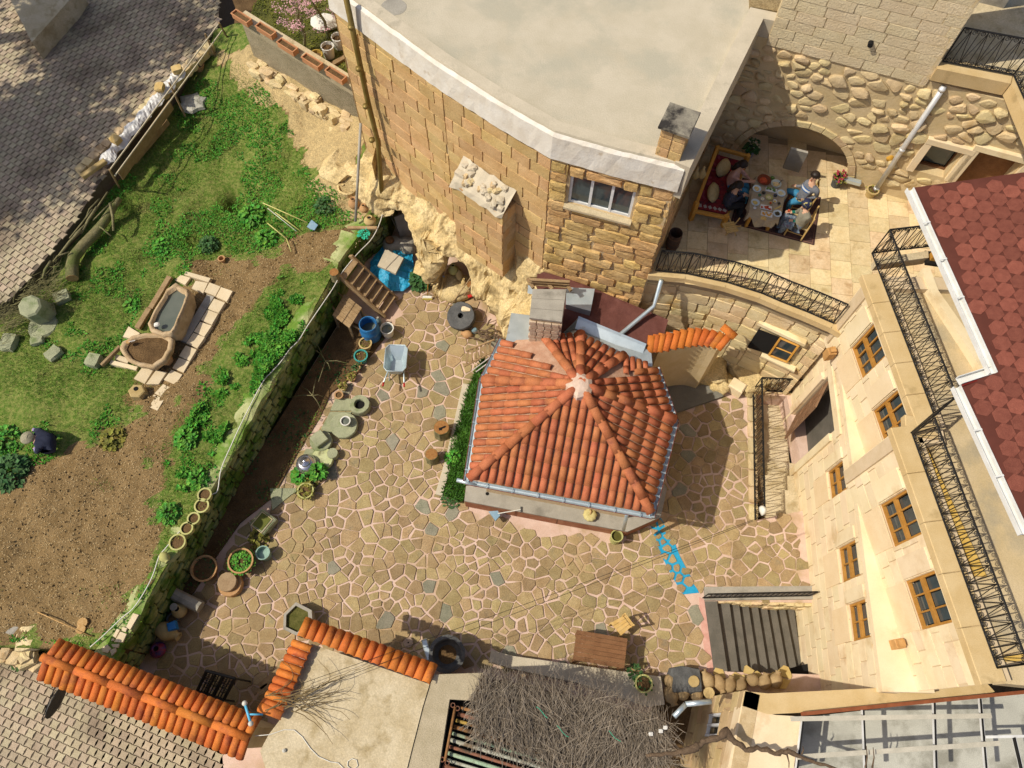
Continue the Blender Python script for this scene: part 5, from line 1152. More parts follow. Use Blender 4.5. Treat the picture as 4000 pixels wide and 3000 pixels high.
cp2 = [W(1, 3, *p, az) for p in ((1505, 935), (1545, 850), (1960, 835), (1875, 1075), (1672, 1065), (1570, 1720), (1295, 1720), (1445, 1130))]
m_conc2 = mat('grey_concrete', (.36, .30, .19), (.43, .36, .24), sc=3, rough=.95, bump=.4, grain=.2, gsc=45)
MB().prism([tuple(p.xy) for p in cp2], -1.7, az - .03).build('side_slab', m_conc2, ann)
f0, f1, h0, h1 = W(1, 3, 425, 358, 2.34), W(1, 3, 1572, 772, 2.34), W(1, 3, 352, 512, 2.46), W(1, 3, 1502, 932, 2.46); n = 16
for i in range(n):
    t = (i + .5) / n; a, b = f0.lerp(f1, t), h0.lerp(h1, t); piece('edge_tile', tg, ann, a, frame_m(b - a), ((f1 - f0).length / n / .196, (b - a).length / .43, 1.05))
f0, f1, h0, h1 = W(1, 3, 335, 545, 2.34), W(1, 3, 45, 1120, 2.34), W(1, 3, 492, 600, 2.46), W(1, 3, 232, 1180, 2.46); n = 9
for i in range(n):
    t = (i + .5) / n; a, b = f0.lerp(f1, t), h0.lerp(h1, t); piece('edge_tile', tg, ann, a, frame_m(b - a), ((f1 - f0).length / n / .2, (b - a).length / .43, 1.05))
a, b = W(1, 3, 30, 1130, 2.42), W(1, 3, 225, 1205, 2.48); piece('edge_tile', tg, ann, a, frame_m(b - a), (1, (b - a).length / .43, 1))
mb = MB(); cbl = [W(1, 3, *p, az + .015) for p in ((-10, 1382), (120, 1370), (240, 1328), (330, 1330), (400, 1390), (470, 1490), (540, 1560), (640, 1605), (710, 1615), (760, 1665), (830, 1690), (880, 1640), (870, 1590), (830, 1578), (795, 1600), (790, 1640), (820, 1665))]
solo(mb.tube(cbl, .009, 5), 'white_cable', m_wplas, 'white cable curling over the annex concrete roof', 'cable', smooth=True)
solo(MB().tube([W(1, 3, 215, 1590, 1.6), W(1, 3, 190, 1680, 1.3)], .05, 10), 'vent_stub', m_wplas, 'short white pipe sticking out below the annex roof', 'pipe', smooth=True)
MB().lathe([(.035, 0), (.04, .04), (.01, .06)], W(1, 3, 245, 1508, az), 10).build('vent_cap', m_knob, ann)
# dry vine and wires over the annex
rgv = random.Random(17); mb = MB()
for k in range(26):
    p = W(1, 3, rgv.uniform(60, 420), rgv.uniform(1020, 1180), 2.52); pts = [p]; ang_ = rgv.uniform(-.2, 1.0)
    for s_ in range(rgv.randint(5, 11)): ang_ += rgv.uniform(-.45, .45); p = p + V(math.cos(ang_) * .15, math.sin(ang_) * .10, rgv.uniform(-.03, .035)); p.z = max(p.z, 2.36); pts.append(p)
    mb.tube(pts, [.010 * (1 - .7 * j / len(pts)) for j in range(len(pts))], 4)
solo(mb, 'dry_vine', mat('dry_vine', (.17, .12, .05), (.24, .17, .08), sc=12, rough=1, rnd=.2), 'leafless dry vine sprawling over the annex tiles and roof', 'vine')
for k, (a, b) in enumerate((((350, 945), (2212, 290)), ((480, 980), (2212, 420)))):
    e1 = W(2, 2, 2080, 1175 + 10 * k, 3.0); s0 = W(1, 3, *a, 2.6); solo(MB().tube([s0.lerp(e1, t / 8) - V(0, 0, .25 * math.sin(math.pi * t / 8)) for t in range(9)], .005, 4), 'washing_line', m_iron, ('upper' if k == 0 else 'lower') + ' thin wire stretched from the annex across the courtyard', 'wire')
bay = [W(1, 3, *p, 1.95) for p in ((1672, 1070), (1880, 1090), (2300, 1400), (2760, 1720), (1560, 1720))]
bayz = solo(MB().prism([tuple(p.xy) for p in bay] , -.2, 1.93), 'bay_shade_block', m_black, 'block painted black as the shade below the stacked rusty pipes', 'bay')  # solid block, black stands in for the shade of a deep bay
m_rust = [mat('rust_%d' % k, a, b, sc=3, rough=.8, bump=.2, grain=.25, gsc=30, c3=c_, sc3=2, t3=.55) for k, (a, b, c_) in enumerate((((.20, .09, .03), (.28, .14, .05), (.07, .04, .02)), ((.30, .20, .05), (.42, .27, .06), (.12, .06, .03)), ((.22, .30, .20), (.30, .38, .26), (.14, .09, .05)), ((.16, .07, .04), (.24, .10, .06), (.06, .05, .03)), ((.30, .30, .24), (.40, .40, .32), (.14, .10, .06))))]
pn = ['nearest the brushwood', 'second from the brushwood', 'third from the brushwood', 'fourth from the brushwood', 'fifth from the brushwood', 'sixth from the brushwood', 'seventh from the brushwood', 'eighth from the brushwood', 'ninth from the brushwood', 'lowest in the picture']
cn = ['brown', 'yellowish', 'greenish', 'dark red', 'pale grey']
for k in range(10):
    y0 = 1135 + 56 * k; c_ = (0, 3, 1, 0, 2, 4, 3, 2, 4, 3)[k]; a = W(1, 3, 1760 - 16 * k, y0, 2.12 - .02 * (k % 3)); b = W(1, 3, 2900, y0 + 330 + 8 * k, 2.08)
    solo(MB().tube([a, b], .034 + .008 * (k % 2), 8), 'rusty_pipe', m_rust[c_], 'rusty %s pipe in the bay, %s' % (cn[c_], pn[k]), 'pipe', 'rusty pipes in the bay', True)
a, b = W(1, 3, 1722, 1130, 2.26), W(1, 3, 1632, 1600, 2.26); bar = thing('clamp_bar', 'rusty clamp bar lying across the pipe ends', 'bar', a)
MB().tube([a, b], .03, 8).build('rod', m_rust[0], bar, smooth=True)
for p in (a, b):
    for q in (0, 1): MB().tube([p + V(-.05 + .1 * q, .03 - .06 * q, 0) + V(.045 * math.cos(t * .9), .045 * math.sin(t * .9), 0) for t in range(7)], .012, 5, closed=True).build('ring', m_rust[3], bar)
brush = [W(1, 3, *p, 2.4)[:2] for p in ((1960, 800), (2212, 860), (2700, 930), (2980, 1010), (3330, 1120), (3590, 1250), (3590, 1700), (2790, 1720), (2212, 1500), (1890, 1370), (1860, 1090))]
bt = thing('brushwood_roof', 'shaggy roof of cut grey brushwood over the bottom edge bay', 'roof', V(1.2, .3, 0))
mb = MB(); mb.prism([tuple(p) for p in (inset([tuple(q) for q in brush], .12) or brush)], 2.12, 2.22); mb.build('mat', mat('brush_dark', (.055, .04, .024), rough=1), bt)
rgb_ = random.Random(23); tw_ = MB(); xs = [p[0] for p in brush]; ysb = [p[1] for p in brush]
cnt = 0
while cnt < 3400:
    p = (rgb_.uniform(min(xs), max(xs)), rgb_.uniform(min(ysb), max(ysb)))
    if not inside(p, brush): continue
    cnt += 1; a = math.pi / 2 + rgb_.gauss(0, .5) + .3 * math.sin(p[0] * 2.2); l = rgb_.uniform(.25, .85); z = 2.24 + rgb_.random() * .16; q0 = V(p[0] - math.cos(a) * l * .55, p[1] - math.sin(a) * l * .55, z)
    pts = [q0]; 
    for s_ in range(3): a += rgb_.uniform(-.22, .22); pts.append(pts[-1] + V(math.cos(a), math.sin(a), rgb_.uniform(-.10, .14)) * l / 3)
    r0 = rgb_.uniform(.004, .0085); tw_.tube(pts, [r0, r0 * .9, r0 * .7, r0 * .4], 3, cap=False)
tw_.build('twigs', mat('brush_twig', (.26, .21, .15), (.36, .30, .225), sc=8, rough=1, rnd=.45, isl=True), bt, kind='stuff')
m_gtw = mat('green_twine', (.03, .42, .25), rough=.6); m_flint = mat('white_pebble', (.66, .64, .58), rough=.7)
for k, (x, y) in enumerate(((250, 1130), (430, 1300), (880, 1345))):
    p = W(2, 3, x, y, 2.46); solo(MB().tube([p + V(.06 * t - .1, -.05 * t + .02 * math.sin(t * 1.4 + k), 0) for t in range(5)], .006, 4), 'green_twine', m_gtw, 'bit of green twine on the brushwood, ' + ['top left', 'at mid left', 'in the middle'][k], 'twine', 'green twine on the brushwood')
for k, (x, y) in enumerate(((1200, 1365), (1285, 1340), (1325, 1310))):
    p = W(2, 3, x, y, 2.42); o = bpy.data.objects.new('white_stone', block_mesh('white_stone', 610 + k, .3, .12, m_flint)); col.objects.link(o); o.location = p; o.scale = (.085, .075, .06); o['label'] = ['leftmost', 'middle', 'rightmost'][k] + ' of three white stones on the brushwood'; o['category'] = 'stone'; o['group'] = 'white stones on the brushwood'
for k, (x0, y0) in enumerate(((100, 800), (1200, 1130))):
    p = W(2, 3, x0, y0, 2.1); MB().tube([V(p.x, p.y - .15, -.02), V(p.x, p.y - .15, 2.14)], .05, 8).build('pole', m_wood, bt)
ld = [W(2, 3, *p, .32)[:2] for p in ((-180, 640), (0, 690), (1000, 830), (1285, 870), (1320, 1110), (1180, 1130), (560, 920), (0, 800), (-200, 740))]
solo(MB().prism([tuple(p) for p in ld], -.05, .32), 'stone_ledge', m_kerb, 'long low stone ledge between the paving and the brushwood', 'ledge')
se = thing('tan_stone_building', 'tall tan stone building with open white roof frame at lower right', 'building', (5, .4, 0))
SZ = 3.0
WA, WB = V(4.90, .95), V(4.44, -.60); zf = SZ
sw_hole = opening(WA, WB, [Wp(2, 3, 1700, 1190), Wp(2, 3, 1790, 1180), Wp(2, 3, 1690, 1385), Wp(2, 3, 1765, 1380)])
wall_body(se, 'wall', WA, WB, -1.74, zf, .3, m_joint, .02, [sw_hole]); 
m_tanst = mat('tan_course', (.47, .33, .16), (.55, .41, .22), sc=2.4, rough=.9, bump=.35, rnd=.13, hue=.01, grain=.1)
stone_wall(se, 'course_stone', WA, WB, -1.7, zf - .02, m_tanst, (.36, .6), (.5, 1.1), .12, .012, 91, holes=[sw_hole], jit=.03, rnd=.07, protr=.01)
ang = math.atan2((WB - WA).y, (WB - WA).x); wm = ((sw_hole[0] + sw_hole[1]) / 2, (sw_hole[2] + sw_hole[3]) / 2); ww, wh = sw_hole[1] - sw_hole[0], sw_hole[3] - sw_hole[2]
wd = MB().box(wpt(WA, WB, *wm, -.2), (ww, .02, wh), ang).build('window', m_glass, se)
for s_ in (-1, 0, 1): MB().box(wpt(WA, WB, wm[0] + s_ * (ww / 2 - .03), wm[1], -.05), (.05, .08, wh), ang).build('stile', m_pvc, wd)
for s_ in (-1, 1): MB().box(wpt(WA, WB, wm[0], wm[1] + s_ * (wh / 2 - .03), -.055), (ww, .07, .06), ang).build('rail', m_pvc, wd)
cpn = [W(2, 3, 2010, 995, SZ), W(3, 3, 0, 1015, SZ), W(3, 3, 1100, 960, SZ), W(3, 3, 1900, 935, SZ), W(3, 3, 1960, 1000, SZ), W(3, 3, 1840, 1035, SZ), W(3, 3, 820, 1140, SZ), W(3, 3, 300, 1180, SZ), W(3, 3, 0, 1195, SZ), W(2, 3, 1985, 1120, SZ)]
MB().prism([tuple(p.xy) for p in cpn], -1.7, SZ).build('north_wall', m_cornice, se)
cps = [W(2, 3, 2010, 995, SZ), W(2, 3, 1985, 1120, SZ), W(3, 3, 60, 1200, SZ), W(3, 3, 290, 1215, SZ), W(3, 3, 215, 1720, SZ), W(2, 3, 1850, 1720, SZ)]
MB().prism([tuple(p.xy) for p in cps], 2.5, SZ - .01).build('roof_slab', m_cream, se)
m_pale = mat('pale_floor', (.40, .39, .33), (.47, .46, .39), sc=1.6, rough=.9, grain=.2, c3=(.27, .26, .21), sc3=1.5, t3=.54)
FZ = 1.8
MB().prism([tuple(W(3, 3, *p, FZ).xy) for p in ((150, 1240), (1950, 1030), (2600, 960), (2600, 1760), (100, 1760))], 1.5, FZ).build('floor', m_pale, se)
m_batten = mat('grey_batten', (.42, .39, .31), (.50, .46, .37), sc=6, rough=.9, grain=.12)
m_bwhite = mat('sunlit_bar_white', (.72, .72, .70), rough=.5); m_beam = mat('rust_beam', (.19, .055, .02), (.25, .08, .03), sc=5, rough=.7)  # bar white puts the sunlit side of the roof bars into their colour
def beam(a, b, w, h, m, nm): d = b - a; MB().box((a + b) / 2, (d.length, w, h), rot=Matrix((d.normalized(), V(-d.y, d.x, 0).normalized(), d.normalized().cross(V(-d.y, d.x, 0).normalized()))).transposed()).build(nm, m, se)
beam(W(3, 3, 290, 1192, 3.15), W(3, 3, 2400, 985, 3.15), .07, .09, m_beam, 'front_beam')
for a, b in (((300, 1210), (238, 1720)), ((818, 1160), (842, 1720)), ((1432, 1095), (1450, 1720)), ((1830, 1060), (1886, 1720)), ((2125, 1395), (2200, 1720))):
    beam(W(3, 3, *a, 3.10), W(3, 3, *b, 3.10), .05, .07, m_bwhite, 'frame_bar'); pa_, pb2 = W(3, 3, *a, 3.18), W(3, 3, *b, 3.18); beam(pa_ + V(.035, 0, -.06), pb2 + V(.035, 0, -.06), .03, .07, m_iron, 'bar_dark_side')  # dark strip paints the side of each bar turned from the sun
beam(W(3, 3, 1855, 1392, 3.1), W(3, 3, 2400, 1380, 3.1), .05, .07, m_bwhite, 'frame_bar')
beam(W(3, 3, 195, 1235, 3.2), W(3, 3, 1930, 1208, 3.2), .09, .03, m_batten, 'batten'); beam(W(3, 3, 250, 1565, 3.2), W(3, 3, 2000, 1445, 3.2), .09, .03, m_batten, 'batten')
# gnarled vine over the building
vp = [((2, 3, 1150, 1545), 3.3, .03), ((2, 3, 1400, 1530), 3.35, .045), ((2, 3, 1570, 1500), 3.4, .075), ((2, 3, 1650, 1440), 3.4, .06), ((2, 3, 1790, 1390), 3.45, .06), ((2, 3, 1850, 1350), 3.45, .09), ((2, 3, 1930, 1430), 3.4, .055), ((2, 3, 2020, 1505), 3.35, .05), ((2, 3, 2120, 1480), 3.3, .045), ((3, 3, 60, 1530), 3.3, .05), ((3, 3, 180, 1520), 3.3, .055), ((3, 3, 330, 1590), 3.3, .035), ((3, 3, 500, 1630), 3.3, .03), ((3, 3, 650, 1690), 3.3, .02)]
mb = MB(); pts = []; rad = []
for k in range(len(vp) - 1):
    a, b = W(*vp[k][0], vp[k][1]), W(*vp[k + 1][0], vp[k + 1][1])
    for j in range(4): pts.append(a.lerp(b, j / 4) + V(rgv.uniform(-.02, .02), rgv.uniform(-.02, .02), rgv.uniform(-.02, .02))); rad.append((vp[k][2] * (1 - j / 4) + vp[k + 1][2] * j / 4) * rgv.uniform(.8, 1.2))
mb.tube(pts, rad, 8); 
for x, y, dx, dy in ((160, 1530, 20, 160), (840, 1659, 10, -190), (900, 1659, 8, -180), (290, 1540, 10, -70)):
    a = W(3, 3, x, y, 3.3); b = W(3, 3, x + dx, y + dy, 3.35); mb.tube([a, a.lerp(b, .5) + V(.02, 0, .02), b], [.02, .012, .006], 5)
m_bark = mat('vine_bark', (.115, .075, .045), (.17, .115, .07), sc=14, rough=1, bump=1, bsc=40, grain=.3); solo(mb, 'gnarled_vine', m_bark, 'gnarled leafless vine trunk crossing the tan building roof', 'vine', smooth=True)
gz_ = 2.9; t = thing('corner_gutter', 'bent pale zinc gutter piece at the tan building corner', 'gutter', W(2, 3, 1500, 1110, 2.6))
MB().tube([W(2, 3, 1400, 1215, gz_), W(2, 3, 1500, 1110, gz_)], .055, 10).build('lower_length', m_zinc, t, smooth=True); MB().tube([W(2, 3, 1500, 1108, gz_), W(2, 3, 1720, 1085, gz_)], .055, 10).build('upper_length', m_zinc, t, smooth=True)
m_bpipe = mat('bluegrey_pipe', (.36, .44, .50), (.44, .51, .56), sc=3, rough=.5, grain=.08)
pipe_thing('bluegrey_pipe', [W(3, 3, 1370, 948, 3.25), W(3, 3, 1700, 905, 3.3), W(3, 3, 1950, 870, 3.3), W(3, 3, 2300, 840, 3.3)], .085, m_bpipe, 'thick blue grey pipe along the end of the cream house cornice')
# ================================================================== pots, stones, timber and tools
m_terra = mat('terracotta', (.40, .22, .095), (.47, .28, .13), sc=4, rough=.9, rnd=.12, grain=.12, bump=.15)
m_ochre = mat('ochre_pot', (.42, .30, .12), (.50, .37, .17), sc=4, rough=.9, rnd=.1, grain=.12, bump=.2)
m_gstone = mat('green_grey_stone', (.27, .28, .17), (.35, .36, .22), sc=3, rough=.95, bump=.5, grain=.18, c3=(.16, .20, .08), sc3=2.4, t3=.58)
m_basalt = mat('basalt', (.07, .07, .068), (.115, .115, .11), sc=4, rough=.9, bump=.5, grain=.25, gsc=60)
m_slabp = mat('pale_slab', (.60, .48, .30), (.66, .55, .37), sc=3, rough=.85, bump=.15, rnd=.08, grain=.08)
m_leaf = mat('weed_leaf', (.045, .18, .014), (.10, .29, .03), sc=4, rough=.6, rnd=.4, hue=.025, spec=.25)
m_leafd = mat('dark_leaf', (.03, .085, .02), (.055, .13, .035), sc=4, rough=.65, rnd=.35, hue=.02)
m_leafo = mat('olive_leaf', (.14, .14, .02), (.21, .19, .03), sc=4, rough=.7, rnd=.35, hue=.02)
m_grass = mat('grass_blade', (.085, .185, .018), (.17, .27, .04), sc=1.6, rough=.7, rnd=.45, hue=.03, spec=.2, c3=(.20, .19, .06), sc3=1.1, t3=.56)
m_bark2 = mat('log_bark', (.17, .15, .07), (.25, .22, .11), sc=9, rough=1, bump=.9, bsc=30, grain=.3, c3=(.12, .14, .04), sc3=2, t3=.55)
m_endg = mat('log_end', (.40, .23, .08), (.50, .32, .14), sc=14, rough=.9, grain=.2)
def gzs(p): return float(gz(p[0], p[1]))
def on_garden(p, dz=0.): return V(p[0], p[1], gzs(p) + dz)
def leaf_cluster(mb, c, r, h, n, ls, rg_, squash=1.):
    for _ in range(n):
        a = rg_.random() * 6.283; q = rg_.random() ** .5; e = rg_.random(); p = Vector(c) + V(math.cos(a) * r * q, math.sin(a) * r * q * squash, h * (1 - q * q * .8) * (.25 + .75 * e))
        d = V(math.cos(a) + rg_.uniform(-.7, .7), math.sin(a) + rg_.uniform(-.7, .7), rg_.uniform(-.25, .55)).normalized(); s_ = d.cross(V(0, 0, 1)).normalized(); l = ls * rg_.uniform(.6, 1.25); w = l * .38; dr = V(0, 0, -l * .22)
        mb.add([p, p + d * l * .5 + s_ * w, p + d * l + dr, p + d * l * .5 - s_ * w], [(0, 1, 2, 3)])
    return mb
def plant(p, r, h, n, ls, m, label, cat='plant', name='weed_plant', seed=0, group=None):
    rg_ = random.Random(seed + int(r * 1000)); t = thing(name, label, cat, p, group); leaf_cluster(MB(), p, r, h, n, ls, rg_).build('leaves', m, t)
    st = MB()
    for k in range(5): a = k * 1.3; st.tube([Vector(p) - V(0, 0, .02), Vector(p) + V(math.cos(a) * r * .4, math.sin(a) * r * .4, h * .6)], .008, 4)
    st.build('stems', m_leafd, t); return t
def pot(p, r, h, m, label, fill=None, leaf=None, name='plant_pot', cat='pot', group=None, taper=.75, lh=.2, rim=.02, ln=60, ls=.09):
    t = thing(name, label, cat, p, group); MB().lathe([(r * taper, 0), (r * .98, h * .86), (r + rim, h * .88), (r + rim, h), (r - .018, h), (r * .9, h * .8), (.001, h * .79)], p, 22).build('body', m, t, smooth=False)
    if fill: MB().lathe([(.001, h * .80), (r * .9, h * .80), (.001, h * .84)], p, 18, jit=.02).build('soil', fill, t)
    if leaf: leaf_cluster(MB(), Vector(p) + V(0, 0, h * .8), r * 1.05, lh, ln, ls, random.Random(int(abs(p[0]) * 997))).build('leaves', leaf, t)
    return t
def jar(p, r, l, ax, m, label, group=None, name='clay_jar', cat='jar'):
    """amphora: rounded body, neck and open mouth along the axis ax"""
    t = thing(name, label, cat, p, group); M = Vector(ax).normalized().to_track_quat('Z', 'Y').to_matrix()
    pr = [(.04 * r, 0), (.45 * r, .04 * l), (.8 * r, .2 * l), (r, .45 * l), (.88 * r, .66 * l), (.5 * r, .82 * l), (.38 * r, .88 * l), (.5 * r, l), (.4 * r, l), (.3 * r, .86 * l), (.001, .84 * l)]
    MB().lathe(pr, Vector(p), 16, rot=M).build('body', m, t, smooth=True)
    MB().lathe([(.001, .872 * l), (.33 * r, .872 * l), (.001, .876 * l)], Vector(p), 14, rot=M).build('mouth', m_black, t); return t
def disc_stone(p, r, h, m, label, cat='stone', name='stone_disc', hole=0, tilt=None, group=None, n=24, jit=.03):
    M = tilt; t = thing(name, label, cat, p, group); pr = [(r * .95, 0), (r, h * .15), (r, h * .85), (r * .95, h)]
    if hole: pr += [(hole * 1.1, h), (hole, h * .9), (hole, h * .5), (.001, h * .49)]
    MB().lathe(pr, p, n, rot=M, jit=jit, seed=int(r * 999)).build('disc', m, t)
    if hole: MB().lathe([(.001, h * .50), (hole * .99, h * .50), (.001, h * .505)], p, n, rot=M).build('eye', m_black, t)
    return t
def stone_obj(p, s, m, label, seed, name='loose_stone', cat='stone', group=None, rz=0, rnd=.2, jit=.1):
    o = bpy.data.objects.new(name, block_mesh(name, seed, rnd, jit, m)); col.objects.link(o); o.location = p; o.scale = s; o.rotation_euler = (0, 0, rz); o['label'] = label; o['category'] = cat
    if group: o['group'] = group
    OFF[o] = Vector(p); return o
def stump(p, r, h, label, split=False):
    t = thing('tree_stump', label, 'stump', p, 'tree stumps'); MB().lathe([(r * 1.08, 0), (r, h * .3), (r * .97, h)], p, 18, jit=.07, seed=int(r * 777)).build('bark', m_bark2, t); MB().lathe([(.001, h + .002), (r * .93, h + .002), (.001, h + .006)], p, 18, jit=.04).build('cut_face', MATS['stump_face'], t)
    if split: MB().box(Vector(p) + V(.06, .0, h + .004), (.13, .05, .012), .5).build('split', m_black, t); MB().box(Vector(p) + V(-.02, -.05, h + .004), (.08, .08, .012), .2).build('split', m_black, t)
mat('stump_face', (.24, .105, .03), (.32, .16, .05), sc=14, rough=.9, grain=.25)

fb = [W(0, 0, *p, 1.25) for p in ((2010, 395), (1890, 555), (1590, 985), (1020, 1605))]; ft = [W(0, 0, *p, 2.45) for p in ((1890, 198), (1772, 292), (1462, 715), (945, 1465))]
fen = thing('pole_fence', 'rickety pole and plank fence between the street and the garden', 'fence', fb[2])
for a, b in zip(fb, ft): MB().tube([a - V(0, 0, .1), b], .03, 6).build('post', m_wood, fen)
m_prail = mat('pale_rail', (.55, .46, .30), (.62, .54, .38), sc=5, rough=.7, grain=.1)
r0, r1 = W(0, 0, 1895, 200, 2.4), W(0, 0, 955, 1460, 2.4); MB().tube([r0, r1], .022, 6).build('rail', m_prail, fen); r0, r1 = W(0, 0, 1920, 262, 2.12), W(0, 0, 992, 1520, 2.12); MB().tube([r0, r1], .022, 6).build('rail', m_prail, fen)
for k, (a, b, z, h) in enumerate((((1480, 905), (1040, 1520), 1.75, .34), ((1455, 1050), (1160, 1400), 1.45, .2), ((1420, 1060), (1210, 1330), 1.3, .16))):
    p, q = W(0, 0, *a, z), W(0, 0, *b, z); d = q - p; MB().box((p + q) / 2, (d.length, .03, h), math.atan2(d.y, d.x)).build('plank', m_wood, fen)
ea, eb = W(0, 0, 1840, 420, 1.62), W(0, 0, 700, 1520, 1.62); d = eb - ea
stw = thing('street_parapet', 'low rubble parapet under the plastic sheet at the street edge', 'parapet', (ea + eb) / 2); rbm = [block_mesh('stone', 930 + i, .16, .08, m_rub) for i in range(4)]
for k in range(22): p = ea.lerp(eb, (k + .5) / 22); piece('stone', rbm[k % 4], stw, (p.x, p.y, 1.72), Matrix.Rotation(math.atan2(d.y, d.x) + random.uniform(-.1, .1), 3, 'Z'), (d.length / 22, .28, .30))
m_plast = mat('plastic_sheet', (.62, .60, .55), (.72, .70, .66), sc=7, rough=.3, spec=.6, bump=.8, bsc=14)
sa_, sb_ = W(0, 0, 1560, 600, 1.9), W(0, 0, 880, 1400, 1.9); dd2 = sb_ - sa_; nn2 = V(-dd2.y, dd2.x, 0).normalized(); mb = MB(); n = 60; vs = []; rgp = random.Random(31)
for i in range(n + 1):
    p = sa_.lerp(sb_, i / n); w = .20 + .05 * math.sin(i * .7) + rgp.uniform(-.02, .02)
    for j in range(7): u = j / 6 - .5; vs.append(p + nn2 * u * 2 * w + V(0, 0, .10 * (1 - 4 * u * u) * 1.2 - .06 + rgp.uniform(-.022, .022)))
mb.add(vs, [(i * 7 + j, i * 7 + j + 1, (i + 1) * 7 + j + 1, (i + 1) * 7 + j) for i in range(n) for j in range(6)]); solo(mb, 'plastic_sheet', m_plast, 'crumpled clear plastic sheet laid along the street parapet', 'sheet')
m_yst = mat('yellow_stone', (.52, .35, .12), (.58, .42, .18), sc=4, rough=.9, grain=.1)
for k, (x, y, lab) in enumerate(((1380, 755, 'squarish yellow stone weighing down the plastic sheet'), (1000, 1205, 'pointed yellow stone at the lower part of the plastic sheet'), (1530, 600, 'pinkish stone at the upper end of the plastic sheet'))): stone_obj(W(0, 0, x, y, 2.08), (.26, .3, .16), m_yst, lab, 640 + k, rz=k, rnd=.16)
a, b = W(0, 0, 740, 1510, 1.95), W(0, 0, 880, 1410, 1.95); d = b - a; solo(MB().box((a + b) / 2, (d.length + .25, .16, .14), math.atan2(d.y, d.x), ch=.02), 'sawn_beam', m_ochre, 'short sawn yellow beam at the lower end of the street parapet', 'beam')
p = W(0, 0, 1710, 555, 1.6); pot(V(p.x, p.y, gzs(p)), .17, .2, m_terra, 'broken terracotta pot behind the upper fence rails', m_soil)
bagp = W(0, 0, 1650, 860, 1.35); mb = MB(); mb.lathe([(.05, 0), (.42, .03), (.38, .12), (.2, .2), (.02, .22)], on_garden(bagp), 14, jit=.22, seed=8); solo(mb, 'plastic_bag', mat('clear_bag', (.36, .34, .27), (.48, .46, .38), sc=8, rough=.3, bump=.8, bsc=12), 'dirty clear plastic bag lying in the weeds below the fence', 'bag')
trk = [(625, 745), (622, 650), (640, 560), (720, 460), (830, 350), (900, 260), (970, 150), (1035, 60)]; pts = [W(0, 1, *p, 1.5) for p in trk]; rad = [.17, .165, .16, .15, .15, .13, .11, .08]
lg = thing('fallen_trunk', 'thick bent tree trunk lying along the street edge', 'log', pts[0]); MB().tube(pts, rad, 12).build('bark', m_bark2, lg, smooth=True)
dd3 = (pts[0] - pts[1]).normalized(); MB().tube([pts[0] + dd3 * .001, pts[0] + dd3 * .008], .155, 12).build('cut_end', m_endg, lg)
rgl = random.Random(41)
brn = [((440, 600), (370, 750)), ((600, 520), (430, 640)), ((760, 260), (560, 480)), ((840, 130), (700, 360)), ((930, 0), (760, 260)), ((990, 70), (800, 250)), ((950, 100), (980, 335)), ((860, 60), (740, 230)), ((800, 150), (600, 400)), ((700, 330), (500, 560)), ((520, 640), (470, 700)), ((860, 300), (960, 380))]
nm_ = ['white split branch at the lower end', 'mossy branch beside the trunk cut', 'long grey branch in the middle', 'dark branch in the middle', 'branch at the upper end', 'thick branch touching the trunk', 'curved yellow branch hanging to the grass', 'short upper branch', 'straight middle branch', 'low mossy branch', 'small yellow branch by the cut face', 'short branch poking out to the grass']
for k, (a, b) in enumerate(brn):
    p, q = W(0, 1, *a, 1.72), W(0, 1, *b, 1.66); mid = p.lerp(q, .5) + V(rgl.uniform(-.08, .08), rgl.uniform(-.08, .08), .05); r_ = .025 + .02 * (k % 3 == 0)
    solo(MB().tube([p, mid, q], [r_, r_ * .9, r_ * .7], 6), 'cut_branch', m_bark2, nm_[k] + ' of the woodpile', 'branch', 'branches in the woodpile', True)
mb = MB()
for k in range(420):
    a = W(0, 1, rgl.uniform(-120, 470), 0, 1.7); x = rgl.uniform(-140, 480); y = 1000 - .42 * x + rgl.gauss(0, 90) + (120 if x < 150 else 0); p = W(0, 1, x, y, 1.45 + rgl.random() * .3); an = rgl.gauss(.55, .5); l = rgl.uniform(.2, .55)
    mb.tube([p, p + V(math.cos(an), math.sin(an), rgl.uniform(-.1, .2)) * l * .5, p + V(math.cos(an + .3), math.sin(an + .3), rgl.uniform(-.2, .2)) * l], [.008, .006, .003], 3, cap=False)
tp = solo(mb, 'twig_heap', mat('green_twig', (.13, .12, .05), (.20, .18, .08), sc=8, rough=1, rnd=.35), 'heap of thin greenish cuttings at the left edge', 'twigs'); tp['kind'] = 'stuff'
p = on_garden(W(0, 1, 400, 1120, 1.3)); cf = thing('column_fragment', 'greenish octagonal column stump on a round stone at the left', 'column', p)
M = Matrix.Rotation(R(12), 3, 'X'); MB().lathe([(.36, 0), (.34, .3), (.31, .62), (.26, .66)], p + V(-.10, .22, .12), 8, rot=M).build('shaft', m_gstone, cf); MB().lathe([(.40, -.1), (.42, .05), (.36, .13), (.1, .15)], p + V(-.05, -.12, -.02), 14, jit=.08).build('base_stone', m_gstone, cf)
for k, (x, y, s, lab) in enumerate(((555, 925, (.40, .34, .3), 'grey squared stone behind the column stump'), (75, 1300, (.5, .4, .3), 'mossy boulder at the left edge below the twigs'), (480, 1410, (.36, .4, .2), 'low mossy stone in the grass below the column stump'), (340, 1300, (.34, .25, .16), 'flat stone under the column stump base'), (835, 1480, (.36, .34, .3), 'pale green cube stone beside the stone troughs'))):
    p = on_garden(W(0, 1, x, y, 1.3), .08); stone_obj(p, s, m_gstone, lab, 660 + k, rz=.5 + k, rnd=.14 if k in (0, 4) else .3, jit=.05 if k in (0, 4) else .1, group='stones in the grass')
TRZ = 1.92
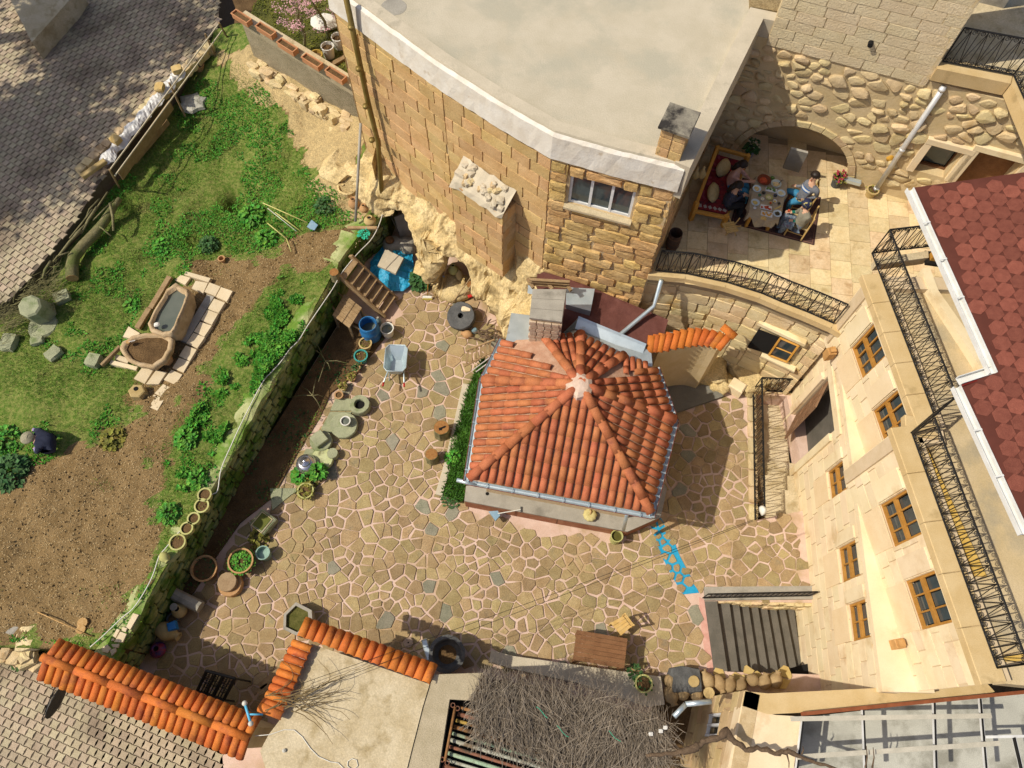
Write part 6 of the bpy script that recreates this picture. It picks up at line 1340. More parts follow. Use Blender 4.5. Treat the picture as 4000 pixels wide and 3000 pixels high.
def trough(label, rim_px, h, fill, m, shrink=.72, lip=.085, depth=.3, zt=TRZ, shift=(0, 0)):
    rim = [W(0, 1, *p, zt) for p in rim_px]; c = sum(rim, V(0, 0, 0)) / len(rim); t = thing('stone_trough', label, 'trough', V(c.x, c.y, zt - h), 'stone troughs'); n_ = len(rim)
    den = []
    for i in range(n_):
        for k in range(3): den.append(rim[i].lerp(rim[(i + 1) % n_], k / 3))
    rg_ = random.Random(len(label)); n_ = len(den); L0_ = [p + V(rg_.uniform(-.012, .012), rg_.uniform(-.012, .012), rg_.uniform(-.012, .012)) for p in den]
    ar = sum(L0_[i].x * L0_[(i + 1) % n_].y - L0_[(i + 1) % n_].x * L0_[i].y for i in range(n_))
    if ar < 0: L0_ = L0_[::-1]
    def ring(k, z, sh=(0, 0)): return [V(c.x + sh[0] + (p.x - c.x) * k, c.y + sh[1] + (p.y - c.y) * k, z) for p in L0_]
    dist = sum((p.xy - c.xy).length for p in L0_) / n_; ki = 1 - lip / dist
    rings = [ring(shrink, zt - h, shift), ring((1 + shrink) / 2 + .1, zt - h * .55, (shift[0] * .6, shift[1] * .6)), ring(1.03, zt - h * .2, (shift[0] * .15, shift[1] * .15)), L0_, ring(ki, zt - .01), ring(ki * .93, zt - depth)]
    vs = [p for r_ in rings for p in r_]; fs = [(j * n_ + i, j * n_ + (i + 1) % n_, (j + 1) * n_ + (i + 1) % n_, (j + 1) * n_ + i) for j in range(5) for i in range(n_)]; fs.append(tuple(5 * n_ + i for i in range(n_)))
    MB().add(vs, fs).build('basin', m, t, smooth=True); MB().add(ring(ki * .97, zt - depth * .45), [tuple(range(n_))]).build('contents', fill, t); return t
m_trough = mat('trough_stone', (.40, .28, .15), (.50, .37, .22), sc=4, rough=.95, bump=.5, bsc=16, grain=.16, c3=(.28, .19, .09), sc3=2.2, t3=.6)
m_water = mat('still_water', (.10, .115, .09), (.13, .14, .11), sc=2, rough=.08, spec=.6)
trough('long stone trough of water on the pale slabs', [(1520, 785), (1615, 840), (1625, 880), (1590, 980), (1510, 1170), (1470, 1225), (1400, 1235), (1300, 1195), (1280, 1140), (1330, 1020), (1440, 840)], .52, m_water, m_trough, zt=1.95, shift=(.12, -.02), shrink=.85)
trough('round-ended stone trough of soil on the pale slabs', [(1035, 1350), (1065, 1290), (1140, 1245), (1260, 1218), (1420, 1222), (1490, 1270), (1480, 1360), (1420, 1450), (1320, 1515), (1200, 1495), (1100, 1450)], .42, m_soil, m_trough, zt=1.84, depth=.2, lip=.10)
slabs = [((0, 1), q) for q in (((1605, 685), (1820, 745), (1800, 780), (1590, 715)), ((1560, 715), (1645, 740), (1600, 800), (1510, 760)), ((1690, 765), (1795, 785), (1755, 875), (1655, 830)), ((1810, 780), (1905, 815), (1860, 900), (1765, 860)), ((1910, 820), (2010, 855), (1960, 945), (1865, 905)), ((1850, 920), (1945, 955), (1890, 1045), (1795, 1010)), ((1790, 1015), (1885, 1050), (1830, 1145), (1735, 1105)), ((1730, 1120), (1830, 1155), (1765, 1250), (1675, 1205)), ((1670, 1215), (1770, 1255), (1705, 1350), (1610, 1305)), ((1605, 1325), (1700, 1360), (1640, 1460), (1545, 1415)), ((1545, 1430), (1640, 1465), (1585, 1560), (1490, 1520)), ((1480, 1535), (1575, 1575), (1515, 1665), (1415, 1620)), ((1230, 1510), (1325, 1535), (1250, 1655), (1155, 1610)), ((1345, 1540), (1440, 1555), (1370, 1660), (1260, 1660)), ((960, 1450), (1190, 1510), (1175, 1540), (945, 1485)), ((1110, 1160), (1210, 1220), (1150, 1270), (1060, 1250)), ((1000, 1400), (1120, 1440), (1100, 1480), (990, 1440)))] + [((0, 2), q) for q in (((1410, 0), (1500, 40), (1430, 130), (1335, 80)), ((1330, 90), (1420, 130), (1360, 230), (1260, 185)))]
sbp = thing('trough_paving', 'pale square slabs laid round the stone troughs', 'paving', W(0, 1, 1500, 1200, 1.35))
for (tc, q) in slabs: vs, fs = slab([tuple(W(*tc, *p, 1.42).xy) for p in q][::-1], 1.28, 1.42 + random.uniform(-.006, .006), .006); MB().add(vs, fs).build('slab', m_slabp, sbp)
MB().prism([tuple(W(0, 1, *p, 1.42).xy) for p in ((1790, 885), (1850, 905), (1612, 1300), (1552, 1280))], 1.28, 1.43).build('grey_strip', m_grey, sbp)
for k, (a, b, lab) in enumerate((((1470, 735), (1305, 1010), 'long weathered beam left of the water trough'), ((1295, 1010), (1190, 1180), 'short beam between the two troughs on the grass side'), ((1040, 1335), (880, 1500), 'thin beam left of the soil trough'))):
    p, q = W(0, 1, *a, 1.5), W(0, 1, *b, 1.5); d = q - p; solo(MB().box((p + q) / 2, (d.length, .15 if k < 2 else .08, .12), math.atan2(d.y, d.x), ch=.01), 'timber_beam', m_wood, lab, 'beam', 'beams by the troughs')
p = W(0, 1, 1440, 1450, 1.5); solo(MB().lathe([(.12, 0), (.15, .08), (.14, .26), (.05, .28)], V(p.x, p.y, 1.4), 12, jit=.15), 'clay_lump', m_terra, 'brown clay lump under the edge of the soil trough', 'stone')
p = W(0, 2, 1180, 60, 1.6); bx_ = thing('feed_box', 'ochre six-sided box with a dark hole below the troughs', 'box', V(p.x, p.y, 1.36)); MB().lathe([(.21, 0), (.2, .24), (.17, .26)], V(p.x, p.y, 1.36), 6, sx=1.1).build('body', m_ochre, bx_); MB().lathe([(.06, 0), (.06, .012)], V(p.x - .02, p.y + .05, 1.622), 8).build('hole', m_black, bx_)
p = W(0, 1, 1355, 1147, 1.97); solo(MB().lathe([(.07, 0), (.075, .02), (.05, .05), (.01, .06)], p, 9, jit=.3), 'white_cloth', m_wplas, 'crumpled white cloth on the corner of the water trough', 'cloth')
p = W(0, 1, 1110, 1300, 1.9); tap = thing('wooden_tap', 'small wooden spout and blue pipe on the soil trough rim', 'spout', p); MB().lathe([(.05, -.04), (.055, .04)], p, 10).build('knob', m_endg, tap); MB().tube([p + V(.02, 0, .03), p + V(.17, .05, .03)], .012, 6).build('pipe', m_metal, tap)
wp = ((1765, 955, .155), (1740, 1050, .16), (1670, 1160, .135), (1610, 1245, .14), (1530, 1365, .18)); lb = ['uppermost green-rimmed pot in the row on the garden wall', 'second pot from the top in the row on the garden wall', 'middle small pot in the row on the garden wall', 'pale-rimmed fourth pot in the row on the garden wall', 'lowest and widest pot in the row on the garden wall']
m_gpot = mat('green_rim_pot', (.38, .36, .12), (.46, .45, .18), sc=5, rough=.85, rnd=.1, grain=.1)
for k, (x, y, r) in enumerate(wp): p = W(0, 2, x, y, 1.66); pot(V(p.x, p.y, 1.42), r, .24, m_gpot, lb[k], m_soil, m_leafo if k in (1, 4) else None, group='pots on the garden wall', lh=.05, ln=14, ls=.05, taper=.8)
p = W(0, 2, 1425, 1495, 1.5); jar(V(p.x - .08, p.y + .09, 1.54), .12, .3, (.55, -.6, .05), m_gpot, 'small green clay jug lying on the garden wall')
hz = 1.5; hp = [W(1, 1, *p, hz) for p in ((1085, 30), (1090, 200), (1010, 390), (880, 530), (740, 700), (660, 840), (450, 1150), (370, 1280), (290, 1360), (220, 1460), (130, 1560), (60, 1640))] + [W(0, 2, *p, hz) for p in ((2110, 290), (2000, 525), (1910, 740), (1880, 920), (1820, 965), (1700, 1120), (1560, 1265), (1430, 1420), (1375, 1490), (1320, 1655))] + [W(0, 3, *p, hz) for p in ((1240, 150), (1150, 280), (1055, 360), (940, 470), (860, 545), (760, 630))]
sm = []
for i in range(len(hp) - 1):
    for k in range(4): sm.append(Vector(catmull((np.array(hp[max(i - 1, 0)]), np.array(hp[i]), np.array(hp[i + 1]), np.array(hp[min(i + 2, len(hp) - 1)])), k / 4)))
solo(MB().tube(sm, .014, 5), 'garden_hose', m_wplas, 'long white hose running along the garden wall top', 'hose', smooth=True)
def handle(a, b, z=1.48): return W(1, 1, *a, z), W(1, 1, *b, z - .06)
m_yh = mat('yellow_handle', (.46, .42, .12), (.54, .50, .20), sc=5, rough=.6); m_bm = mat('blue_blade', (.22, .36, .46), (.30, .42, .50), sc=5, rough=.5, metal=.3)
a, b = handle((60, 95), (445, 265)); sh = thing('garden_shovel', 'shovel with yellow handle and blue blade lying in the grass', 'shovel', b); MB().tube([a, b], .018, 6).build('handle', m_yh, sh, smooth=True)
bl = [W(1, 1, *p, 1.46) for p in ((440, 300), (480, 240), (535, 285), (505, 330), (470, 320))]; MB().prism([tuple(p.xy) for p in bl], 1.44, 1.465).build('blade', m_bm, sh)
for k, (a, b, lab) in enumerate((((165, 175), (375, 330), 'pale yellow rake handle beside the shovel'), ((100, 140), (350, 340), 'thin white rod between the tool handles'), ((100, 270), (265, 405), 'forked yellow stick below the tool handles'), ((262, 400), (305, 515), 'short yellow stick end on the soil'))):
    p, q = handle(a, b); solo(MB().tube([p, q], .016 if k != 1 else .009, 6), 'tool_handle', m_yh if k != 1 else m_wplas, lab, 'handle', 'tool handles in the grass', True)
p, q = W(0, 3, 320, 310, 1.32), W(0, 3, 800, 525, 1.32); solo(MB().tube([on_garden(p, .05), on_garden(q, .05)], .014, 5), 'cane', m_endg, 'long straight cane on the bare soil', 'cane', smooth=True)
for k, (x, y, r, lab) in enumerate(((715, 405, .115, 'upper of two round wood slices by the cane'), (705, 462, .105, 'lower of two round wood slices by the cane'))): p = on_garden(W(0, 3, x, y, 1.32)); o = solo(MB().lathe([(r, 0), (r, .07), (.001, .072)], p, 14), 'wood_slice', m_endg, lab, 'wood slice', 'wood slices')
for k, (x, y, s, lab) in enumerate(((95, 465, (.62, .5, .35), 'big flat grey stone in the heap at the garden corner'), (222, 440, (.36, .36, .3), 'round pale stone on the garden corner heap'), (255, 545, (.55, .48, .42), 'big angular ochre stone on the garden corner heap'), (300, 605, (.24, .22, .2), 'small ochre stone beside the tiled wall end'), (15, 400, (.36, .4, .3), 'ochre stone cut by the left picture edge'), (60, 560, (.6, .3, .3), 'long stone at the front of the garden corner heap'), (200, 620, (.5, .3, .3), 'low stone under the angular ochre stone'), (20, 600, (.4, .3, .3), 'ochre stone at the front left of the heap'), (320, 770, (.34, .2, .18), 'white stone against the end of the tiled wall'))):
    p = W(0, 3, x, y, 1.0 if y < 550 else .7); stone_obj(p, s, m_rub if k else m_grey, lab, 680 + k, rz=k * .9, rnd=.2, group='stones of the corner heap')
rgh = random.Random(3); hs_ = thing('corner_heap_wall', 'crumbling rubble wall at the garden corner above the lane', 'wall', W(0, 3, 100, 600, 0)); hm = [block_mesh('stone', 960 + i, .2, .1, m_rub) for i in range(5)]
for k in range(60):
    t = rgh.random(); p = W(0, 3, -150 + 520 * t, 620 + 110 * t, .6); piece('stone', rgh.choice(hm), hs_, (p.x + rgh.uniform(-.1, .1), p.y + rgh.uniform(-.12, .12), rgh.uniform(.1, 1.0)), Matrix.Rotation(rgh.random() * 3, 3, 'Z'), (rgh.uniform(.2, .4), rgh.uniform(.2, .32), rgh.uniform(.2, .3)))
stp = thing('wall_end_slabs', 'pale broken slabs laid on the lower end of the garden wall', 'paving', W(0, 3, 1050, 500, 1.42))
for q in (((1150, 320), (1200, 335), (1125, 465), (1090, 440)), ((1060, 440), (1100, 450), (1085, 485), (1050, 470)), ((1010, 455), (1035, 465), (1000, 535), (975, 520)), ((1040, 480), (1095, 500), (1060, 575), (985, 570)), ((880, 620), (925, 590), (960, 625), (930, 665), (885, 655)), ((960, 590), (1030, 585), (1020, 620), (975, 615)), ((950, 640), (1000, 620), (1005, 650), (965, 690)), ((965, 540), (985, 540), (980, 560), (962, 560))):
    vs, fs = slab([tuple(W(0, 3, *p, 1.46).xy) for p in q][::-1], 1.36, 1.465, .006); MB().add(vs, fs).build('slab', m_slabp, stp)
# ================================================================== things standing in the courtyard
p = W(0, 2, 1765, 1595, .36); pot(V(p.x, p.y, .05), .31, .36, m_terra, 'large terracotta tub with sparse weeds at the foot of the garden wall', m_soil, m_leafd, lh=.08, ln=40, ls=.06)
p = W(0, 2, 2082, 1530, .4); pot(V(p.x, p.y, .05), .30, .40, m_terra, 'large terracotta tub full of bright green seedlings', m_soil, m_leaf, lh=.09, ln=420, ls=.07)
a, b = W(0, 3, 1455, 130, .3), W(0, 3, 1735, 270, .28); cl = thing('column_shaft', 'fallen grey stone column shaft by the garden wall foot', 'column', V(a.x, a.y, .05)); MB().tube([a, b], .15, 8).build('shaft', m_grey, cl); 
p = W(0, 3, 1985, 70, .2); disc_stone(V(p.x, p.y, .0), .30, .2, m_terra, 'round brown stone stack beside the seedling tub', 'millstone', 'stone_stack'); disc_stone(V(p.x - .04, p.y + .04, .2), .24, .12, mat('brown_stone', (.30, .20, .11), (.37, .26, .15), sc=4, rough=.95, bump=.4, grain=.2), 'upper round stone on the brown stone stack', 'millstone')
p = W(0, 3, 1545, 300, .25); jar(V(p.x, p.y, .02), .19, .42, (0, .05, 1), m_ochre, 'lidded upright jar below the fallen column'); disc_stone(V(p.x - .06, p.y + .06, .44), .09, .03, m_grey, 'pale stone lid on the upright jar', 'lid', 'jar_lid')
p = W(0, 3, 1340, 455, .22); jar(V(p.x, p.y + .05, .22), .22, .66, (.75, -.28, .0), m_ochre, 'big ochre amphora lying on its side by the gate')
p = W(0, 3, 1500, 438, .3); solo(MB().box(V(p.x, p.y, .36), (.2, .2, .2), .4, ch=.02), 'blue_canister', mat('bright_blue', (.02, .20, .55), rough=.4), 'small bright blue canister behind the lying amphora', 'canister')
p = W(0, 3, 1350, 640, .25); jar(V(p.x, p.y, .02), .2, .3, (0, .1, 1), mat('blue_red_glaze', (.05, .05, .16), (.30, .03, .04), sc=9, rough=.4), 'small blue and red glazed pot near the gate')
p = W(0, 3, 1490, 370, .2); pot(V(p.x, p.y, .02), .12, .2, m_basalt, 'small black pot between the two ochre jars', m_soil)
for k, (a, b) in enumerate((((30, 960), (225, 800)), ((20, 1010), (110, 950)))):
    a, b = W(1, 3, a[0], a[1], .3), W(1, 3, b[0], b[1], .3); d = b - a; solo(MB().box((a + b) / 2, (d.length, .16, .05), math.atan2(d.y, d.x)), 'loose_plank', m_wood, ['long', 'short'][k] + ' loose plank leaning in the shade behind the annex tiles', 'plank', 'loose planks')
flat = thing('flat_slabs', 'flat green grey slabs under the old stone pieces', 'paving', W(1, 2, 620, 400, 0))
for q in (((690, 120), (870, 130), (920, 230), (640, 230)), ((640, 240), (830, 240), (690, 440), (560, 390)), ((430, 560), (640, 560), (560, 760), (340, 760)), ((120, 900), (400, 900), (300, 960), (140, 1090))): vs, fs = slab([tuple(W(1, 2, *p, .05).xy) for p in q], -.02, .055, .01); MB().add(vs, fs).build('slab', m_gstone, flat)
p = W(1, 2, 900, 170, .3); d_ = disc_stone(V(p.x - .02, p.y, .05), .28, .24, m_gstone, 'green stone mortar with a dimple at the top of the row', 'mortar', 'stone_mortar', hole=.14)
p = W(1, 2, 755, 345, .24); disc_stone(V(p.x, p.y, .05), .37, .17, m_gstone, 'large tilted green millstone carrying a white cup', 'millstone', tilt=Matrix.Rotation(R(6), 3, 'X'))
p = W(1, 2, 775, 325, .34); bucket('white_cup', V(p.x, p.y, .27), .13, .12, m_wplas, 'white plastic tub on the large green millstone', 'tub', fill=m_water, fz=.7)
p = W(1, 2, 560, 490, .2); disc_stone(V(p.x, p.y, .05), .30, .16, m_gstone, 'dark round stone under the square block', 'millstone'); p = W(1, 2, 543, 468, .36); solo(MB().box(V(p.x, p.y, .29), (.36, .36, .16), .75, ch=.015), 'square_stone', m_gstone, 'square pale green block set like a diamond on a round stone', 'stone block')
p = W(1, 2, 570, 640, .2); disc_stone(V(p.x, p.y, .05), .30, .14, mat('lichen_stone', (.42, .44, .20), (.50, .52, .28), sc=3, rough=.95, bump=.4, grain=.15, c3=(.09, .07, .03), sc3=2.2, t3=.6), 'lichen-yellow millstone with dark patches beside the silver urn', 'millstone')
p = W(1, 2, 662, 600, .2); disc_stone(V(p.x, p.y, .02), .15, .22, m_gstone, 'small round green stone right of the lichen millstone', 'stone')
p = W(1, 2, 430, 685, .3); ur = thing('silver_urn', 'round shiny metal urn with lid at the bed edge', 'urn', V(p.x, p.y, .05)); m_silver = mat('silver', (.68, .66, .68), (.60, .58, .60), sc=6, rough=.25, metal=.9)
MB().lathe([(.16, 0), (.26, .06), (.28, .18), (.24, .30), (.15, .36)], V(p.x, p.y, .05), 20).build('body', m_silver, ur, smooth=True); MB().lathe([(.15, .36), (.13, .40), (.06, .41), (.05, .45), (.01, .46)], V(p.x, p.y, .05), 16).build('lid', m_silver, ur, smooth=True)
p = W(1, 2, 540, 765, .2); pot(V(p.x, p.y, .02), .16, .24, mat('green_plastic', (.10, .24, .16), rough=.5), 'green pot with a bright leafy plant below the urn', m_soil, m_leaf, lh=.34, ln=120, ls=.13)
p = W(1, 2, 400, 790, .1); plant(V(p.x, p.y, .04), .22, .36, 150, .12, m_leaf, 'bushy herb growing below the silver urn', seed=3)
p = W(1, 2, 480, 830, .1); plant(V(p.x, p.y, .04), .15, .22, 80, .08, m_leafo, 'small olive herb between the urn herb and the low pot', seed=4)
p = W(1, 2, 430, 925, .2); pot(V(p.x, p.y, .02), .2, .24, m_gpot, 'round pot with olive plant at the lower end of the row', m_soil, m_leafo, lh=.1, ln=90, ls=.08)
p = W(1, 2, 60, 1190, .25); bxp = thing('stone_planter', 'square pale-rimmed stone planter of moss at the bed edge', 'planter', V(p.x, p.y, .02)); MB().box(V(p.x, p.y, .14), (.50, .5, .26), 1.0, ch=.03).build('block', m_gstone, bxp); MB().box(V(p.x - .03, p.y + .02, .275), (.40, .34, .02), 1.0).build('moss', mat('moss', (.13, .14, .03), rough=1), bxp)
rmq = [V(p.x, p.y, .285) + Matrix.Rotation(1.0, 3, 'Z') @ V(sx * .21 - .03, sy * .18, 0) for sx, sy in ((-1, -1), (1, -1), (1, 1), (-1, 1))]; mb = MB().tube(rmq, .018, 4, closed=True); mb.build('rim', m_slabp, bxp)
p = W(1, 2, 25, 1335, .1); plant(V(p.x, p.y, .02), .22, .34, 130, .1, m_leafo, 'olive herb below the square stone planter', seed=6)
p = W(1, 2, 60, 1460, .3); gj = bucket('glass_jar', V(p.x, p.y, .02), .17, .30, mat('green_glass', (.22, .34, .27), (.30, .42, .34), sc=3, rough=.1, spec=.7), 'greenish glass jar beside the seedling tub', 'jar', taper=.9, fz=.6)
p = W(1, 2, 1600, 372, .5); stump(V(p.x, p.y, 0), .215, .48, 'dark red split tree stump near the pavilion lawn', True); p = W(1, 2, 1515, 605, .45); stump(V(p.x, p.y, 0), .17, .45, 'narrow brown tree stump below the split one')
p = W(1, 1, 945, 1310, .26); pot(V(p.x, p.y, .02), .17, .28, m_ochre, 'ochre pot of dry stalks under the water bottles', m_soil, m_leafo, lh=.06, ln=30, ls=.06)
p = W(1, 1, 905, 1415, .3); pot(V(p.x, p.y, .02), .18, .3, mat('turquoise_pot', (.05, .30, .26), rough=.5), 'turquoise-rimmed pot left of the wheelbarrow', m_soil, m_leafo, lh=.05, ln=24, ls=.06)
for k, (tc, x, y, m, lab) in enumerate((((1, 1), 865, 1520, m_terra, 'tiny red pot with green shoots left of the wheelbarrow handles'), ((1, 1), 825, 1600, m_terra, 'small clay pot with cactus near the bed edge'), ((1, 2), 750, 20, m_ochre, 'small pot with a yellow cactus near the bed edge'), ((1, 2), 715, 95, m_terra, 'small brown pot above the green stone mortar'))): p = W(*tc, x, y, .18); pot(V(p.x, p.y, .02), .105, .17, m, lab, m_soil, (m_leafd, m_leafo, m_leafo, None)[k], lh=.14, ln=50, ls=.06)
m_galv = mat('galvanised', (.42, .50, .52), (.50, .58, .60), sc=5, rough=.42, metal=.55, grain=.05)
wb = thing('wheelbarrow', 'galvanised wheelbarrow with red grips on the paving', 'wheelbarrow', V(-3.25, 9.3, 0))
def loft(r0, r1, mb):
    n_ = len(r0[0]); mb.add([(*p, r0[1]) for p in r0[0]] + [(*p, r1[1]) for p in r1[0]], [(i, (i + 1) % n_, n_ + (i + 1) % n_, n_ + i) for i in range(n_)] + [tuple(range(n_))])
top = (soften([(-3.54, 9.03), (-2.93, 9.03), (-2.93, 9.84), (-3.54, 9.84)], .14), .60); bot = (soften([(-3.42, 9.08), (-3.05, 9.08), (-3.08, 9.52), (-3.39, 9.52)], .14), .30)
mb = MB(); loft(bot, top, mb); mb.build('tray', m_galv, wb); MB().tube([(*p, .605) for p in top[0]], .014, 5, closed=True).build('rim', m_galv, wb, smooth=True)
for sx in (-.2, .2):
    MB().tube([V(-3.235 + sx * .5, 9.75, .22), V(-3.235 + sx, 9.3, .30), V(-3.235 + sx * 1.4, 8.72, .52)], .02, 7).build('shaft', m_galv, wb, smooth=True); MB().tube([V(-3.235 + sx * 1.4, 8.72, .52), V(-3.235 + sx * 1.47, 8.60, .54)], .026, 7).build('grip', mat('red_grip', (.45, .02, .02), rough=.5) if 'red_grip' not in MATS else MATS['red_grip'], wb, smooth=True)
    MB().tube([V(-3.235 + sx, 9.2, .30), V(-3.235 + sx * 1.1, 9.0, .02)], .016, 6).build('leg', m_galv, wb)
MB().tube([V(-3.235, 9.86, .18) + V(0, math.cos(t * .628) * .15, math.sin(t * .628) * .15) for t in range(10)], .035, 7, closed=True).build('wheel', m_basalt, wb, smooth=True)
ws = thing('wooden_steps', 'steep wooden open steps from the courtyard up to the garden', 'stairs', W(1, 1, 1150, 950, 0))
s0a, s0b = W(1, 1, 1110, 1080, .08), W(1, 1, 1215, 925, .08); s1a, s1b = W(1, 1, 705, 715, 1.55), W(1, 1, 815, 550, 1.62)
for a, b in ((s0a, s1a), (s0b, s1b)): d = b - a; MB().box((a + b) / 2, (d.length, .07, .17), rot=Matrix((d.normalized(), V(-d.y, d.x, 0).normalized(), d.normalized().cross(V(-d.y, d.x, 0).normalized()))).transposed(), ch=.01).build('stringer', m_wood, ws)
for k in range(7):
    t = (k + .6) / 7.4; a, b = s0a.lerp(s1a, t), s0b.lerp(s1b, t); d = b - a; MB().box((a + b) / 2 + V(0, 0, .05), (d.length - .06, .21, .035), math.atan2(d.y, d.x)).build('tread', m_wood, ws)
p = W(1, 1, 672, 690, 1.75); stump(V(p.x, p.y, 1.38), .13, .36, 'orange-topped stump beside the head of the wooden steps')
tq = [W(1, 1, *p, .78) for p in ((765, 880), (915, 1000), (805, 1175), (660, 1065))]; tb = thing('plank_table', 'small grey plank table under the wooden steps', 'table', V(tq[2].x, tq[2].y, 0)); n = 6
for k in range(n): q = [tq[0].lerp(tq[3], (k + .02) / n), tq[0].lerp(tq[3], (k + .97) / n), tq[1].lerp(tq[2], (k + .97) / n), tq[1].lerp(tq[2], (k + .02) / n)]; MB().prism([tuple(v.xy) for v in q], .755, .785).build('plank', m_wood, tb)
c = sum(tq, V(0, 0, 0)) / 4
for v in tq: w = v.lerp(c, .12); MB().box(V(w.x, w.y, .38), (.06, .06, .75)).build('leg', m_wood, tb)
for k, (a, b, lab) in enumerate((((575, 890), (690, 1030), 'upper pole under the plank table'), ((830, 1150), (920, 1200), 'lower pole under the plank table'), ((680, 850), (960, 1080), 'long pole between plank table and steps'))): p, q = W(1, 1, *a, .6), W(1, 1, *b, .5); solo(MB().tube([p, q], .03, 6), 'wood_pole', m_wood, lab, 'pole', 'poles by the plank table', True)
p = W(1, 1, 965, 1135, .8); m_barrel = mat('blue_barrel', (.012, .10, .26), (.03, .16, .36), sc=4, rough=.45, c3=(.16, .26, .36), sc3=5, t3=.62)
ba = thing('blue_barrel', 'open blue plastic barrel beside the plank table', 'barrel', V(p.x, p.y, 0)); MB().lathe([(.24, 0), (.27, .08), (.28, .25), (.26, .27), (.285, .4), (.285, .52), (.265, .54), (.26, .68), (.245, .76), (.225, .76), (.24, .6), (.24, .3), (.001, .29)], V(p.x, p.y, 0), 24).build('shell', m_barrel, ba, smooth=True); MB().lathe([(.001, .42), (.236, .42), (.001, .421)], V(p.x, p.y, 0), 20).build('water', m_water, ba); MB().tube([V(p.x, p.y, .765) + V(.238 * math.cos(t * .3142), .238 * math.sin(t * .3142), 0) for t in range(20)], .018, 6, closed=True).build('rim', m_barrel, ba, smooth=True)
p = W(1, 1, 1130, 1175, .38); bucket('white_bucket', V(p.x, p.y, 0), .185, .36, m_wplas, 'white bucket of water beside the blue barrel', fill=m_water)
m_bot = mat('clear_bottle', (.20, .32, .36), (.28, .40, .44), sc=4, rough=.08, spec=.7, trans=.3); m_bcap = mat('blue_cap', (.02, .22, .60), rough=.4)
for k, (x, y, lab) in enumerate(((995, 1270, 'left water bottle with blue cap before the barrel'), (1040, 1245, 'right water bottle with blue cap before the barrel'), (1060, 1205, 'water bottle half hidden behind the other two'), (1060, 1115, 'grey jerrycan between the barrel and the bucket'))):
    p = W(1, 1, x, y, .2); bt_ = thing('water_bottle', lab, 'bottle', V(p.x, p.y, .0), 'water bottles'); MB().lathe([(.07, 0), (.085, .02), (.085, .24), (.05, .32), (.03, .34), (.03, .37)], V(p.x, p.y, 0), 14).build('body', m_bot, bt_, smooth=True); MB().lathe([(.034, .37), (.034, .41)], V(p.x, p.y, 0), 10).build('cap', m_bcap if k < 3 else m_grey, bt_)
tpx = ((1110, 440), (1210, 520), (1350, 525), (1365, 640), (1340, 790), (1270, 850), (1160, 845), (1050, 770), (985, 690), (985, 600), (1050, 520)); tpw = [W(1, 1, *p, .18) for p in tpx]; P2 = [(q.x, q.y) for q in tpw]; pts2 = [Vector(q) for q in P2]; nb = len(pts2); rgs = random.Random(18)
for gx_ in np.arange(min(q[0] for q in P2), max(q[0] for q in P2), .06):
    for gy_ in np.arange(min(q[1] for q in P2), max(q[1] for q in P2), .06):
        if inside((gx_, gy_), P2): pts2.append(Vector((gx_ + rgs.uniform(-.015, .015), gy_ + rgs.uniform(-.015, .015))))
v2, e2, f2, *_ = delaunay_2d_cdt(pts2, [(i, (i + 1) % nb) for i in range(nb)], [], 1, 1e-5); xx = np.array([v.x for v in v2]); yy = np.array([v.y for v in v2]); cxx, cyy = xx.mean(), yy.mean()
zz = .40 * np.exp(-((xx - cxx) ** 2 + (yy - cyy) ** 2) / .30) + .05 + np.abs(vnoise(xx, yy, 5, 3) - .5) * .22 + np.abs(vnoise(xx, yy, 11, 4) - .5) * .10
m_tarp = mat('blue_tarp', (.015, .27, .47), (.03, .36, .58), sc=5, rough=.4, bump=.7, bsc=18, spec=.5)
solo(MB().add(np.c_[xx, yy, zz].tolist(), [tuple(f) for f in f2]), 'blue_tarp', m_tarp, 'crumpled bright blue tarpaulin in the cave mouth', 'tarpaulin')
q = [W(1, 1, *p, .60) for p in ((1120, 490), (1275, 570), (1205, 705), (1050, 635))]; c = sum(q, V(0, 0, 0)) / 4; solo(MB().prism([tuple(v.xy) for v in q], .52, .60), 'grey_board', m_kerb, 'square grey board weighing down the blue tarpaulin', 'board')
m_sack = mat('dusty_sack', (.30, .27, .21), (.38, .34, .27), sc=5, rough=.9, bump=.6, bsc=14)
for k, (x, y, lab) in enumerate(((1190, 440, 'grey dusty sack with a dark mouth above the blue tarpaulin'), (1300, 450, 'smaller dusty sack at the right of the cave'))): p = W(1, 1, x, y, .3); o = solo(MB().lathe([(.1, 0), (.27, .06), (.30, .22), (.22, .38), (.08, .44)], V(p.x, p.y, .0), 14, sx=1.2, jit=.12, seed=k), 'dusty_sack', m_sack, lab, 'sack', 'sacks in the cave', True)
p = W(1, 1, 1155, 425, .45); solo(MB().lathe([(.06, 0), (.13, .05), (.12, .14), (.02, .16)], V(p.x, p.y, .42), 10, jit=.1), 'rusty_tin', m_rust[0], 'rusty tin on the dusty sack', 'tin')
p = W(1, 1, 1270, 250, .8); solo(MB().box(V(p.x, p.y, .5), (.42, .06, .95), rot=Matrix.Rotation(.5, 3, 'Z') @ Matrix.Rotation(-.3, 3, 'X')), 'leaning_sheet', m_grey, 'pale sheet leaning at the back of the first cave', 'sheet')
a, b = W(1, 1, 1145, 165, 1.5), W(1, 1, 1235, 355, .9); solo(MB().tube([a, b], .015, 6), 'iron_rod', m_iron, 'dark rod leaning across the first cave mouth', 'rod')
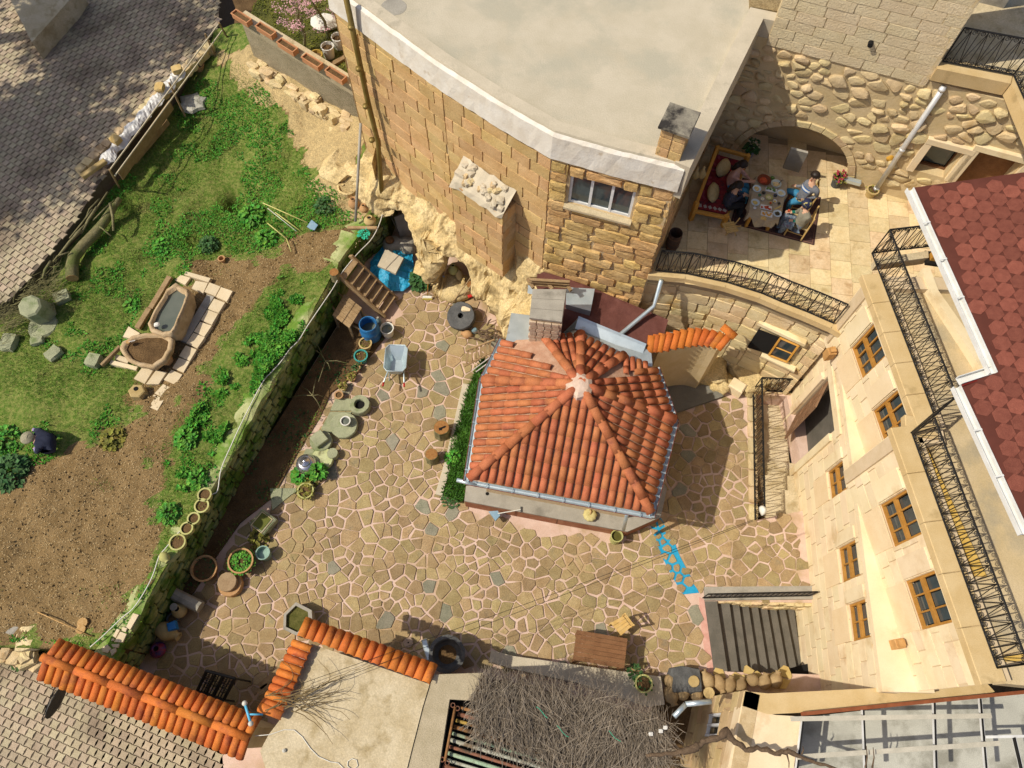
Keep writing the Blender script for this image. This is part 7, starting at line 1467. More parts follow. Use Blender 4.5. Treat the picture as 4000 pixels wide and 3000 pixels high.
for k, (x, y, r, h, m, lab) in enumerate(((850, 120, .17, .42, m_terra, 'cracked clay jar standing behind the grey pole'), (985, 255, .18, .3, m_ochre, 'squat ochre pot beside the timber at the cave edge'), (935, 150, .14, .3, m_terra, 'terracotta pipe section by the grey pole'))): p = on_garden(W(1, 1, x, y, 1.5)); jar(V(p.x, p.y, 1.38), r, h, (0, .1, 1), m, lab)
a, b = W(1, 1, 790, 310, 1.5), W(1, 1, 1045, 312, 1.5); d = b - a; solo(MB().box((a + b) / 2, (d.length, .09, .07), math.atan2(d.y, d.x)), 'timber_beam', m_wood, 'timber beam lying at the garden edge above the cave', 'beam'); p = W(1, 1, 930, 350, 1.5); solo(leaf_cluster(MB(), p - V(0, 0, .06), .13, .12, 60, .09, random.Random(2)), 'green_net', m_gtw, 'tangle of green netting below the timber beam', 'net')
rgq2 = random.Random(77)
p0, p1 = W(1, 1, 1492, 640, 1.15), W(1, 1, 1482, 900, .06); bro = thing('push_broom', 'push broom with a white and yellow head leaning by the weeds', 'broom', p1); MB().tube([p0, p1], .013, 6).build('handle', m_pine, bro, smooth=True); MB().box(p1 + V(0, -.05, .02), (.28, .07, .05)).build('head', m_wplas, bro); MB().box(p1 + V(0, -.08, -.02), (.28, .06, .05)).build('bristles', mat('yellow_bristle', (.55, .45, .08), rough=.9), bro)
p0, p1 = W(1, 1, 1650, 610, 1.1), W(1, 1, 1585, 900, .05); bes = thing('besom_broom', 'twig besom broom standing at the second cave', 'broom', p1); MB().tube([p0, p0.lerp(p1, .5)], .018, 6).build('handle', m_wood, bes); mb = MB()
for k in range(70): e = p1 + V(rgq2.gauss(0, .12), rgq2.gauss(0, .07), rgq2.random() * .1); mb.tube([p0.lerp(p1, .35) + V(rgq2.gauss(0, .02), rgq2.gauss(0, .02), 0), e], .005, 3)
mb.build('twigs', mat('straw', (.36, .24, .09), (.44, .31, .13), sc=9, rough=1, rnd=.2), bes, kind='stuff'); MB().lathe([(.035, -.03), (.035, .03)], p0.lerp(p1, .4), 8).build('binding', m_bcap, bes)
for k, (x, y, z, r, l, ax, m, lab) in enumerate(((1705, 700, .45, .15, .38, (0, .2, 1), m_gpot, 'grey green two-handled jar on the cave ledge'), (1770, 760, .4, .12, .42, (-.35, .9, .6), m_ochre, 'slim ochre amphora leaning on the cave ledge'), (1795, 800, .35, .08, .26, (0, .3, 1), m_ochre, 'small ochre jug in front of the slim amphora'), (1870, 1235, .12, .13, .34, (-1, .2, .1), m_terra, 'brown jar lying beside the black millstone'))): p = W(1, 1, x, y, z); jar(V(p.x, p.y, z - .05), r, l, ax, m, lab)
p = W(1, 1, 1720, 830, .2); solo(MB().lathe([(.45, -.02), (.5, .1), (.46, .25), (.3, .36), (.05, .38)], V(p.x, p.y + .05, 0), 14, sx=1.3, jit=.1, seed=4), 'rock_ledge', m_tuff, 'rounded rock ledge carrying jars in the second cave', 'ledge', smooth=True)
p = W(1, 1, 1860, 800, .4); stump(V(p.x, p.y, .1), .14, .3, 'small stump in the second cave'); p = W(1, 1, 1880, 880, .3); solo(MB().box(V(p.x, p.y, .25), (.36, .1, .05), .4, ch=.02), 'red_rag', mat('red_rag', (.5, .03, .02), rough=.8), 'strip of red cloth under the cave stump', 'cloth')
for k, (a, b, za, zb, lab) in enumerate((((1900, 675), (1690, 970), 1.0, .1, 'long pick handle leaning in the second cave'), ((1880, 780), (1760, 940), .7, .1, 'grey stick beside the long pick handle'), ((2000, 980), (1965, 1110), .8, .2, 'short stick standing behind the black millstone'), ((1620, 965), (1690, 1010), .1, .15, 'curved root on the paving before the cave'))): p, q = W(1, 1, *a, za), W(1, 1, *b, zb); solo(MB().tube([p, p.lerp(q, .5) + V(.02, .02, .02), q], [.02, .018, .014], 6), 'leaning_stick', m_wood, lab, 'stick', 'sticks by the cave', True)
p = W(1, 1, 1785, 1080, .3); disc_stone(V(p.x - .02, p.y + .06, .16), .41, .26, m_basalt, 'thick black millstone with a hole leaning by the rock', 'millstone', 'black_millstone', hole=.075, tilt=Matrix.Rotation(R(16), 3, 'X') @ Matrix.Rotation(R(-8), 3, 'Y')); p = W(1, 1, 1815, 1005, .5); stone_obj(V(p.x, p.y, .47), (.26, .17, .06), m_slabp, 'pale flat pebble on the black millstone', 741, rnd=.3)
mb = MB()
for k in range(16): a = W(1, 1, rgq2.uniform(1920, 2100), rgq2.uniform(1140, 1290), .15); an = rgq2.random() * 6; mb.tube([a, a + V(math.cos(an) * .18, math.sin(an) * .12, .08), a + V(math.cos(an) * .36, math.sin(an) * .2, .05)], [.03, .025, .012], 5)
solo(mb, 'root_pile', m_bark, 'pile of dark gnarled roots at the rock foot', 'roots'); p = W(1, 1, 1890, 1180, .2); solo(MB().lathe([(.08, 0), (.1, .08), (.05, .15)], V(p.x, p.y, .02), 10), 'grey_bottle', m_bot, 'grey plastic bottle beside the black millstone', 'bottle')
la = thing('wooden_ladder', 'rough wooden ladder leaning by the pavilion corner', 'ladder', W(1, 1, 1810, 1500, .1)); r0, r1, r2, r3 = W(1, 1, 1800, 1505, .35), W(1, 1, 2060, 1370, .55), W(1, 1, 1820, 1370, .75), W(1, 1, 2060, 1275, .85)
MB().tube([r0, r1], .035, 6).build('rail', m_wood, la); MB().tube([r2, r3], .03, 6).build('rail', m_wood, la)
for k in range(6): a, b = r0.lerp(r1, (k + .4) / 6.4), r2.lerp(r3, (k + .4) / 6.4); MB().box((a + b) / 2, (.05, (b - a).length, .03), rot=frame_m(b - a)).build('rung', m_wood, la)
for k, (a, b, lab) in enumerate((((1865, 1545), (2060, 1400), 'thin grey pole beside the ladder'), ((1900, 1555), (2070, 1430), 'second thin grey pole beside the ladder'))): p, q = W(1, 1, *a, .3), W(1, 1, *b, .4); solo(MB().tube([p, q], .015, 5), 'grey_pole', m_metal, lab, 'pole', 'poles by the ladder')
p = W(2, 2, 672, 1135, .62); pk_ = thing('pumpkin', 'pale yellow ribbed pumpkin on the pavilion plinth', 'pumpkin', V(p.x, p.y, .566)); mb = MB(); vs = []; fs = []; nu_, nv_ = 36, 9
for j in range(nv_ + 1):
    ph = math.pi * j / nv_
    for i in range(nu_): a = 2 * math.pi * i / nu_; rr2 = .185 * math.sin(ph) * (1 - .10 * abs(math.sin(a * 5))); vs.append(V(p.x, p.y, .566) + V(rr2 * math.cos(a), rr2 * math.sin(a), .10 - .10 * math.cos(ph) - .03 * math.exp(-((ph - math.pi) * 2.4) ** 2)))
fs = [(j * nu_ + i, j * nu_ + (i + 1) % nu_, (j + 1) * nu_ + (i + 1) % nu_, (j + 1) * nu_ + i) for j in range(nv_) for i in range(nu_)]
mb.add(vs, fs); mb.build('flesh', mat('pumpkin_skin', (.50, .42, .16), (.56, .48, .22), sc=6, rough=.6), pk_, smooth=True); MB().tube([V(p.x, p.y, .74), V(p.x + .02, p.y + .05, .79), V(p.x - .01, p.y + .11, .78)], [.022, .016, .018], 6).build('stalk', m_endg, pk_, smooth=True)
p = W(2, 2, 905, 1315, .4); bucket('clay_crock', V(p.x, p.y, 0), .15, .42, m_gpot, 'tall mossy crock under the pavilion drain spout', 'crock', fill=mat('moss_fill', (.10, .09, .02), rough=1), fz=.85, taper=.9)
dp0, dp1 = W(2, 2, 75, 1085, .6), W(1, 2, 2090, 1120, .6); dpn = thing('dustpan', 'long-handled blue grey dustpan leaning on the pavilion plinth', 'dustpan', W(1, 2, 2060, 1150, .3)); MB().tube([dp0, dp1], .014, 6).build('handle', m_wplas, dpn); MB().tube([W(2, 2, 78, 1060, .6), W(2, 2, 78, 1110, .6)], .018, 6).build('grip', m_basalt, dpn); MB().prism([tuple(W(1, 2, *q, .3).xy) for q in ((2010, 1105), (2090, 1100), (2110, 1140), (2070, 1185))], .26, .36).build('pan', m_bm, dpn)
m_bp = mat('blue_wash', (.012, .27, .47), (.03, .33, .52), sc=6, rough=.8, grain=.08)
MB().prism([tuple(q) for q in bpl], -.01, .014).build('blue_wash', m_bp, courtyard)
for c_ in voronoi([tuple(q) for q in bpl], .2, 8):
    cc_ = inset(c_, .03)
    if cc_: vs, fs = slab(soften(cc_, .12), 0, .036, .006); MB().add(vs, fs).build('paving_stone', m_pave, courtyard)
p = W(2, 2, 2170, 1090, .9); solo(MB().lathe([(.10, -.12), (.13, -.03), (.1, .06), (.03, .1)], p, 10, sx=.8, jit=.2, seed=3), 'white_rag', m_wplas, 'white rag hung on the end of the pit railing', 'cloth', smooth=True)
p = W(1, 3, 1648, 670, .62); bw_ = thing('basalt_bowl', 'big round black stone basin beside the annex tiles', 'basin', V(p.x, p.y, 0)); MB().lathe([(.26, 0), (.36, .2), (.43, .5), (.43, .60), (.34, .62), (.30, .45), (.15, .32), (.001, .30)], V(p.x, p.y, 0), 24, jit=.03).build('stone', m_basalt, bw_); MB().lathe([(.001, .38), (.22, .38), (.001, .385)], V(p.x, p.y, 0), 16).build('dregs', m_soil, bw_)
p = W(1, 3, 1480, 640, .35); solo(MB().box(V(p.x, p.y, .25), (.14, .5, .5), .35, ch=.02), 'upright_slab', m_zinc, 'pale blue grey slab standing left of the black basin', 'slab'); p = W(1, 3, 1315, 575, .1); disc_stone(V(p.x, p.y, .02), .12, .08, mat('pink_millstone', (.34, .24, .17), (.40, .30, .22), sc=5, rough=.9, grain=.15), 'little pinkish quern stone in the shade by the basin', 'millstone', hole=.02)
p = W(1, 3, 345, 370, .3); tq_ = thing('moss_trough', 'mossy square stone trough behind the annex tile corner', 'trough', V(p.x, p.y, 0)); ring = [W(1, 3, *q, .42) for q in ((345, 225), (480, 295), (490, 430), (360, 520), (235, 460), (240, 330))]; 
mb = MB(); n_ = 6; R2 = [r_.lerp(p, .22) for r_ in ring]; vs = [V(r_.x, r_.y, 0) for r_ in ring] + [V(r_.x, r_.y, .42) for r_ in ring] + [V(r_.x, r_.y, .42) for r_ in R2] + [V(r_.x, r_.y, .33) for r_ in R2]; mb.add(vs, [(j * n_ + i, j * n_ + (i + 1) % n_, (j + 1) * n_ + (i + 1) % n_, (j + 1) * n_ + i)[::-1] for j in range(3) for i in range(n_)]); mb.build('basin', m_grey, tq_); MB().add([V(r_.x, r_.y, .34) for r_ in R2], [tuple(range(n_))[::-1]]).build('moss', mat('moss2', (.075, .075, .015), (.12, .11, .03), sc=9, rough=1, grain=.3, bump=.6), tq_)
tq = [W(2, 3, *q, .74) for q in ((560, 465), (998, 540), (970, 800), (525, 725))]; tb2 = thing('slatted_table', 'brown slatted wooden table standing by the stone ledge', 'table', V(tq[3].x + .5, tq[3].y + .3, 0)); n = 7
for k in range(n): q = [tq[0].lerp(tq[3], (k + .03) / n), tq[0].lerp(tq[3], (k + .96) / n), tq[1].lerp(tq[2], (k + .96) / n), tq[1].lerp(tq[2], (k + .03) / n)]; MB().prism([tuple(v.xy) for v in q], .71, .742).build('slat', m_brown, tb2)
c = sum(tq, V(0, 0, 0)) / 4
for v in tq: w = v.lerp(c, .1); MB().box(V(w.x, w.y, .355), (.07, .07, .71)).build('leg', m_brown, tb2)
for a_, b_ in ((0, 1), (3, 2)): d = tq[b_] - tq[a_]; w = ((tq[a_] + tq[b_]) / 2).lerp(c, .1); MB().box(V(w.x, w.y, .66), (d.length * .85, .03, .08), math.atan2(d.y, d.x)).build('apron', m_brown, tb2)
m_lpine = mat('pale_pine', (.52, .33, .10), (.60, .41, .16), sc=6, rough=.6, rnd=.06, grain=.1); sq = [W(2, 3, *q, .45) for q in ((850, 405), (960, 345), (1030, 440), (945, 515))]; ch = thing('pine_chair', 'small pale pine chair beside the slatted table', 'chair', V(sq[3].x, sq[3].y, 0)); c = sum(sq, V(0, 0, 0)) / 4
for k in range(4): q = [sq[0].lerp(sq[3], (k + .04) / 4), sq[0].lerp(sq[3], (k + .95) / 4), sq[1].lerp(sq[2], (k + .95) / 4), sq[1].lerp(sq[2], (k + .04) / 4)]; MB().prism([tuple(v.xy) for v in q], .42, .45).build('seat_slat', m_lpine, ch)
for v in sq: w = v.lerp(c, .1); MB().box(V(w.x, w.y, .21), (.04, .04, .42)).build('leg', m_lpine, ch)
for v in (sq[1], sq[2]): MB().box(V(v.x, v.y, .62), (.04, .04, .42)).build('back_post', m_lpine, ch)
for z in (.62, .78): d = sq[2] - sq[1]; w = (sq[1] + sq[2]) / 2; MB().box(V(w.x, w.y, z), (d.length, .025, .08), math.atan2(d.y, d.x)).build('back_slat', m_lpine, ch)
p = W(2, 3, 1140, 930, .62); pot(V(p.x, p.y, .325), .19, .28, m_gpot, 'round pot with a straggling plant on the stone ledge', m_soil, m_leafd, lh=.12, ln=30, ls=.08); p = W(2, 3, 1070, 830, .5); plant(V(p.x, p.y, .33), .16, .18, 60, .08, m_leafd, 'straggling green plant behind the ledge pot', seed=9)
m_jarb = mat('brown_jar', (.27, .18, .085), (.34, .24, .12), sc=4, rough=.9, rnd=.2, grain=.15, bump=.3)
jl = [((1375, 935), .15, .36, (.35, -.8, .25), 'jar with open mouth at the top left of the jar heap'), ((1380, 1055), .19, .46, (.25, -.9, .1), 'big dark-mouthed jar at the bottom left of the jar heap'), ((1480, 1020), .17, .4, (.2, .9, .2), 'second jar of the lower row in the jar heap'), ((1600, 1035), .16, .4, (.1, .9, .1), 'third jar of the lower row in the jar heap'), ((1690, 950), .18, .46, (-.4, .8, .2), 'orange jar right of the black boulder'), ((1800, 985), .16, .44, (.3, -.9, .1), 'slim jar right of the orange jar'), ((1890, 990), .15, .4, (.2, .8, .2), 'grey jar in the middle of the jar row'), ((1985, 995), .14, .38, (.2, .8, .2), 'small grey jar next to the middle one'), ((2095, 955), .15, .36, (.7, -.3, .1), 'brown jar with a dark mouth near the stairs'), ((2190, 965), .16, .4, (.2, .9, .2), 'brown jar right of the dark-mouthed one'), ((2290, 950), .16, .42, (.3, .9, .2), 'last brown jar of the row at the tan wall')]
for k, (q, r, l, ax, lab) in enumerate(jl): p = W(2, 3, *q, .25); a = Vector(ax).normalized() * l * .5; jar(V(p.x - a.x, p.y - a.y + (.14 if q[0] > 1650 else .05), .20), r, l, ax, m_jarb, lab, 'clay jars in the heap')
p = W(2, 3, 1500, 900, .3); stone_obj(V(p.x, p.y, .2), (.75, .6, .5), m_basalt, 'black boulder in the middle of the jar heap', 752, cat='boulder', name='black_boulder', rnd=.24); p = W(2, 3, 1575, 910, .5); disc_stone(V(p.x, p.y, .42), .13, .06, m_ochre, 'ochre jar lid lying on the black boulder', 'lid', 'jar_lid'); p = W(2, 3, 1703, 1010, .4); disc_stone(V(p.x, p.y, .36), .13, .06, m_ochre, 'round ochre lid on the lower row of jars', 'lid', 'jar_lid')
# ================================================================== the breakfast on the terrace
def Z_(x, y, h): return P(2640 + x / 3.456, 520 + y / 3.456, TZ + h)
m_rug = mat('dark_rug', (.055, .03, .028), (.10, .05, .04), sc=9, rough=1, grain=.35, gsc=45)
rg4 = [Z_(*q, .012) for q in ((900, 600), (1960, 868), (1868, 1512), (735, 1215))]; rug = thing('dark_rug', 'dark patterned rug under the breakfast table', 'rug', rg4[3]); MB().prism([tuple(q.xy) for q in rg4], TZ + .002, TZ + .014).build('pile', m_rug, rug)
cR = sum(rg4, V(0, 0, 0)) / 4; MB().tube([V(q.x, q.y, TZ + .016) for q in [r_.lerp(cR, .05) for r_ in rg4]], .012, 4, closed=True).build('border', mat('rug_border', (.22, .12, .08), rough=1), rug)
# divan
dv = thing('wooden_divan', 'honey wood divan bench with red kilim seat by the house wall', 'bench', Z_(350, 900, 0))
d4 = [Z_(530, 290, .42), Z_(935, 400, .42), Z_(690, 1120, .42), Z_(250, 1030, .42)]
for a, b, z, h, nm in ((0, 3, .66, .09, 'back_rail'), (0, 1, .66, .09, 'end_rail'), (3, 2, .36, .10, 'front_rail'), (0, 3, .36, .1, 'side_rail'), (1, 2, .36, .1, 'side_rail')):
    d = d4[b] - d4[a]; c = (d4[a] + d4[b]) / 2; MB().box(V(c.x, c.y, TZ + z), (d.length + .06, .08, h), math.atan2(d.y, d.x), ch=.01).build(nm, m_pine, dv)
for k, q in enumerate(d4): hgt = (.72, .72, .46, .72)[k]; MB().box(V(q.x, q.y, TZ + hgt / 2), (.10, .10, hgt), .3, ch=.01).build('leg', m_pine, dv)
c4 = sum(d4, V(0, 0, 0)) / 4; m_kil = mat('red_kilim', (.16, .012, .018), (.24, .03, .03), sc=12, rough=1, grain=.3, c3=(.05, .025, .03), sc3=9, t3=.55); MB().prism([tuple(q.lerp(c4, .06).xy) for q in d4], TZ + .36, TZ + .50).build('seat_cushion', m_kil, dv)
m_kw = mat('kilim_white', (.42, .36, .29), rough=1)
for k in range(6): a = d4[3].lerp(d4[2], (k + .5) / 6).lerp(c4, .10); MB().box(V(a.x, a.y, TZ + .503), (.07, .09, .008), .2 * k).build('woven_motif', m_kw, dv)
for k in range(7): a = d4[0].lerp(d4[3], (k + .5) / 7).lerp(d4[1], .08 if k % 2 else .14); MB().box(V(a.x, a.y, TZ + .503), (.06, .14, .008), .6 * k).build('woven_motif', mat('kilim_rose', (.30, .05, .07), rough=1) if 'kilim_rose' not in MATS else MATS['kilim_rose'], dv)
m_cush = mat('tan_cushion', (.40, .30, .14), (.46, .36, .18), sc=14, rough=1, grain=.2)
for k, (x, y, ax, lab) in enumerate(((640, 470, .9, 'large tan cushion at the head of the divan'), (505, 800, 1.25, 'long tan cushion in the middle of the divan back'))):
    p = Z_(x, y, .62); t_ = MB().lathe([(.02, -.10), (.15, -.085), (.21, 0), (.15, .085), (.02, .10)], p, 14, sx=1.35, rot=Matrix.Rotation(ax, 3, 'Z') @ Matrix.Rotation(R(55), 3, 'X')); solo(t_, 'tan_cushion', m_cush, lab, 'cushion', 'divan cushions', True)
# table
tpx = ((1085, 585), (1180, 548), (1320, 562), (1430, 605), (1498, 680), (1495, 770), (1440, 980), (1395, 1150), (1290, 1190), (1120, 1150), (985, 1080), (1005, 930), (1050, 720)); tw4 = [Z_(*q, .74) for q in tpx]; tab = thing('breakfast_table', 'oval table under a beige cloth crowded with breakfast dishes', 'table', Z_(1200, 900, 0)); cT = sum(tw4, V(0, 0, 0)) / len(tw4)
MB().prism([tuple(q.lerp(cT, .04).xy) for q in tw4], TZ + .70, TZ + .735).build('top', m_pine, tab)
for k in (0, 4, 7, 10): q = tw4[k].lerp(cT, .28); MB().box(V(q.x, q.y, TZ + .35), (.07, .07, .70)).build('leg', m_pine, tab)
m_tcl = mat('beige_cloth', (.33, .26, .17), (.40, .33, .22), sc=5, rough=.95, bump=.25, bsc=12, grain=.1); den = []
for i in range(len(tw4)):
    for k in range(4): den.append(tw4[i].lerp(tw4[(i + 1) % len(tw4)], k / 4))
n = len(den); vs = [cT + V(0, 0, .012)] + [q + V(0, 0, .008) for q in den]; low = []
for i, q in enumerate(den):
    o_ = (q - cT); o_.z = 0; drop = .16 + .10 * math.sin(i * 1.1) * math.sin(i * .37) + (.10 if 28 <= i <= 42 and i % 5 < 2 else 0); low.append(q + o_.normalized() * (.05 + .03 * math.sin(i * 1.9)) - V(0, 0, drop))
vs += low; clo = MB().add(vs, [(0, 1 + i, 1 + (i + 1) % n) for i in range(n)] + [(1 + i, 1 + n + i, 1 + n + (i + 1) % n, 1 + (i + 1) % n) for i in range(n)]); solo(clo, 'tablecloth', m_tcl, 'beige cloth draped over the breakfast table', 'tablecloth')
m_china = mat('white_china', (.70, .70, .68), rough=.25, spec=.5); m_blch = mat('pale_blue_china', (.55, .66, .72), rough=.25, spec=.5); foods = {k: mat('food_' + k, *c_, sc=22, rough=.7) for k, c_ in dict(green=((.06, .16, .02), (.20, .26, .08)), egg=((.62, .36, .03), (.66, .58, .40)), cheese=((.66, .60, .42), (.56, .46, .20)), red=((.34, .03, .015), (.50, .10, .03)), pastry=((.55, .25, .03), (.62, .38, .08)), olive=((.03, .025, .02), (.10, .08, .03)), bread=((.55, .38, .10), (.62, .48, .16))).items()}
TT = .753
def dish(x, y, r, m, food, label, deep=.03, name='plate', cat='plate'):
    p = Z_(x, y, TT); t = thing(name, label, cat, p, 'breakfast dishes'); MB().lathe([(r * .55, 0), (r * .9, deep * .6), (r, deep), (r * .95, deep + .003), (r * .6, deep * .4), (.001, deep * .35)], p, 20).build('dish', m, t, smooth=True)
    if food: MB().lathe([(r * .62, deep * .45), (r * .45, deep * .8 + .008), (.001, deep * .9 + .01)], p, 10, jit=.25, seed=int(x)).build('food', food, t)
dish(1185, 645, .17, mat('brown_tray', (.17, .035, .015), rough=.3), foods['red'], 'big dark red round tray at the head of the table', .05, 'tray', 'tray')
dish(1348, 695, .13, m_galv, foods['egg'], 'steel frying pan beside the dark red tray', .05, 'pan', 'pan'); a, b = Z_(1390, 680, TT + .04), Z_(1440, 630, TT + .07); solo(MB().tube([a, b], .011, 6), 'serving_spoon', m_basalt, 'black spoon resting on the frying pan', 'spoon')
for x, y, f, lab in ((1090, 757, 'egg', 'white plate nearest the two women on the divan'), (1418, 818, 'cheese', 'white plate in front of the man'), (1070, 942, 'bread', 'white plate nearest the dark-clothed guest'), (1366, 1092, 'olive', 'white plate with fork in front of the headscarf woman')): dish(x, y, .108, m_blch, foods[f], lab)
for x, y, r, m, f, lab in ((1180, 815, .05, m_basalt, 'olive', 'small black bowl of olives left of the yellow dish'), (1255, 876, .088, m_gpot, 'cheese', 'round yellow dish in the middle of the table'), (1128, 846, .04, mat('teal_glass', (.02, .16, .15), rough=.2), 'green', 'small teal bowl by the olives'), (1337, 852, .045, mat('navy_glass', (.02, .05, .12), rough=.2), 'olive', 'small navy bowl right of the yellow dish'), (1165, 900, .045, m_china, 'cheese', 'small white bowl of cream left of the middle'), (1277, 950, .05, m_ochre, 'red', 'small yellow bowl of red paste'), (1333, 928, .05, m_china, 'bread', 'small white bowl right of the red paste'), (1387, 957, .04, m_basalt, 'olive', 'small dark bowl near the table edge'), (1300, 615, .055, m_leafd, 'green', 'heap of green herbs near the dark red tray'), (1062, 1020, .04, m_china, None, 'white tea glass near the table corner')): dish(x, y, r, m, foods[f] if f else None, lab, .035, 'small_bowl', 'bowl')
def platter(x, y, w, h, food, lab, rz=-.25, m=None):
    p = Z_(x, y, TT + .012); t = thing('serving_platter', lab, 'platter', p, 'serving platters'); MB().box(p, (w, h, .022), rz, ch=.01).build('dish', m or m_china, t)
    rg_ = random.Random(int(x)); mbf = MB()
    for k in range(9): q = p + Matrix.Rotation(rz, 3, 'Z') @ V(rg_.uniform(-.38, .38) * w, rg_.uniform(-.32, .32) * h, .02); mbf.lathe([(.022, -.008), (.03, .006), (.01, .018)], q, 6)
    mbf.build('food', foods[food], t)
platter(1288, 766, .28, .13, 'green', 'white oblong platter of green vegetables'); platter(1218, 1002, .28, .14, 'red', 'white oblong platter of sausage'); platter(1228, 1092, .28, .15, 'pastry', 'oblong platter heaped with golden pastries'); platter(1185, 1150, .14, .1, 'egg', 'small yellow tray at the near end of the table', m=m_yst)
a, b = Z_(1335, 1030, TT + .01), Z_(1420, 985, TT + .01); solo(MB().box((a + b) / 2, ((b - a).length, .03, .012), math.atan2((b - a).y, (b - a).x)), 'bread_stick', foods['bread'], 'long bread stick near the man side of the table', 'bread')
# rush chairs
def rchair(c, rz, label):
    t = thing('rush_chair', label, 'chair', c, 'rush chairs'); M = Matrix.Rotation(rz, 3, 'Z'); w = .21
    for sx, sy, h in ((-1, -1, .44), (1, -1, .44), (-1, 1, .9), (1, 1, .9)): MB().tube([Vector(c) + M @ V(sx * w, sy * w, 0), Vector(c) + M @ V(sx * w, sy * w * (1 if h < .5 else 1.12), h)], .02, 6).build('leg', m_lpine, t)
    MB().box(Vector(c) + V(0, 0, .43), (.42, .42, .04), rz, ch=.01).build('seat', mat('rush', (.40, .30, .13), (.48, .37, .18), sc=20, rough=1) if 'rush' not in MATS else MATS['rush'], t)
    for z in (.62, .84): MB().box(Vector(c) + M @ V(0, w * 1.08, z), (.42, .02, .07), rz).build('back_slat', m_lpine, t)
    for s_ in (-1, 1): MB().tube([Vector(c) + M @ V(s_ * w, -w, .2), Vector(c) + M @ V(s_ * w, w, .2)], .012, 5).build('stretcher', m_lpine, t); MB().tube([Vector(c) + M @ V(-w, s_ * w, .26), Vector(c) + M @ V(w, s_ * w, .26)], .012, 5).build('stretcher', m_lpine, t)
rchair(Z_(1640, 1000, 0), R(-100), 'rush chair under the man in the striped sweater'); rchair(Z_(1600, 1330, 0), R(-112), 'pale rush chair under the woman in the headscarf')
m_skin = mat('skin', (.50, .28, .17), (.56, .33, .21), sc=9, rough=.55); m_hair = mat('dark_hair', (.018, .012, .009), (.03, .02, .014), sc=30, rough=.5); m_jean = mat('blue_jeans', (.03, .17, .30), (.06, .24, .38), sc=9, rough=.9, grain=.15); m_navy = mat('navy_cloth', (.018, .022, .04), (.03, .035, .06), sc=8, rough=.95, grain=.1); m_blackc = mat('black_cloth', (.012, .012, .014), (.02, .02, .022), sc=8, rough=.95)
PEOPLE = []
def body(label, J, R_, mats, seat):
    """one skinned figure; J: joints (world), R_: radii, mats: bone -> material"""
    names = list(J); idx = {n_: i for i, n_ in enumerate(names)}
    E = [('pelvis', 'belly'), ('belly', 'chest'), ('chest', 'neck'), ('neck', 'chin'), ('chin', 'head')]
    for s_ in 'lr':
        E += [('chest', 'sh' + s_), ('sh' + s_, 'el' + s_), ('el' + s_, 'wr' + s_), ('wr' + s_, 'pa' + s_), ('pelvis', 'hip' + s_), ('hip' + s_, 'kn' + s_), ('kn' + s_, 'an' + s_), ('an' + s_, 'toe' + s_)]
        a, b = J['wr' + s_], J['pa' + s_]; d = (b - a).normalized(); sd = d.cross(V(0, 0, 1)).normalized() * (1 if s_ == 'l' else -1)
        for k, (off, ln) in enumerate(((-.030, .062), (-.010, .075), (.011, .07), (.031, .055))):
            n1, n2 = 'f%d%s' % (k, s_), 'g%d%s' % (k, s_); J[n1] = b + sd * off + d * .03; J[n2] = b + sd * off * 1.25 + d * (.03 + ln) - V(0, 0, .02); R_[n1] = .0095; R_[n2] = .008; E += [('pa' + s_, n1), (n1, n2)]
        J['t' + s_] = a.lerp(b, .5) - sd * .055 + d * .02; R_['t' + s_] = .010; E.append(('wr' + s_, 't' + s_))
    names = list(J); idx = {n_: i for i, n_ in enumerate(names)}; base = V(J['pelvis'].x, J['pelvis'].y, seat)
    me = bpy.data.meshes.new('person'); me.from_pydata([tuple(J[n_] - base) for n_ in names], [(idx[a], idx[b]) for a, b in E], [])
    o = bpy.data.objects.new('person', me); col.objects.link(o); o.location = base; OFF[o] = base; o['label'] = label; o['category'] = 'person'
    sk = o.modifiers.new('skin', 'SKIN'); sk.use_smooth_shade = True; sv = me.skin_vertices[0].data
    for n_ in names: sv[idx[n_]].radius = (R_[n_],) * 2
    sv[idx['pelvis']].use_root = True; ss = o.modifiers.new('sub', 'SUBSURF'); ss.levels = ss.render_levels = 2
    PEOPLE.append((o, [(J[a] - base, J[b] - base, mats[b] if b in mats else mats[b[:-1]], (R_[a] + R_[b]) / 2) for a, b in E], base, J)); return o
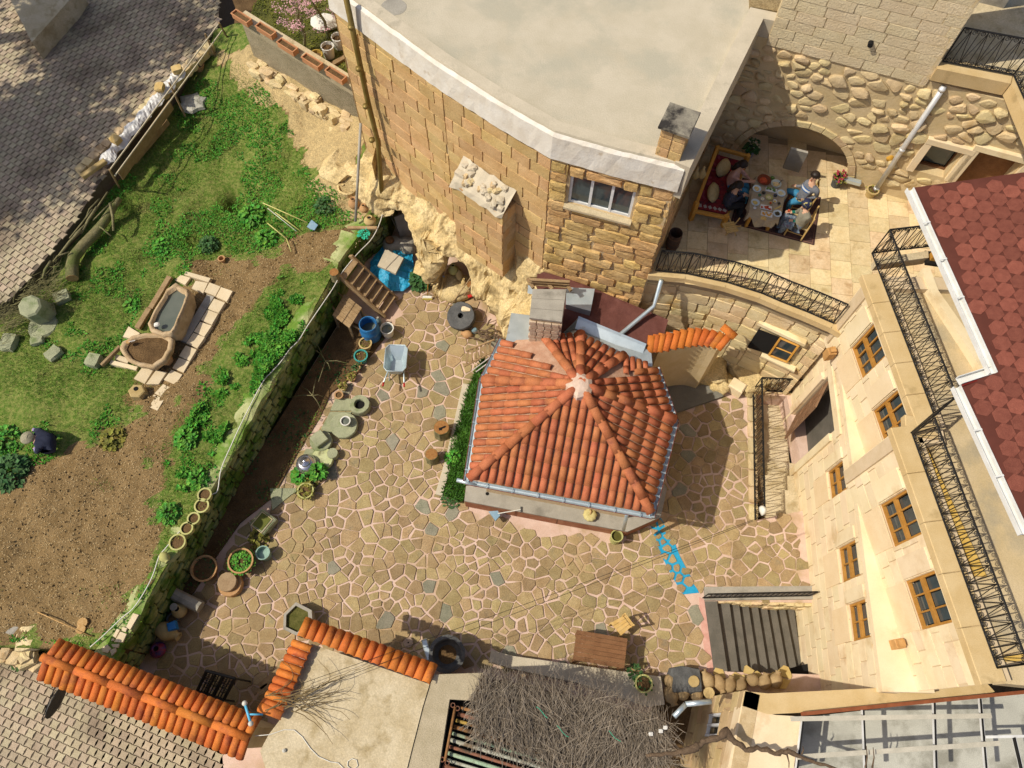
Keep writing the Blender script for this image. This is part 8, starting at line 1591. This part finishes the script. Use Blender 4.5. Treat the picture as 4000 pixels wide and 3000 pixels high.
def fig(label, pts, top, legs, seat, z0=TZ, zf=Z_, arm=None, thick=1., head_m=None, foot=None, forearm=None, legr=.075):
    """pts: joint -> (x, y, h)"""
    J = {k_: zf(*q) for k_, q in pts.items()}
    J['belly'] = J['pelvis'].lerp(J['chest'], .5); hd = J['head']; J['chin'] = J['neck'].lerp(hd, .45)
    for s_ in 'lr': d = (J['wr' + s_] - J['el' + s_]).normalized(); J['pa' + s_] = J['wr' + s_] + d * .07; f_ = (J['kn' + s_] - J['hip' + s_]); f_.z = 0; J['toe' + s_] = J['an' + s_] + f_.normalized() * .15 + V(0, 0, -.03)
    R_ = dict(pelvis=.15 * thick, belly=.14 * thick, chest=.15 * thick, neck=.055, chin=.085, head=.10)
    for s_ in 'lr': R_.update({'sh' + s_: .072 * thick, 'el' + s_: .048 * thick, 'wr' + s_: .032, 'pa' + s_: .036, 'hip' + s_: .105 * thick, 'kn' + s_: legr * 1.0, 'an' + s_: .05, 'toe' + s_: .038})
    ms = dict(belly=top, chest=top, neck=m_skin, chin=m_skin, head=head_m or m_skin, sh=top, el=top, wr=forearm or top, pa=m_skin, f0=m_skin, f1=m_skin, f2=m_skin, f3=m_skin, g0=m_skin, g1=m_skin, g2=m_skin, g3=m_skin, t=m_skin, hip=legs, kn=legs, an=legs, toe=foot or m_blackc)
    o = body(label, J, R_, ms, seat); return o, J
def hair(o, J, m, long=False, scarf=False):
    h, c = J['head'], J['chin']; up = (h - c).normalized(); M = up.to_track_quat('Z', 'Y').to_matrix(); r = .122 if not scarf else .135; fd = J['face']; s_ = (fd - fd.dot(up) * up).normalized()
    mb = MB(); n_ = 18; vs = []; rows_ = 9
    for j in range(rows_ + 1):
        ph = j / rows_ * (1.75 if not scarf else 2.2)
        for i in range(n_):
            a = 2 * math.pi * i / n_; loc = V(math.sin(ph) * math.cos(a), math.sin(ph) * math.sin(a), math.cos(ph) * 1.05); w = M @ loc; fr = w.dot(s_); k_ = 1.0
            if ph > 1.2 and fr > .35: k_ = .8
            vs.append(h - up * .02 - s_ * .015 + w * r * k_)
    mb.add(vs, [(j * n_ + i, j * n_ + (i + 1) % n_, (j + 1) * n_ + (i + 1) % n_, (j + 1) * n_ + i) for j in range(rows_) for i in range(n_)]); mb.build('hair' if not scarf else 'headscarf', m, o, smooth=True)
    if long: MB().tube([h - s_ * .06 - up * .02, h - s_ * .10 - up * .14, h - s_ * .10 - up * .30], [.085, .075, .04], 8).build('hair_length', m, o, smooth=True)
    MB().tube([h + s_ * .085 - up * .05, h + s_ * .125 - up * .075], [.012, .016], 6).build('nose', m_skin, o, smooth=True)
    sd = up.cross(s_)
    for q in (-1, 1): MB().lathe([(.004, -.006), (.012, 0), (.004, .006)], h + s_ * .094 - up * .03 + sd * .036 * q, 8).build('eye', m_black, o); MB().tube([h + sd * .098 * q - up * .05 - s_ * .01, h + sd * .115 * q - up * .03 - s_ * .02], [.022, .014], 6).build('ear', m_skin, o, smooth=True)
    MB().tube([h + s_ * .095 - up * .115 - sd * .022, h + s_ * .10 - up * .115 + sd * .022], .006, 5).build('mouth', MATS['food_red'], o)
m_sweat = mat('grey_sweater', (.13, .135, .15), (.18, .185, .20), sc=14, rough=1, grain=.2)
o1, J1 = fig('man in a grey sweater with blue and white stripes and jeans at the table', dict(pelvis=(1690, 880, .50), chest=(1810, 720, .88), neck=(1855, 640, 1.08), head=(1880, 570, 1.22), shl=(1765, 660, .96), ell=(1705, 720, .74), wrl=(1640, 712, .66), shr=(1915, 790, .93), elr=(1900, 860, .70), wrr=(1790, 880, .66), hipl=(1660, 820, .50), hipr=(1690, 920, .50), knl=(1500, 770, .50), knr=(1540, 930, .50), anl=(1440, 930, .08), anr=(1500, 1070, .08)), m_sweat, m_jean, TZ, thick=1.02); J1['face'] = V(-.75, -.62, -.25); hair(o1, J1, m_hair)
for k, (m_, w) in enumerate(((mat('stripe_blue', (.03, .13, .36), rough=1), .10), (m_china, .045))):
    c1, c2, sh = J1['belly'].lerp(J1['chest'], .55 + .0 * k), J1['belly'].lerp(J1['chest'], .75), J1['chest']; ax = (J1['chest'] - J1['belly']).normalized(); MB().tube([c1 + ax * (.05 - w / 2), c1 + ax * (.05 + w / 2)], .172 + .006 * k, 18, cap=False).build('sweater_stripe', m_, o1, smooth=True)
m_vest = mat('grey_vest', (.20, .18, .13), (.25, .23, .17), sc=9, rough=1, grain=.12); m_flor = mat('floral_skirt', (.05, .09, .14), (.22, .26, .28), sc=26, rough=1, c3=(.16, .06, .09), sc3=22, t3=.58); m_grn = mat('green_sleeve', (.01, .13, .09), (.02, .17, .12), sc=8, rough=.9)
o2, J2 = fig('woman in a navy patterned headscarf and grey vest holding a tea glass', dict(pelvis=(1660, 1240, .48), chest=(1750, 1080, .86), neck=(1755, 1010, 1.04), head=(1755, 950, 1.18), shl=(1690, 1030, .93), ell=(1640, 1065, .70), wrl=(1575, 1062, .70), shr=(1800, 1150, .92), elr=(1735, 1215, .62), wrr=(1590, 1190, .60), hipl=(1620, 1180, .48), hipr=(1660, 1270, .48), knl=(1480, 1110, .50), knr=(1490, 1210, .50), anl=(1400, 1270, .08), anr=(1420, 1330, .08)), m_vest, m_flor, TZ, thick=1.1, forearm=m_grn, legr=.13); J2['face'] = V(-.85, -.35, -.4); hair(o2, J2, mat('navy_scarf', (.015, .018, .05), (.022, .028, .07), sc=7, rough=.8, c3=(.62, .52, .16), sc3=11, t3=.60), scarf=True)
p = J2['pal'] + V(-.03, 0, .02); solo(MB().lathe([(.022, -.03), (.026, 0), (.03, .04), (.02, .04)], p, 10), 'tea_glass', foods['red'], 'small tea glass in the headscarf woman hand', 'glass')
m_pink = mat('pink_knit', (.44, .25, .20), (.52, .32, .26), sc=12, rough=1, grain=.18)
o3, J3 = fig('dark-haired woman in a pink knit top and jeans on the divan', dict(pelvis=(715, 690, .52), chest=(800, 530, .88), neck=(865, 470, 1.06), head=(922, 425, 1.18), shl=(840, 455, .93), ell=(945, 570, .70), wrl=(1000, 625, .76), shr=(770, 590, .92), elr=(865, 655, .70), wrr=(985, 650, .77), hipl=(740, 650, .52), hipr=(740, 730, .52), knl=(965, 700, .54), knr=(960, 780, .54), anl=(950, 870, .12), anr=(930, 930, .12)), m_pink, m_jean, TZ); J3['face'] = V(.85, -.35, -.4); hair(o3, J3, m_hair, True)
m_chk = mat('dark_checked', (.022, .026, .042), (.05, .055, .08), sc=30, rough=1)
o4, J4 = fig('long-haired guest in dark blue clothes seated on the near end of the divan', dict(pelvis=(680, 960, .50), chest=(750, 820, .86), neck=(810, 755, 1.03), head=(862, 705, 1.14), shl=(790, 745, .92), ell=(850, 820, .68), wrl=(905, 828, .66), shr=(720, 890, .90), elr=(800, 910, .66), wrr=(890, 850, .66), hipl=(690, 920, .50), hipr=(720, 1000, .50), knl=(925, 890, .50), knr=(910, 960, .50), anl=(830, 1080, .10), anr=(850, 1120, .10)), m_chk, m_blackc, TZ, thick=1.05); J4['face'] = V(.9, -.3, -.4); hair(o4, J4, m_hair, True)
m_lil = mat('lilac_sleeve', (.26, .21, .40), (.32, .27, .46), sc=12, rough=1); GZ = 1.30
def ZG(x, y, h): return W(0, 2, x, y, GZ + h)
o5, J5 = fig('gardener in a dark navy vest with lilac sleeves crouching in the weeds', dict(pelvis=(455, 520, .36), chest=(350, 480, .58), neck=(290, 475, .66), head=(245, 470, .66), shl=(340, 410, .56), ell=(315, 400, .34), wrl=(292, 392, .18), shr=(340, 545, .54), elr=(320, 590, .34), wrr=(300, 560, .14), hipl=(440, 480, .36), hipr=(450, 560, .36), knl=(370, 480, .36), knr=(375, 580, .34), anl=(450, 490, .08), anr=(460, 580, .08)), m_navy, m_navy, GZ, zf=ZG, thick=1.35, forearm=m_lil, legr=.10); J5['face'] = V(-.8, .1, -.6); hair(o5, J5, mat('grey_cap', (.20, .19, .13), (.34, .30, .20), sc=20, rough=1))
MB().lathe([(.10, -.02), (.165, 0), (.165, .012), (.12, .03), (.10, .06), (.02, .075)], J5['head'] + V(0, 0, .05), 16).build('hat', MATS['grey_cap'], o5, smooth=True)
dg = bpy.context.evaluated_depsgraph_get(); bpy.context.view_layer.update(); dg.update()
for o, bones, base, J in PEOPLE:
    me2 = bpy.data.meshes.new_from_object(o.evaluated_get(dg)); o.modifiers.clear(); old = o.data; o.data = me2; bpy.data.meshes.remove(old); mats_ = []
    for _, _, m_, _r in bones:
        if m_ not in mats_: mats_.append(m_)
    me2.materials.clear()
    for m_ in mats_: me2.materials.append(m_)
    nf = len(me2.polygons); cen = np.empty(nf * 3); me2.polygons.foreach_get('center', cen); cen = cen.reshape(-1, 3); best = np.full(nf, 1e9); bi = np.zeros(nf, int)
    for a, b, m_, _r in bones:
        a_, b_ = np.array(a), np.array(b); d = b_ - a_; t = np.clip(((cen - a_) @ d) / max(d @ d, 1e-9), 0, 1); ds = np.linalg.norm(cen - a_ - t[:, None] * d, axis=1) - _r * .9; up_ = ds < best; best[up_] = ds[up_]; bi[up_] = mats_.index(m_)
    me2.polygons.foreach_set('material_index', bi.tolist()); me2.polygons.foreach_set('use_smooth', [True] * nf); me2.update()
p = Z_(735, 1330, 0); st = thing('folding_stool', 'small slatted folding wooden stool beside the rug', 'stool', p)
for k in range(5): c = Z_(735 + 14 * (k - 2), 1270 + 26 * (k - 2), .42); MB().box(c, (.30, .05, .02), R(14)).build('slat', m_lpine, st)
for s_ in (-1, 1): MB().tube([p + V(-.13, .12 * s_, 0), p + V(.14, -.12 * s_, .41)], .016, 6).build('leg', m_lpine, st); MB().tube([p + V(.13, .12 * s_, 0), p + V(-.12, -.10 * s_, .41)], .016, 6).build('leg', m_lpine, st)
p = W(2, 1, 1375, 480, TZ); bk_ = thing('wicker_bin', 'tall dark wicker bin at the end of the terrace railing', 'bin', p); MB().lathe([(.14, 0), (.155, .3), (.16, .62), (.145, .62), (.14, .1), (.001, .09)], p, 18).build('basket', mat('dark_wicker', (.075, .045, .03), (.12, .075, .05), sc=22, rough=1, bump=.6, bsc=40), bk_)
for z in (.15, .32, .5): MB().tube([p + V(.163 * math.cos(t * .35), .163 * math.sin(t * .35), z) for t in range(18)], .008, 4, closed=True).build('hoop', m_brown, bk_)
for k, (x, y, lab) in enumerate(((265, 560, 'left gourd hanging on the house wall behind the divan'), (352, 550, 'right gourd hanging on the house wall behind the divan'))): p = Z_(x, y, 1.0); g_ = thing('hanging_gourd', lab, 'gourd', p, 'hanging gourds'); MB().lathe([(.01, -.12), (.09, -.08), (.11, 0), (.07, .09), (.035, .15), (.03, .25), (.01, .27)], p, 14).build('body', m_ochre, g_, smooth=True)
p = W(3, 0, 1062, 1345, 5.1); g_ = thing('hanging_gourd', 'bright yellow long-necked gourd hung on the white downpipe', 'gourd', p, 'hanging gourds'); MB().lathe([(.01, -.15), (.1, -.1), (.125, 0), (.08, .1), (.035, .18), (.03, .32), (.01, .34)], p, 16).build('body', mat('yellow_gourd', (.62, .34, .05), rough=.5), g_, smooth=True)
p = Z_(985, 300, 0); fp = pot(p, .13, .24, mat('lavender_pot', (.30, .28, .36), rough=.6), 'lavender pot of pale flowers at the arch corner', m_soil, m_leafd, lh=.4, ln=130, ls=.1); leaf_cluster(MB(), p + V(0, 0, .42), .15, .2, 26, .06, random.Random(3)).build('blossoms', mat('cream_petal', (.60, .52, .34), rough=.8), fp)
p = W(3, 0, 580, 1600, TZ); fu = pot(p, .15, .3, m_basalt, 'dark urn with dry red flowers at the right foot of the arch', m_soil, m_leafo, lh=.2, ln=40, ls=.08); leaf_cluster(MB(), p + V(0, 0, .3), .14, .22, 30, .07, random.Random(5)).build('blossoms', mat('red_petal', (.38, .03, .06), rough=.8), fu)
q = [Z_(*r_) for r_ in ((1555, 185, 1.15), (1785, 245, 1.15), (1660, 505, .25), (1445, 445, .25))]; mb = MB().add(q + [v - V(.0, .05, .02) for v in q], [(0, 1, 2, 3), (7, 6, 5, 4), (0, 4, 5, 1), (1, 5, 6, 2), (2, 6, 7, 3), (3, 7, 4, 0)]); solo(mb, 'grey_slab', m_grey, 'flat grey slab leaning inside the arched recess', 'slab')
for k, (tc, x, y, lab) in enumerate((((3, 1), 875, 30, 'round pot with dry plant beside the downpipe foot'), ((3, 1), 1275, 45, 'red pot half under the red roof edge'))): p = W(*tc, x, y, TZ); pot(p, .14, .24, (m_ochre, m_terra)[k], lab, m_soil, m_leafo if k == 0 else None, lh=.1, ln=30, ls=.06)
p = W(3, 0, 730, 1565, TZ + .25); solo(MB().box(p, (.42, .12, .14), R(-18), ch=.02), 'wall_light', m_zinc, 'small glass wall light low on the rubble wall', 'light')
# window and door in the rubble wall
sash(bw, BA, BB, wn_hole, 1, 1, m_brown, .3); dr = MB().box(wpt(BA, BB, (dr_hole[0] + dr_hole[1]) / 2, (dr_hole[2] + dr_hole[3]) / 2, -.35), (dr_hole[1] - dr_hole[0], .04, dr_hole[3] - dr_hole[2]), math.atan2((BB - BA).y, (BB - BA).x)).build('door', m_brown, bw)
for h in (wn_hole, dr_hole):
    an = math.atan2((BB - BA).y, (BB - BA).x)
    for sx in (h[0] - .09, h[1] + .09): MB().box(wpt(BA, BB, sx, (h[2] + h[3]) / 2, .02), (.16, .10, h[3] - h[2]), an, ch=.01).build('surround', m_cream, bw)
    MB().box(wpt(BA, BB, (h[0] + h[1]) / 2, h[3] + .09, .025), (h[1] - h[0] + .34, .11, .17), an, ch=.01).build('surround', m_cream, bw)
# ================================================================== grass, weeds, litter, trees
def field(poly, n, seed): 
    rg_ = np.random.default_rng(seed); xs = [p[0] for p in poly]; ys_ = [p[1] for p in poly]; x = rg_.uniform(min(xs), max(xs), n); y = rg_.uniform(min(ys_), max(ys_), n)
    pv = np.array([tuple(p)[:2] for p in poly]); r = np.zeros(n, bool); j = len(pv) - 1
    for i in range(len(pv)):
        a, b = pv[i], pv[j]; c = (a[1] > y) != (b[1] > y); r ^= c & (x < (b[0] - a[0]) * (y - a[1]) / ((b[1] - a[1]) or 1e-9) + a[0]); j = i
    return x[r], y[r], rg_
def np_in(x, y, poly):
    pv = np.array([tuple(p)[:2] for p in poly]); r = np.zeros(len(x), bool); j = len(pv) - 1
    for i in range(len(pv)):
        a, b = pv[i], pv[j]; c = (a[1] > y) != (b[1] > y); r ^= c & (x < (b[0] - a[0]) * (y - a[1]) / ((b[1] - a[1]) or 1e-9) + a[0]); j = i
    return r
def blades(name, x, y, z, rg_, h0, h1, w, m, label=None, cat=None, lean=(.3, 1.2), quad=False, parent=None):
    n = len(x); a = rg_.uniform(0, 6.283, n); l = rg_.uniform(h0, h1, n); t = rg_.uniform(*lean, n); dx, dy = np.cos(a), np.sin(a); ww = w * rg_.uniform(.6, 1.3, n)
    b = np.c_[x, y, z]; s_ = np.c_[-dy, dx, np.zeros(n)] * ww[:, None]; tip = b + np.c_[dx * np.sin(t), dy * np.sin(t), np.cos(t)] * l[:, None]
    if quad: mid = (b + tip) / 2 + np.c_[np.zeros(n), np.zeros(n), l * .12]; vs = np.stack([b, mid + s_, tip, mid - s_], 1).reshape(-1, 3); fs = np.arange(4 * n).reshape(-1, 4)
    else: vs = np.stack([b + s_, b - s_, tip], 1).reshape(-1, 3); fs = np.arange(3 * n).reshape(-1, 3)
    off = np.array([x.mean(), y.mean(), z.min()]) if parent is None else np.array(OFF[parent]); me = bpy.data.meshes.new(name); me.from_pydata((vs - off).tolist(), [], fs.tolist()); me.materials.append(m); o = place(name, me, parent, off, kind='stuff')
    if label: o['label'] = label; o['category'] = cat
    return o
gpoly = [F(*p, 1.4)[:2] for p in ((255, 1400), (480, 1005), (705, 610), (740, 550), (800, 480), (760, 440), (670, 390), (655, 320), (600, 240), (520, 160), (455, 110), (330, 290), (225, 410), (140, 580), (0, 690), (-90, 760), (-90, 1380), (80, 1385))]
x, y, rg_ = field(gpoly, 330000, 5); pth = np_in(x, y, path_poly); dens = vnoise(x, y, 1.1, 21) * .6 + vnoise(x, y, 3.1, 22) * .4; keep = np.where(pth, dens > .72, dens > .36) & (rg_.random(len(x)) < np.where(pth, .10, np.clip((dens - .3) * 2.2, 0, 1))); x, y = x[keep], y[keep]
blades('grass', x, y, gz(x, y) - .01, rg_, .04, .12, .007, m_grass, 'short patchy grass over the garden', 'grass')
# bright leafy ground weeds in clumps
x, y, rg_ = field(gpoly, 90000, 8); dens = vnoise(x, y, .9, 31) * .55 + vnoise(x, y, 2.6, 32) * .45; up_ = (y > 11.6); keep = (~np_in(x, y, path_poly)) & (dens > np.where(up_, .51, .56)); x, y = x[keep][:34000], y[keep][:34000]
blades('ground_weeds', x, y, gz(x, y), rg_, .05, .12, .022, m_leaf, 'low bright green weeds spreading in patches over the garden', 'weeds', (.7, 1.5), True)
wband = [F(*p, 1.45)[:2] for p in ((530, 740), (610, 620), (650, 605), (680, 640), (665, 700), (585, 800), (505, 900), (445, 1000), (400, 1060), (350, 1040), (360, 980), (430, 880))]
x, y, rg_ = field(wband, 60000, 9); dens = vnoise(x, y, 1.6, 41) * .6 + vnoise(x, y, 4.2, 42) * .4; keep = dens > .47; x, y = x[keep], y[keep]
blades('wall_weeds', x, y, gz(x, y) + rg_.random(len(x)) * .22 * np.clip((vnoise(x, y, 1.6, 41) - .35) * 3, 0, 1), rg_, .06, .15, .03, m_leaf, 'thick bright green weeds along the garden wall', 'weeds', (.7, 1.6), True)
wtop = [(p[0] - .25, p[1]) for p in wall_line[1:4]] + [(p[0] + .12, p[1]) for p in wall_line[1:4]][::-1]
x, y, rg_ = field(wtop, 7000, 10); k_ = vnoise(x, y, 2., 5) > .55; x, y = x[k_], y[k_]; blades('wall_moss', x, y, np.full(len(x), 1.40), rg_, .03, .08, .012, m_grass, 'moss and grass on top of the garden wall', 'moss', (.6, 1.4), True)
x, y, rg_ = field([tuple(p) for p in BED], 9000, 11); k_ = vnoise(x, y, 1.4, 6) > .56; x, y = x[k_], y[k_]; blades('bed_weeds', x, y, np.full(len(x), .05), rg_, .04, .12, .02, m_leafd, 'sparse weeds in the shaded bed under the garden wall', 'weeds', (.6, 1.4), True)
be = [(p[0] - .22, p[1] - .1) for p in bed_edge[2:10]] + [(p[0] + .05, p[1]) for p in bed_edge[2:10]][::-1]; x, y, rg_ = field(be, 5000, 12); blades('bed_edge_grass', x, y, np.full(len(x), .05), rg_, .03, .1, .012, m_grass, 'fringe of grass along the courtyard edge of the bed', 'grass', (.4, 1.3), True)
# straw and chips on bare soil
m_straw = mat('straw_chip', (.36, .26, .12), (.50, .39, .22), sc=20, rough=1, rnd=.4); x, y, rg_ = field(path_poly, 26000, 13); x, y = x[:13000], y[:13000]; blades('soil_litter', x, y, gz(x, y) + .012, rg_, .02, .07, .007, m_straw, 'pale straw and chips scattered over the bare soil', 'litter', (1.35, 1.7), True)
x, y, rg_ = field(path_poly, 4500, 14); blades('soil_clods', x, y, gz(x, y) + .004, rg_, .03, .07, .03, m_garden, 'dark clods of turned soil on the bare ground', 'soil', (.5, 1.3), True)
# grass strip by the pavilion
gl_ = [W(1, 2, *p, .05)[:2] for p in ((1850, 0), (1960, 0), (1840, 800), (1800, 900), (1790, 1030), (1610, 960), (1660, 830), (1690, 560))] ; gl2 = [W(1, 1, 1960, 1440, .05)[:2], W(1, 1, 2010, 1480, .05)[:2]] ; gl_ = [gl2[0], gl2[1]] + gl_[1:] + [gl_[0]]
MB().prism([tuple(p) for p in gl_], -.02, .06).build('lawn_bed', m_soil, courtyard); x, y, rg_ = field(gl_, 16000, 15); blades('lawn_strip', x, y, np.full(len(x), .06), rg_, .06, .2, .012, mat('lush_grass', (.03, .10, .008), (.07, .18, .02), sc=3, rough=.6, rnd=.4), 'lush grass strip beside the tiled pavilion', 'grass', (.3, 1.2), True)
for a, b in (((1835, 0), (1690, 650)), ((1690, 650), (1600, 960))): p, q = W(1, 2, *a, .08), W(1, 2, *b, .08); d = q - p; MB().box((p + q) / 2 - V(.06, 0, .04), (d.length, .2, .12), math.atan2(d.y, d.x), ch=.01).build('lawn_kerb', m_kerb, courtyard)
p = W(1, 2, 1700, 620, .3); plant(V(p.x, p.y, .05), .2, .34, 150, .08, m_leaf, 'bushy bright green herb in the pavilion grass strip', seed=14); p = W(1, 2, 1690, 985, .1); plant(V(p.x, p.y, .03), .26, .14, 120, .07, m_leafd, 'low green plant at the foot of the pavilion plinth', seed=15)
# single weeds in the garden
for k, (tc, x, y, r, h, n, ls, m, lab) in enumerate((((0, 1), 2160, 190, .34, .4, 240, .15, m_leaf, 'large bright leafy weed left of the tools'), ((0, 1), 1790, 440, .24, .3, 220, .09, m_leafd, 'blue green bushy weed by the dark hollow'), ((1, 1), 70, 385, .26, .32, 190, .12, m_leaf, 'round leafy weed below the tool handles'), ((0, 2), 960, 475, .28, .22, 190, .15, m_leafo, 'olive yellow leafy weed alone on the soil'), ((0, 2), 90, 760, .42, .5, 320, .14, m_leafd, 'big dark green weed clump below the gardener'), ((0, 2), 1470, 1130, .22, .3, 170, .11, m_leaf, 'small green bush above the wall pots'), ((0, 2), 1620, 480, .24, .3, 180, .13, m_leaf, 'leafy weed at the soil edge of the weed band'), ((0, 2), 1720, 830, .22, .26, 140, .11, m_leaf, 'low leafy weed near the hose'), ((0, 2), 30, 480, .35, .35, 200, .12, m_leaf, 'bright weed clump left of the gardener'), ((1, 1), 600, 130, .28, .3, 170, .1, m_leafd, 'dark weed at the rock foot by the pole'), ((0, 3), 210, 710, .24, .3, 180, .1, m_leafd, 'green tuft at the foot of the corner heap'), ((0, 1), 1120, 960, .2, .2, 110, .1, m_leaf, 'small weed left of the troughs'), ((0, 1), 1380, 450, .24, .2, 120, .1, m_leaf, 'low weed above the troughs'), ((1, 1), 1425, 760, .30, .5, 260, .15, m_leafd, 'tall dark leafy weed between the caves'))):
    p = W(*tc, x, y, 1.4); z = gzs(p) if tc != (0, 3) else .05
    if k == 13: p = W(1, 1, x, y, .1); z = 0
    elif tc == (0, 3): p = W(0, 3, x, y, .05)
    plant(V(p.x, p.y, z), r, h, n, ls, m, lab, seed=50 + k)
# brown stump of a pipe in the garden
p = on_garden(W(0, 1, 1915, 580, 1.35)); bucket('clay_pipe', V(p.x, p.y, p.z - .02), .09, .14, m_terra, 'short clay pipe standing out of the soil', 'pipe', fz=.3)
# leafless shrub twigs in the bed
mb = MB(); 
for a, b in (((470, 1240), (600, 1460)), ((600, 1460), (790, 1480)), ((600, 1460), (540, 1640)), ((520, 1370), (600, 1460)), ((600, 1460), (640, 1530))): p, q = W(1, 1, *a, .5), W(1, 1, *b, .45); mb.tube([p, p.lerp(q, .5) + V(.02, .02, .05), q], [.014, .011, .007], 5)
for a, b in (((490, 100), (560, 215)), ((490, 100), (400, 25)), ((490, 100), (300, 115)), ((490, 100), (580, 110)), ((490, 100), (520, -60))): p, q = W(1, 2, *a, .5), W(1, 2, *b, .3); mb.tube([p, p.lerp(q, .5) + V(.01, .02, .05), q], [.014, .011, .007], 5)
solo(mb, 'bare_shrub', m_bark2, 'thin leafless shrub twigs in the shaded bed', 'shrub')
# blossom trees on the raised bed
m_bls = mat('pink_blossom', (.50, .26, .28), (.60, .38, .38), sc=10, rough=.8, rnd=.2)
def btree(px, lean, label, seed, H_):
    b = W(1, 0, *px, 3.26); rg_ = random.Random(seed); t = thing('blossom_tree', label, 'tree', b, 'blossom trees'); tr_ = MB(); tip = b + V(lean[0], lean[1], H_); tr_.tube([b, b.lerp(tip, .35) + V(.08, 0, 0), b.lerp(tip, .7) - V(.05, 0, 0), tip], [.05, .042, .032, .018], 7); lv = MB()
    for k in range(26):
        s_ = b.lerp(tip, rg_.uniform(.35, 1)); a = rg_.random() * 6.28; e = s_ + V(math.cos(a) * rg_.uniform(.3, .75), math.sin(a) * rg_.uniform(.3, .75), rg_.uniform(.0, .4)); m_ = s_.lerp(e, .5) + V(0, 0, .06); tr_.tube([s_, m_, e], [.013, .009, .004], 4)
        if k % 3 != 0:
            for _ in range(4): leaf_cluster(lv, s_.lerp(e, rg_.uniform(.5, 1.05)), .10, .08, 9, .05, rg_)
    tr_.build('trunk', m_bark2, t); lv.build('crown', m_bls, t)
btree((415, 440), (.1, .3, 0), 'thin blossom tree with pink flowers above the clay planters', 3, 1.35); btree((625, 330), (-.25, .2, 0), 'thin blossom tree nearest the stone house', 4, 1.5)
x, y, rg_ = field([(PA.x, PA.y + .2), (PB.x, PB.y + .2), (PB.x + .8, PB.y + 4), (-4.2, 20.4)], 9000, 16); blades('bed_moss', x, y, np.full(len(x), 3.25), rg_, .03, .09, .02, mat('yellow_moss', (.10, .12, .012), (.17, .17, .025), sc=3, rough=.9, rnd=.35), 'yellow green moss on the raised bed behind the planters', 'moss', (.6, 1.4), True)
p = W(1, 0, 580, 130, 3.6); solo(MB().lathe([(.3, 0), (.34, .1), (.2, .24), (.02, .26)], V(p.x, p.y, 3.27), 14, sx=1.3, jit=.12), 'white_bundle', m_wplas, 'white plastic bundle lying behind the blossom trees', 'bundle')
# unseen trees added outside the frame to cast the upper street's shade
def added_shade_tree(p, r, h, n, label, seed):
    rg_ = np.random.default_rng(seed); t = thing('added_shade_tree', label, 'tree', p, 'street shade trees'); MB().tube([p, p + V(.2, .1, h * .4), p + V(-.1, .2, h * .8)], [.35, .26, .1], 10).build('trunk', m_bark2, t)
    mb = MB(); c_ = rg_.normal(0, 1, (26, 3)); c_ *= (r * .62 * rg_.random(26)[:, None] ** .33) / np.linalg.norm(c_, axis=1)[:, None]
    for k in range(0, 26, 3): mb.tube([p + V(0, 0, h * .55), p + V(0, 0, h * .75) + Vector(c_[k]) * .5, p + V(0, 0, h * .78) + Vector(c_[k])], [.09, .06, .02], 5)
    mb.build('limbs', m_bark2, t); k_ = rg_.integers(0, 26, n); q = np.array(p) + np.array([0, 0, h * .78]) + c_[k_] * np.array([1, 1, .75]) + rg_.normal(0, r * .17, (n, 3))
    blades('crown', q[:, 0], q[:, 1], q[:, 2], rg_, .3, .5, .11, m_leafd, lean=(.6, 2.4), quad=True, parent=t)
added_shade_tree(V(-21.6, 13.9, 1.0), 3.6, 12, 2600, 'tall leafy tree shading the street from beyond the left edge', 1); added_shade_tree(V(-20.5, 19.0, 1.2), 4.2, 12.5, 3200, 'second tall leafy tree shading the far end of the street', 2)
lw_ = thing('street_side_wall', 'low plastered wall at the top left street corner', 'wall', W(0, 0, 300, 100, 1.6)); MB().prism([tuple(v.xy) for v in (W(0, 0, 50, -80, 2.3), W(0, 0, 275, 365, 2.3), W(0, 0, 600, 0, 2.3), W(0, 0, 680, -120, 2.3))], 1.4, 2.3).build('body', m_conc, lw_)
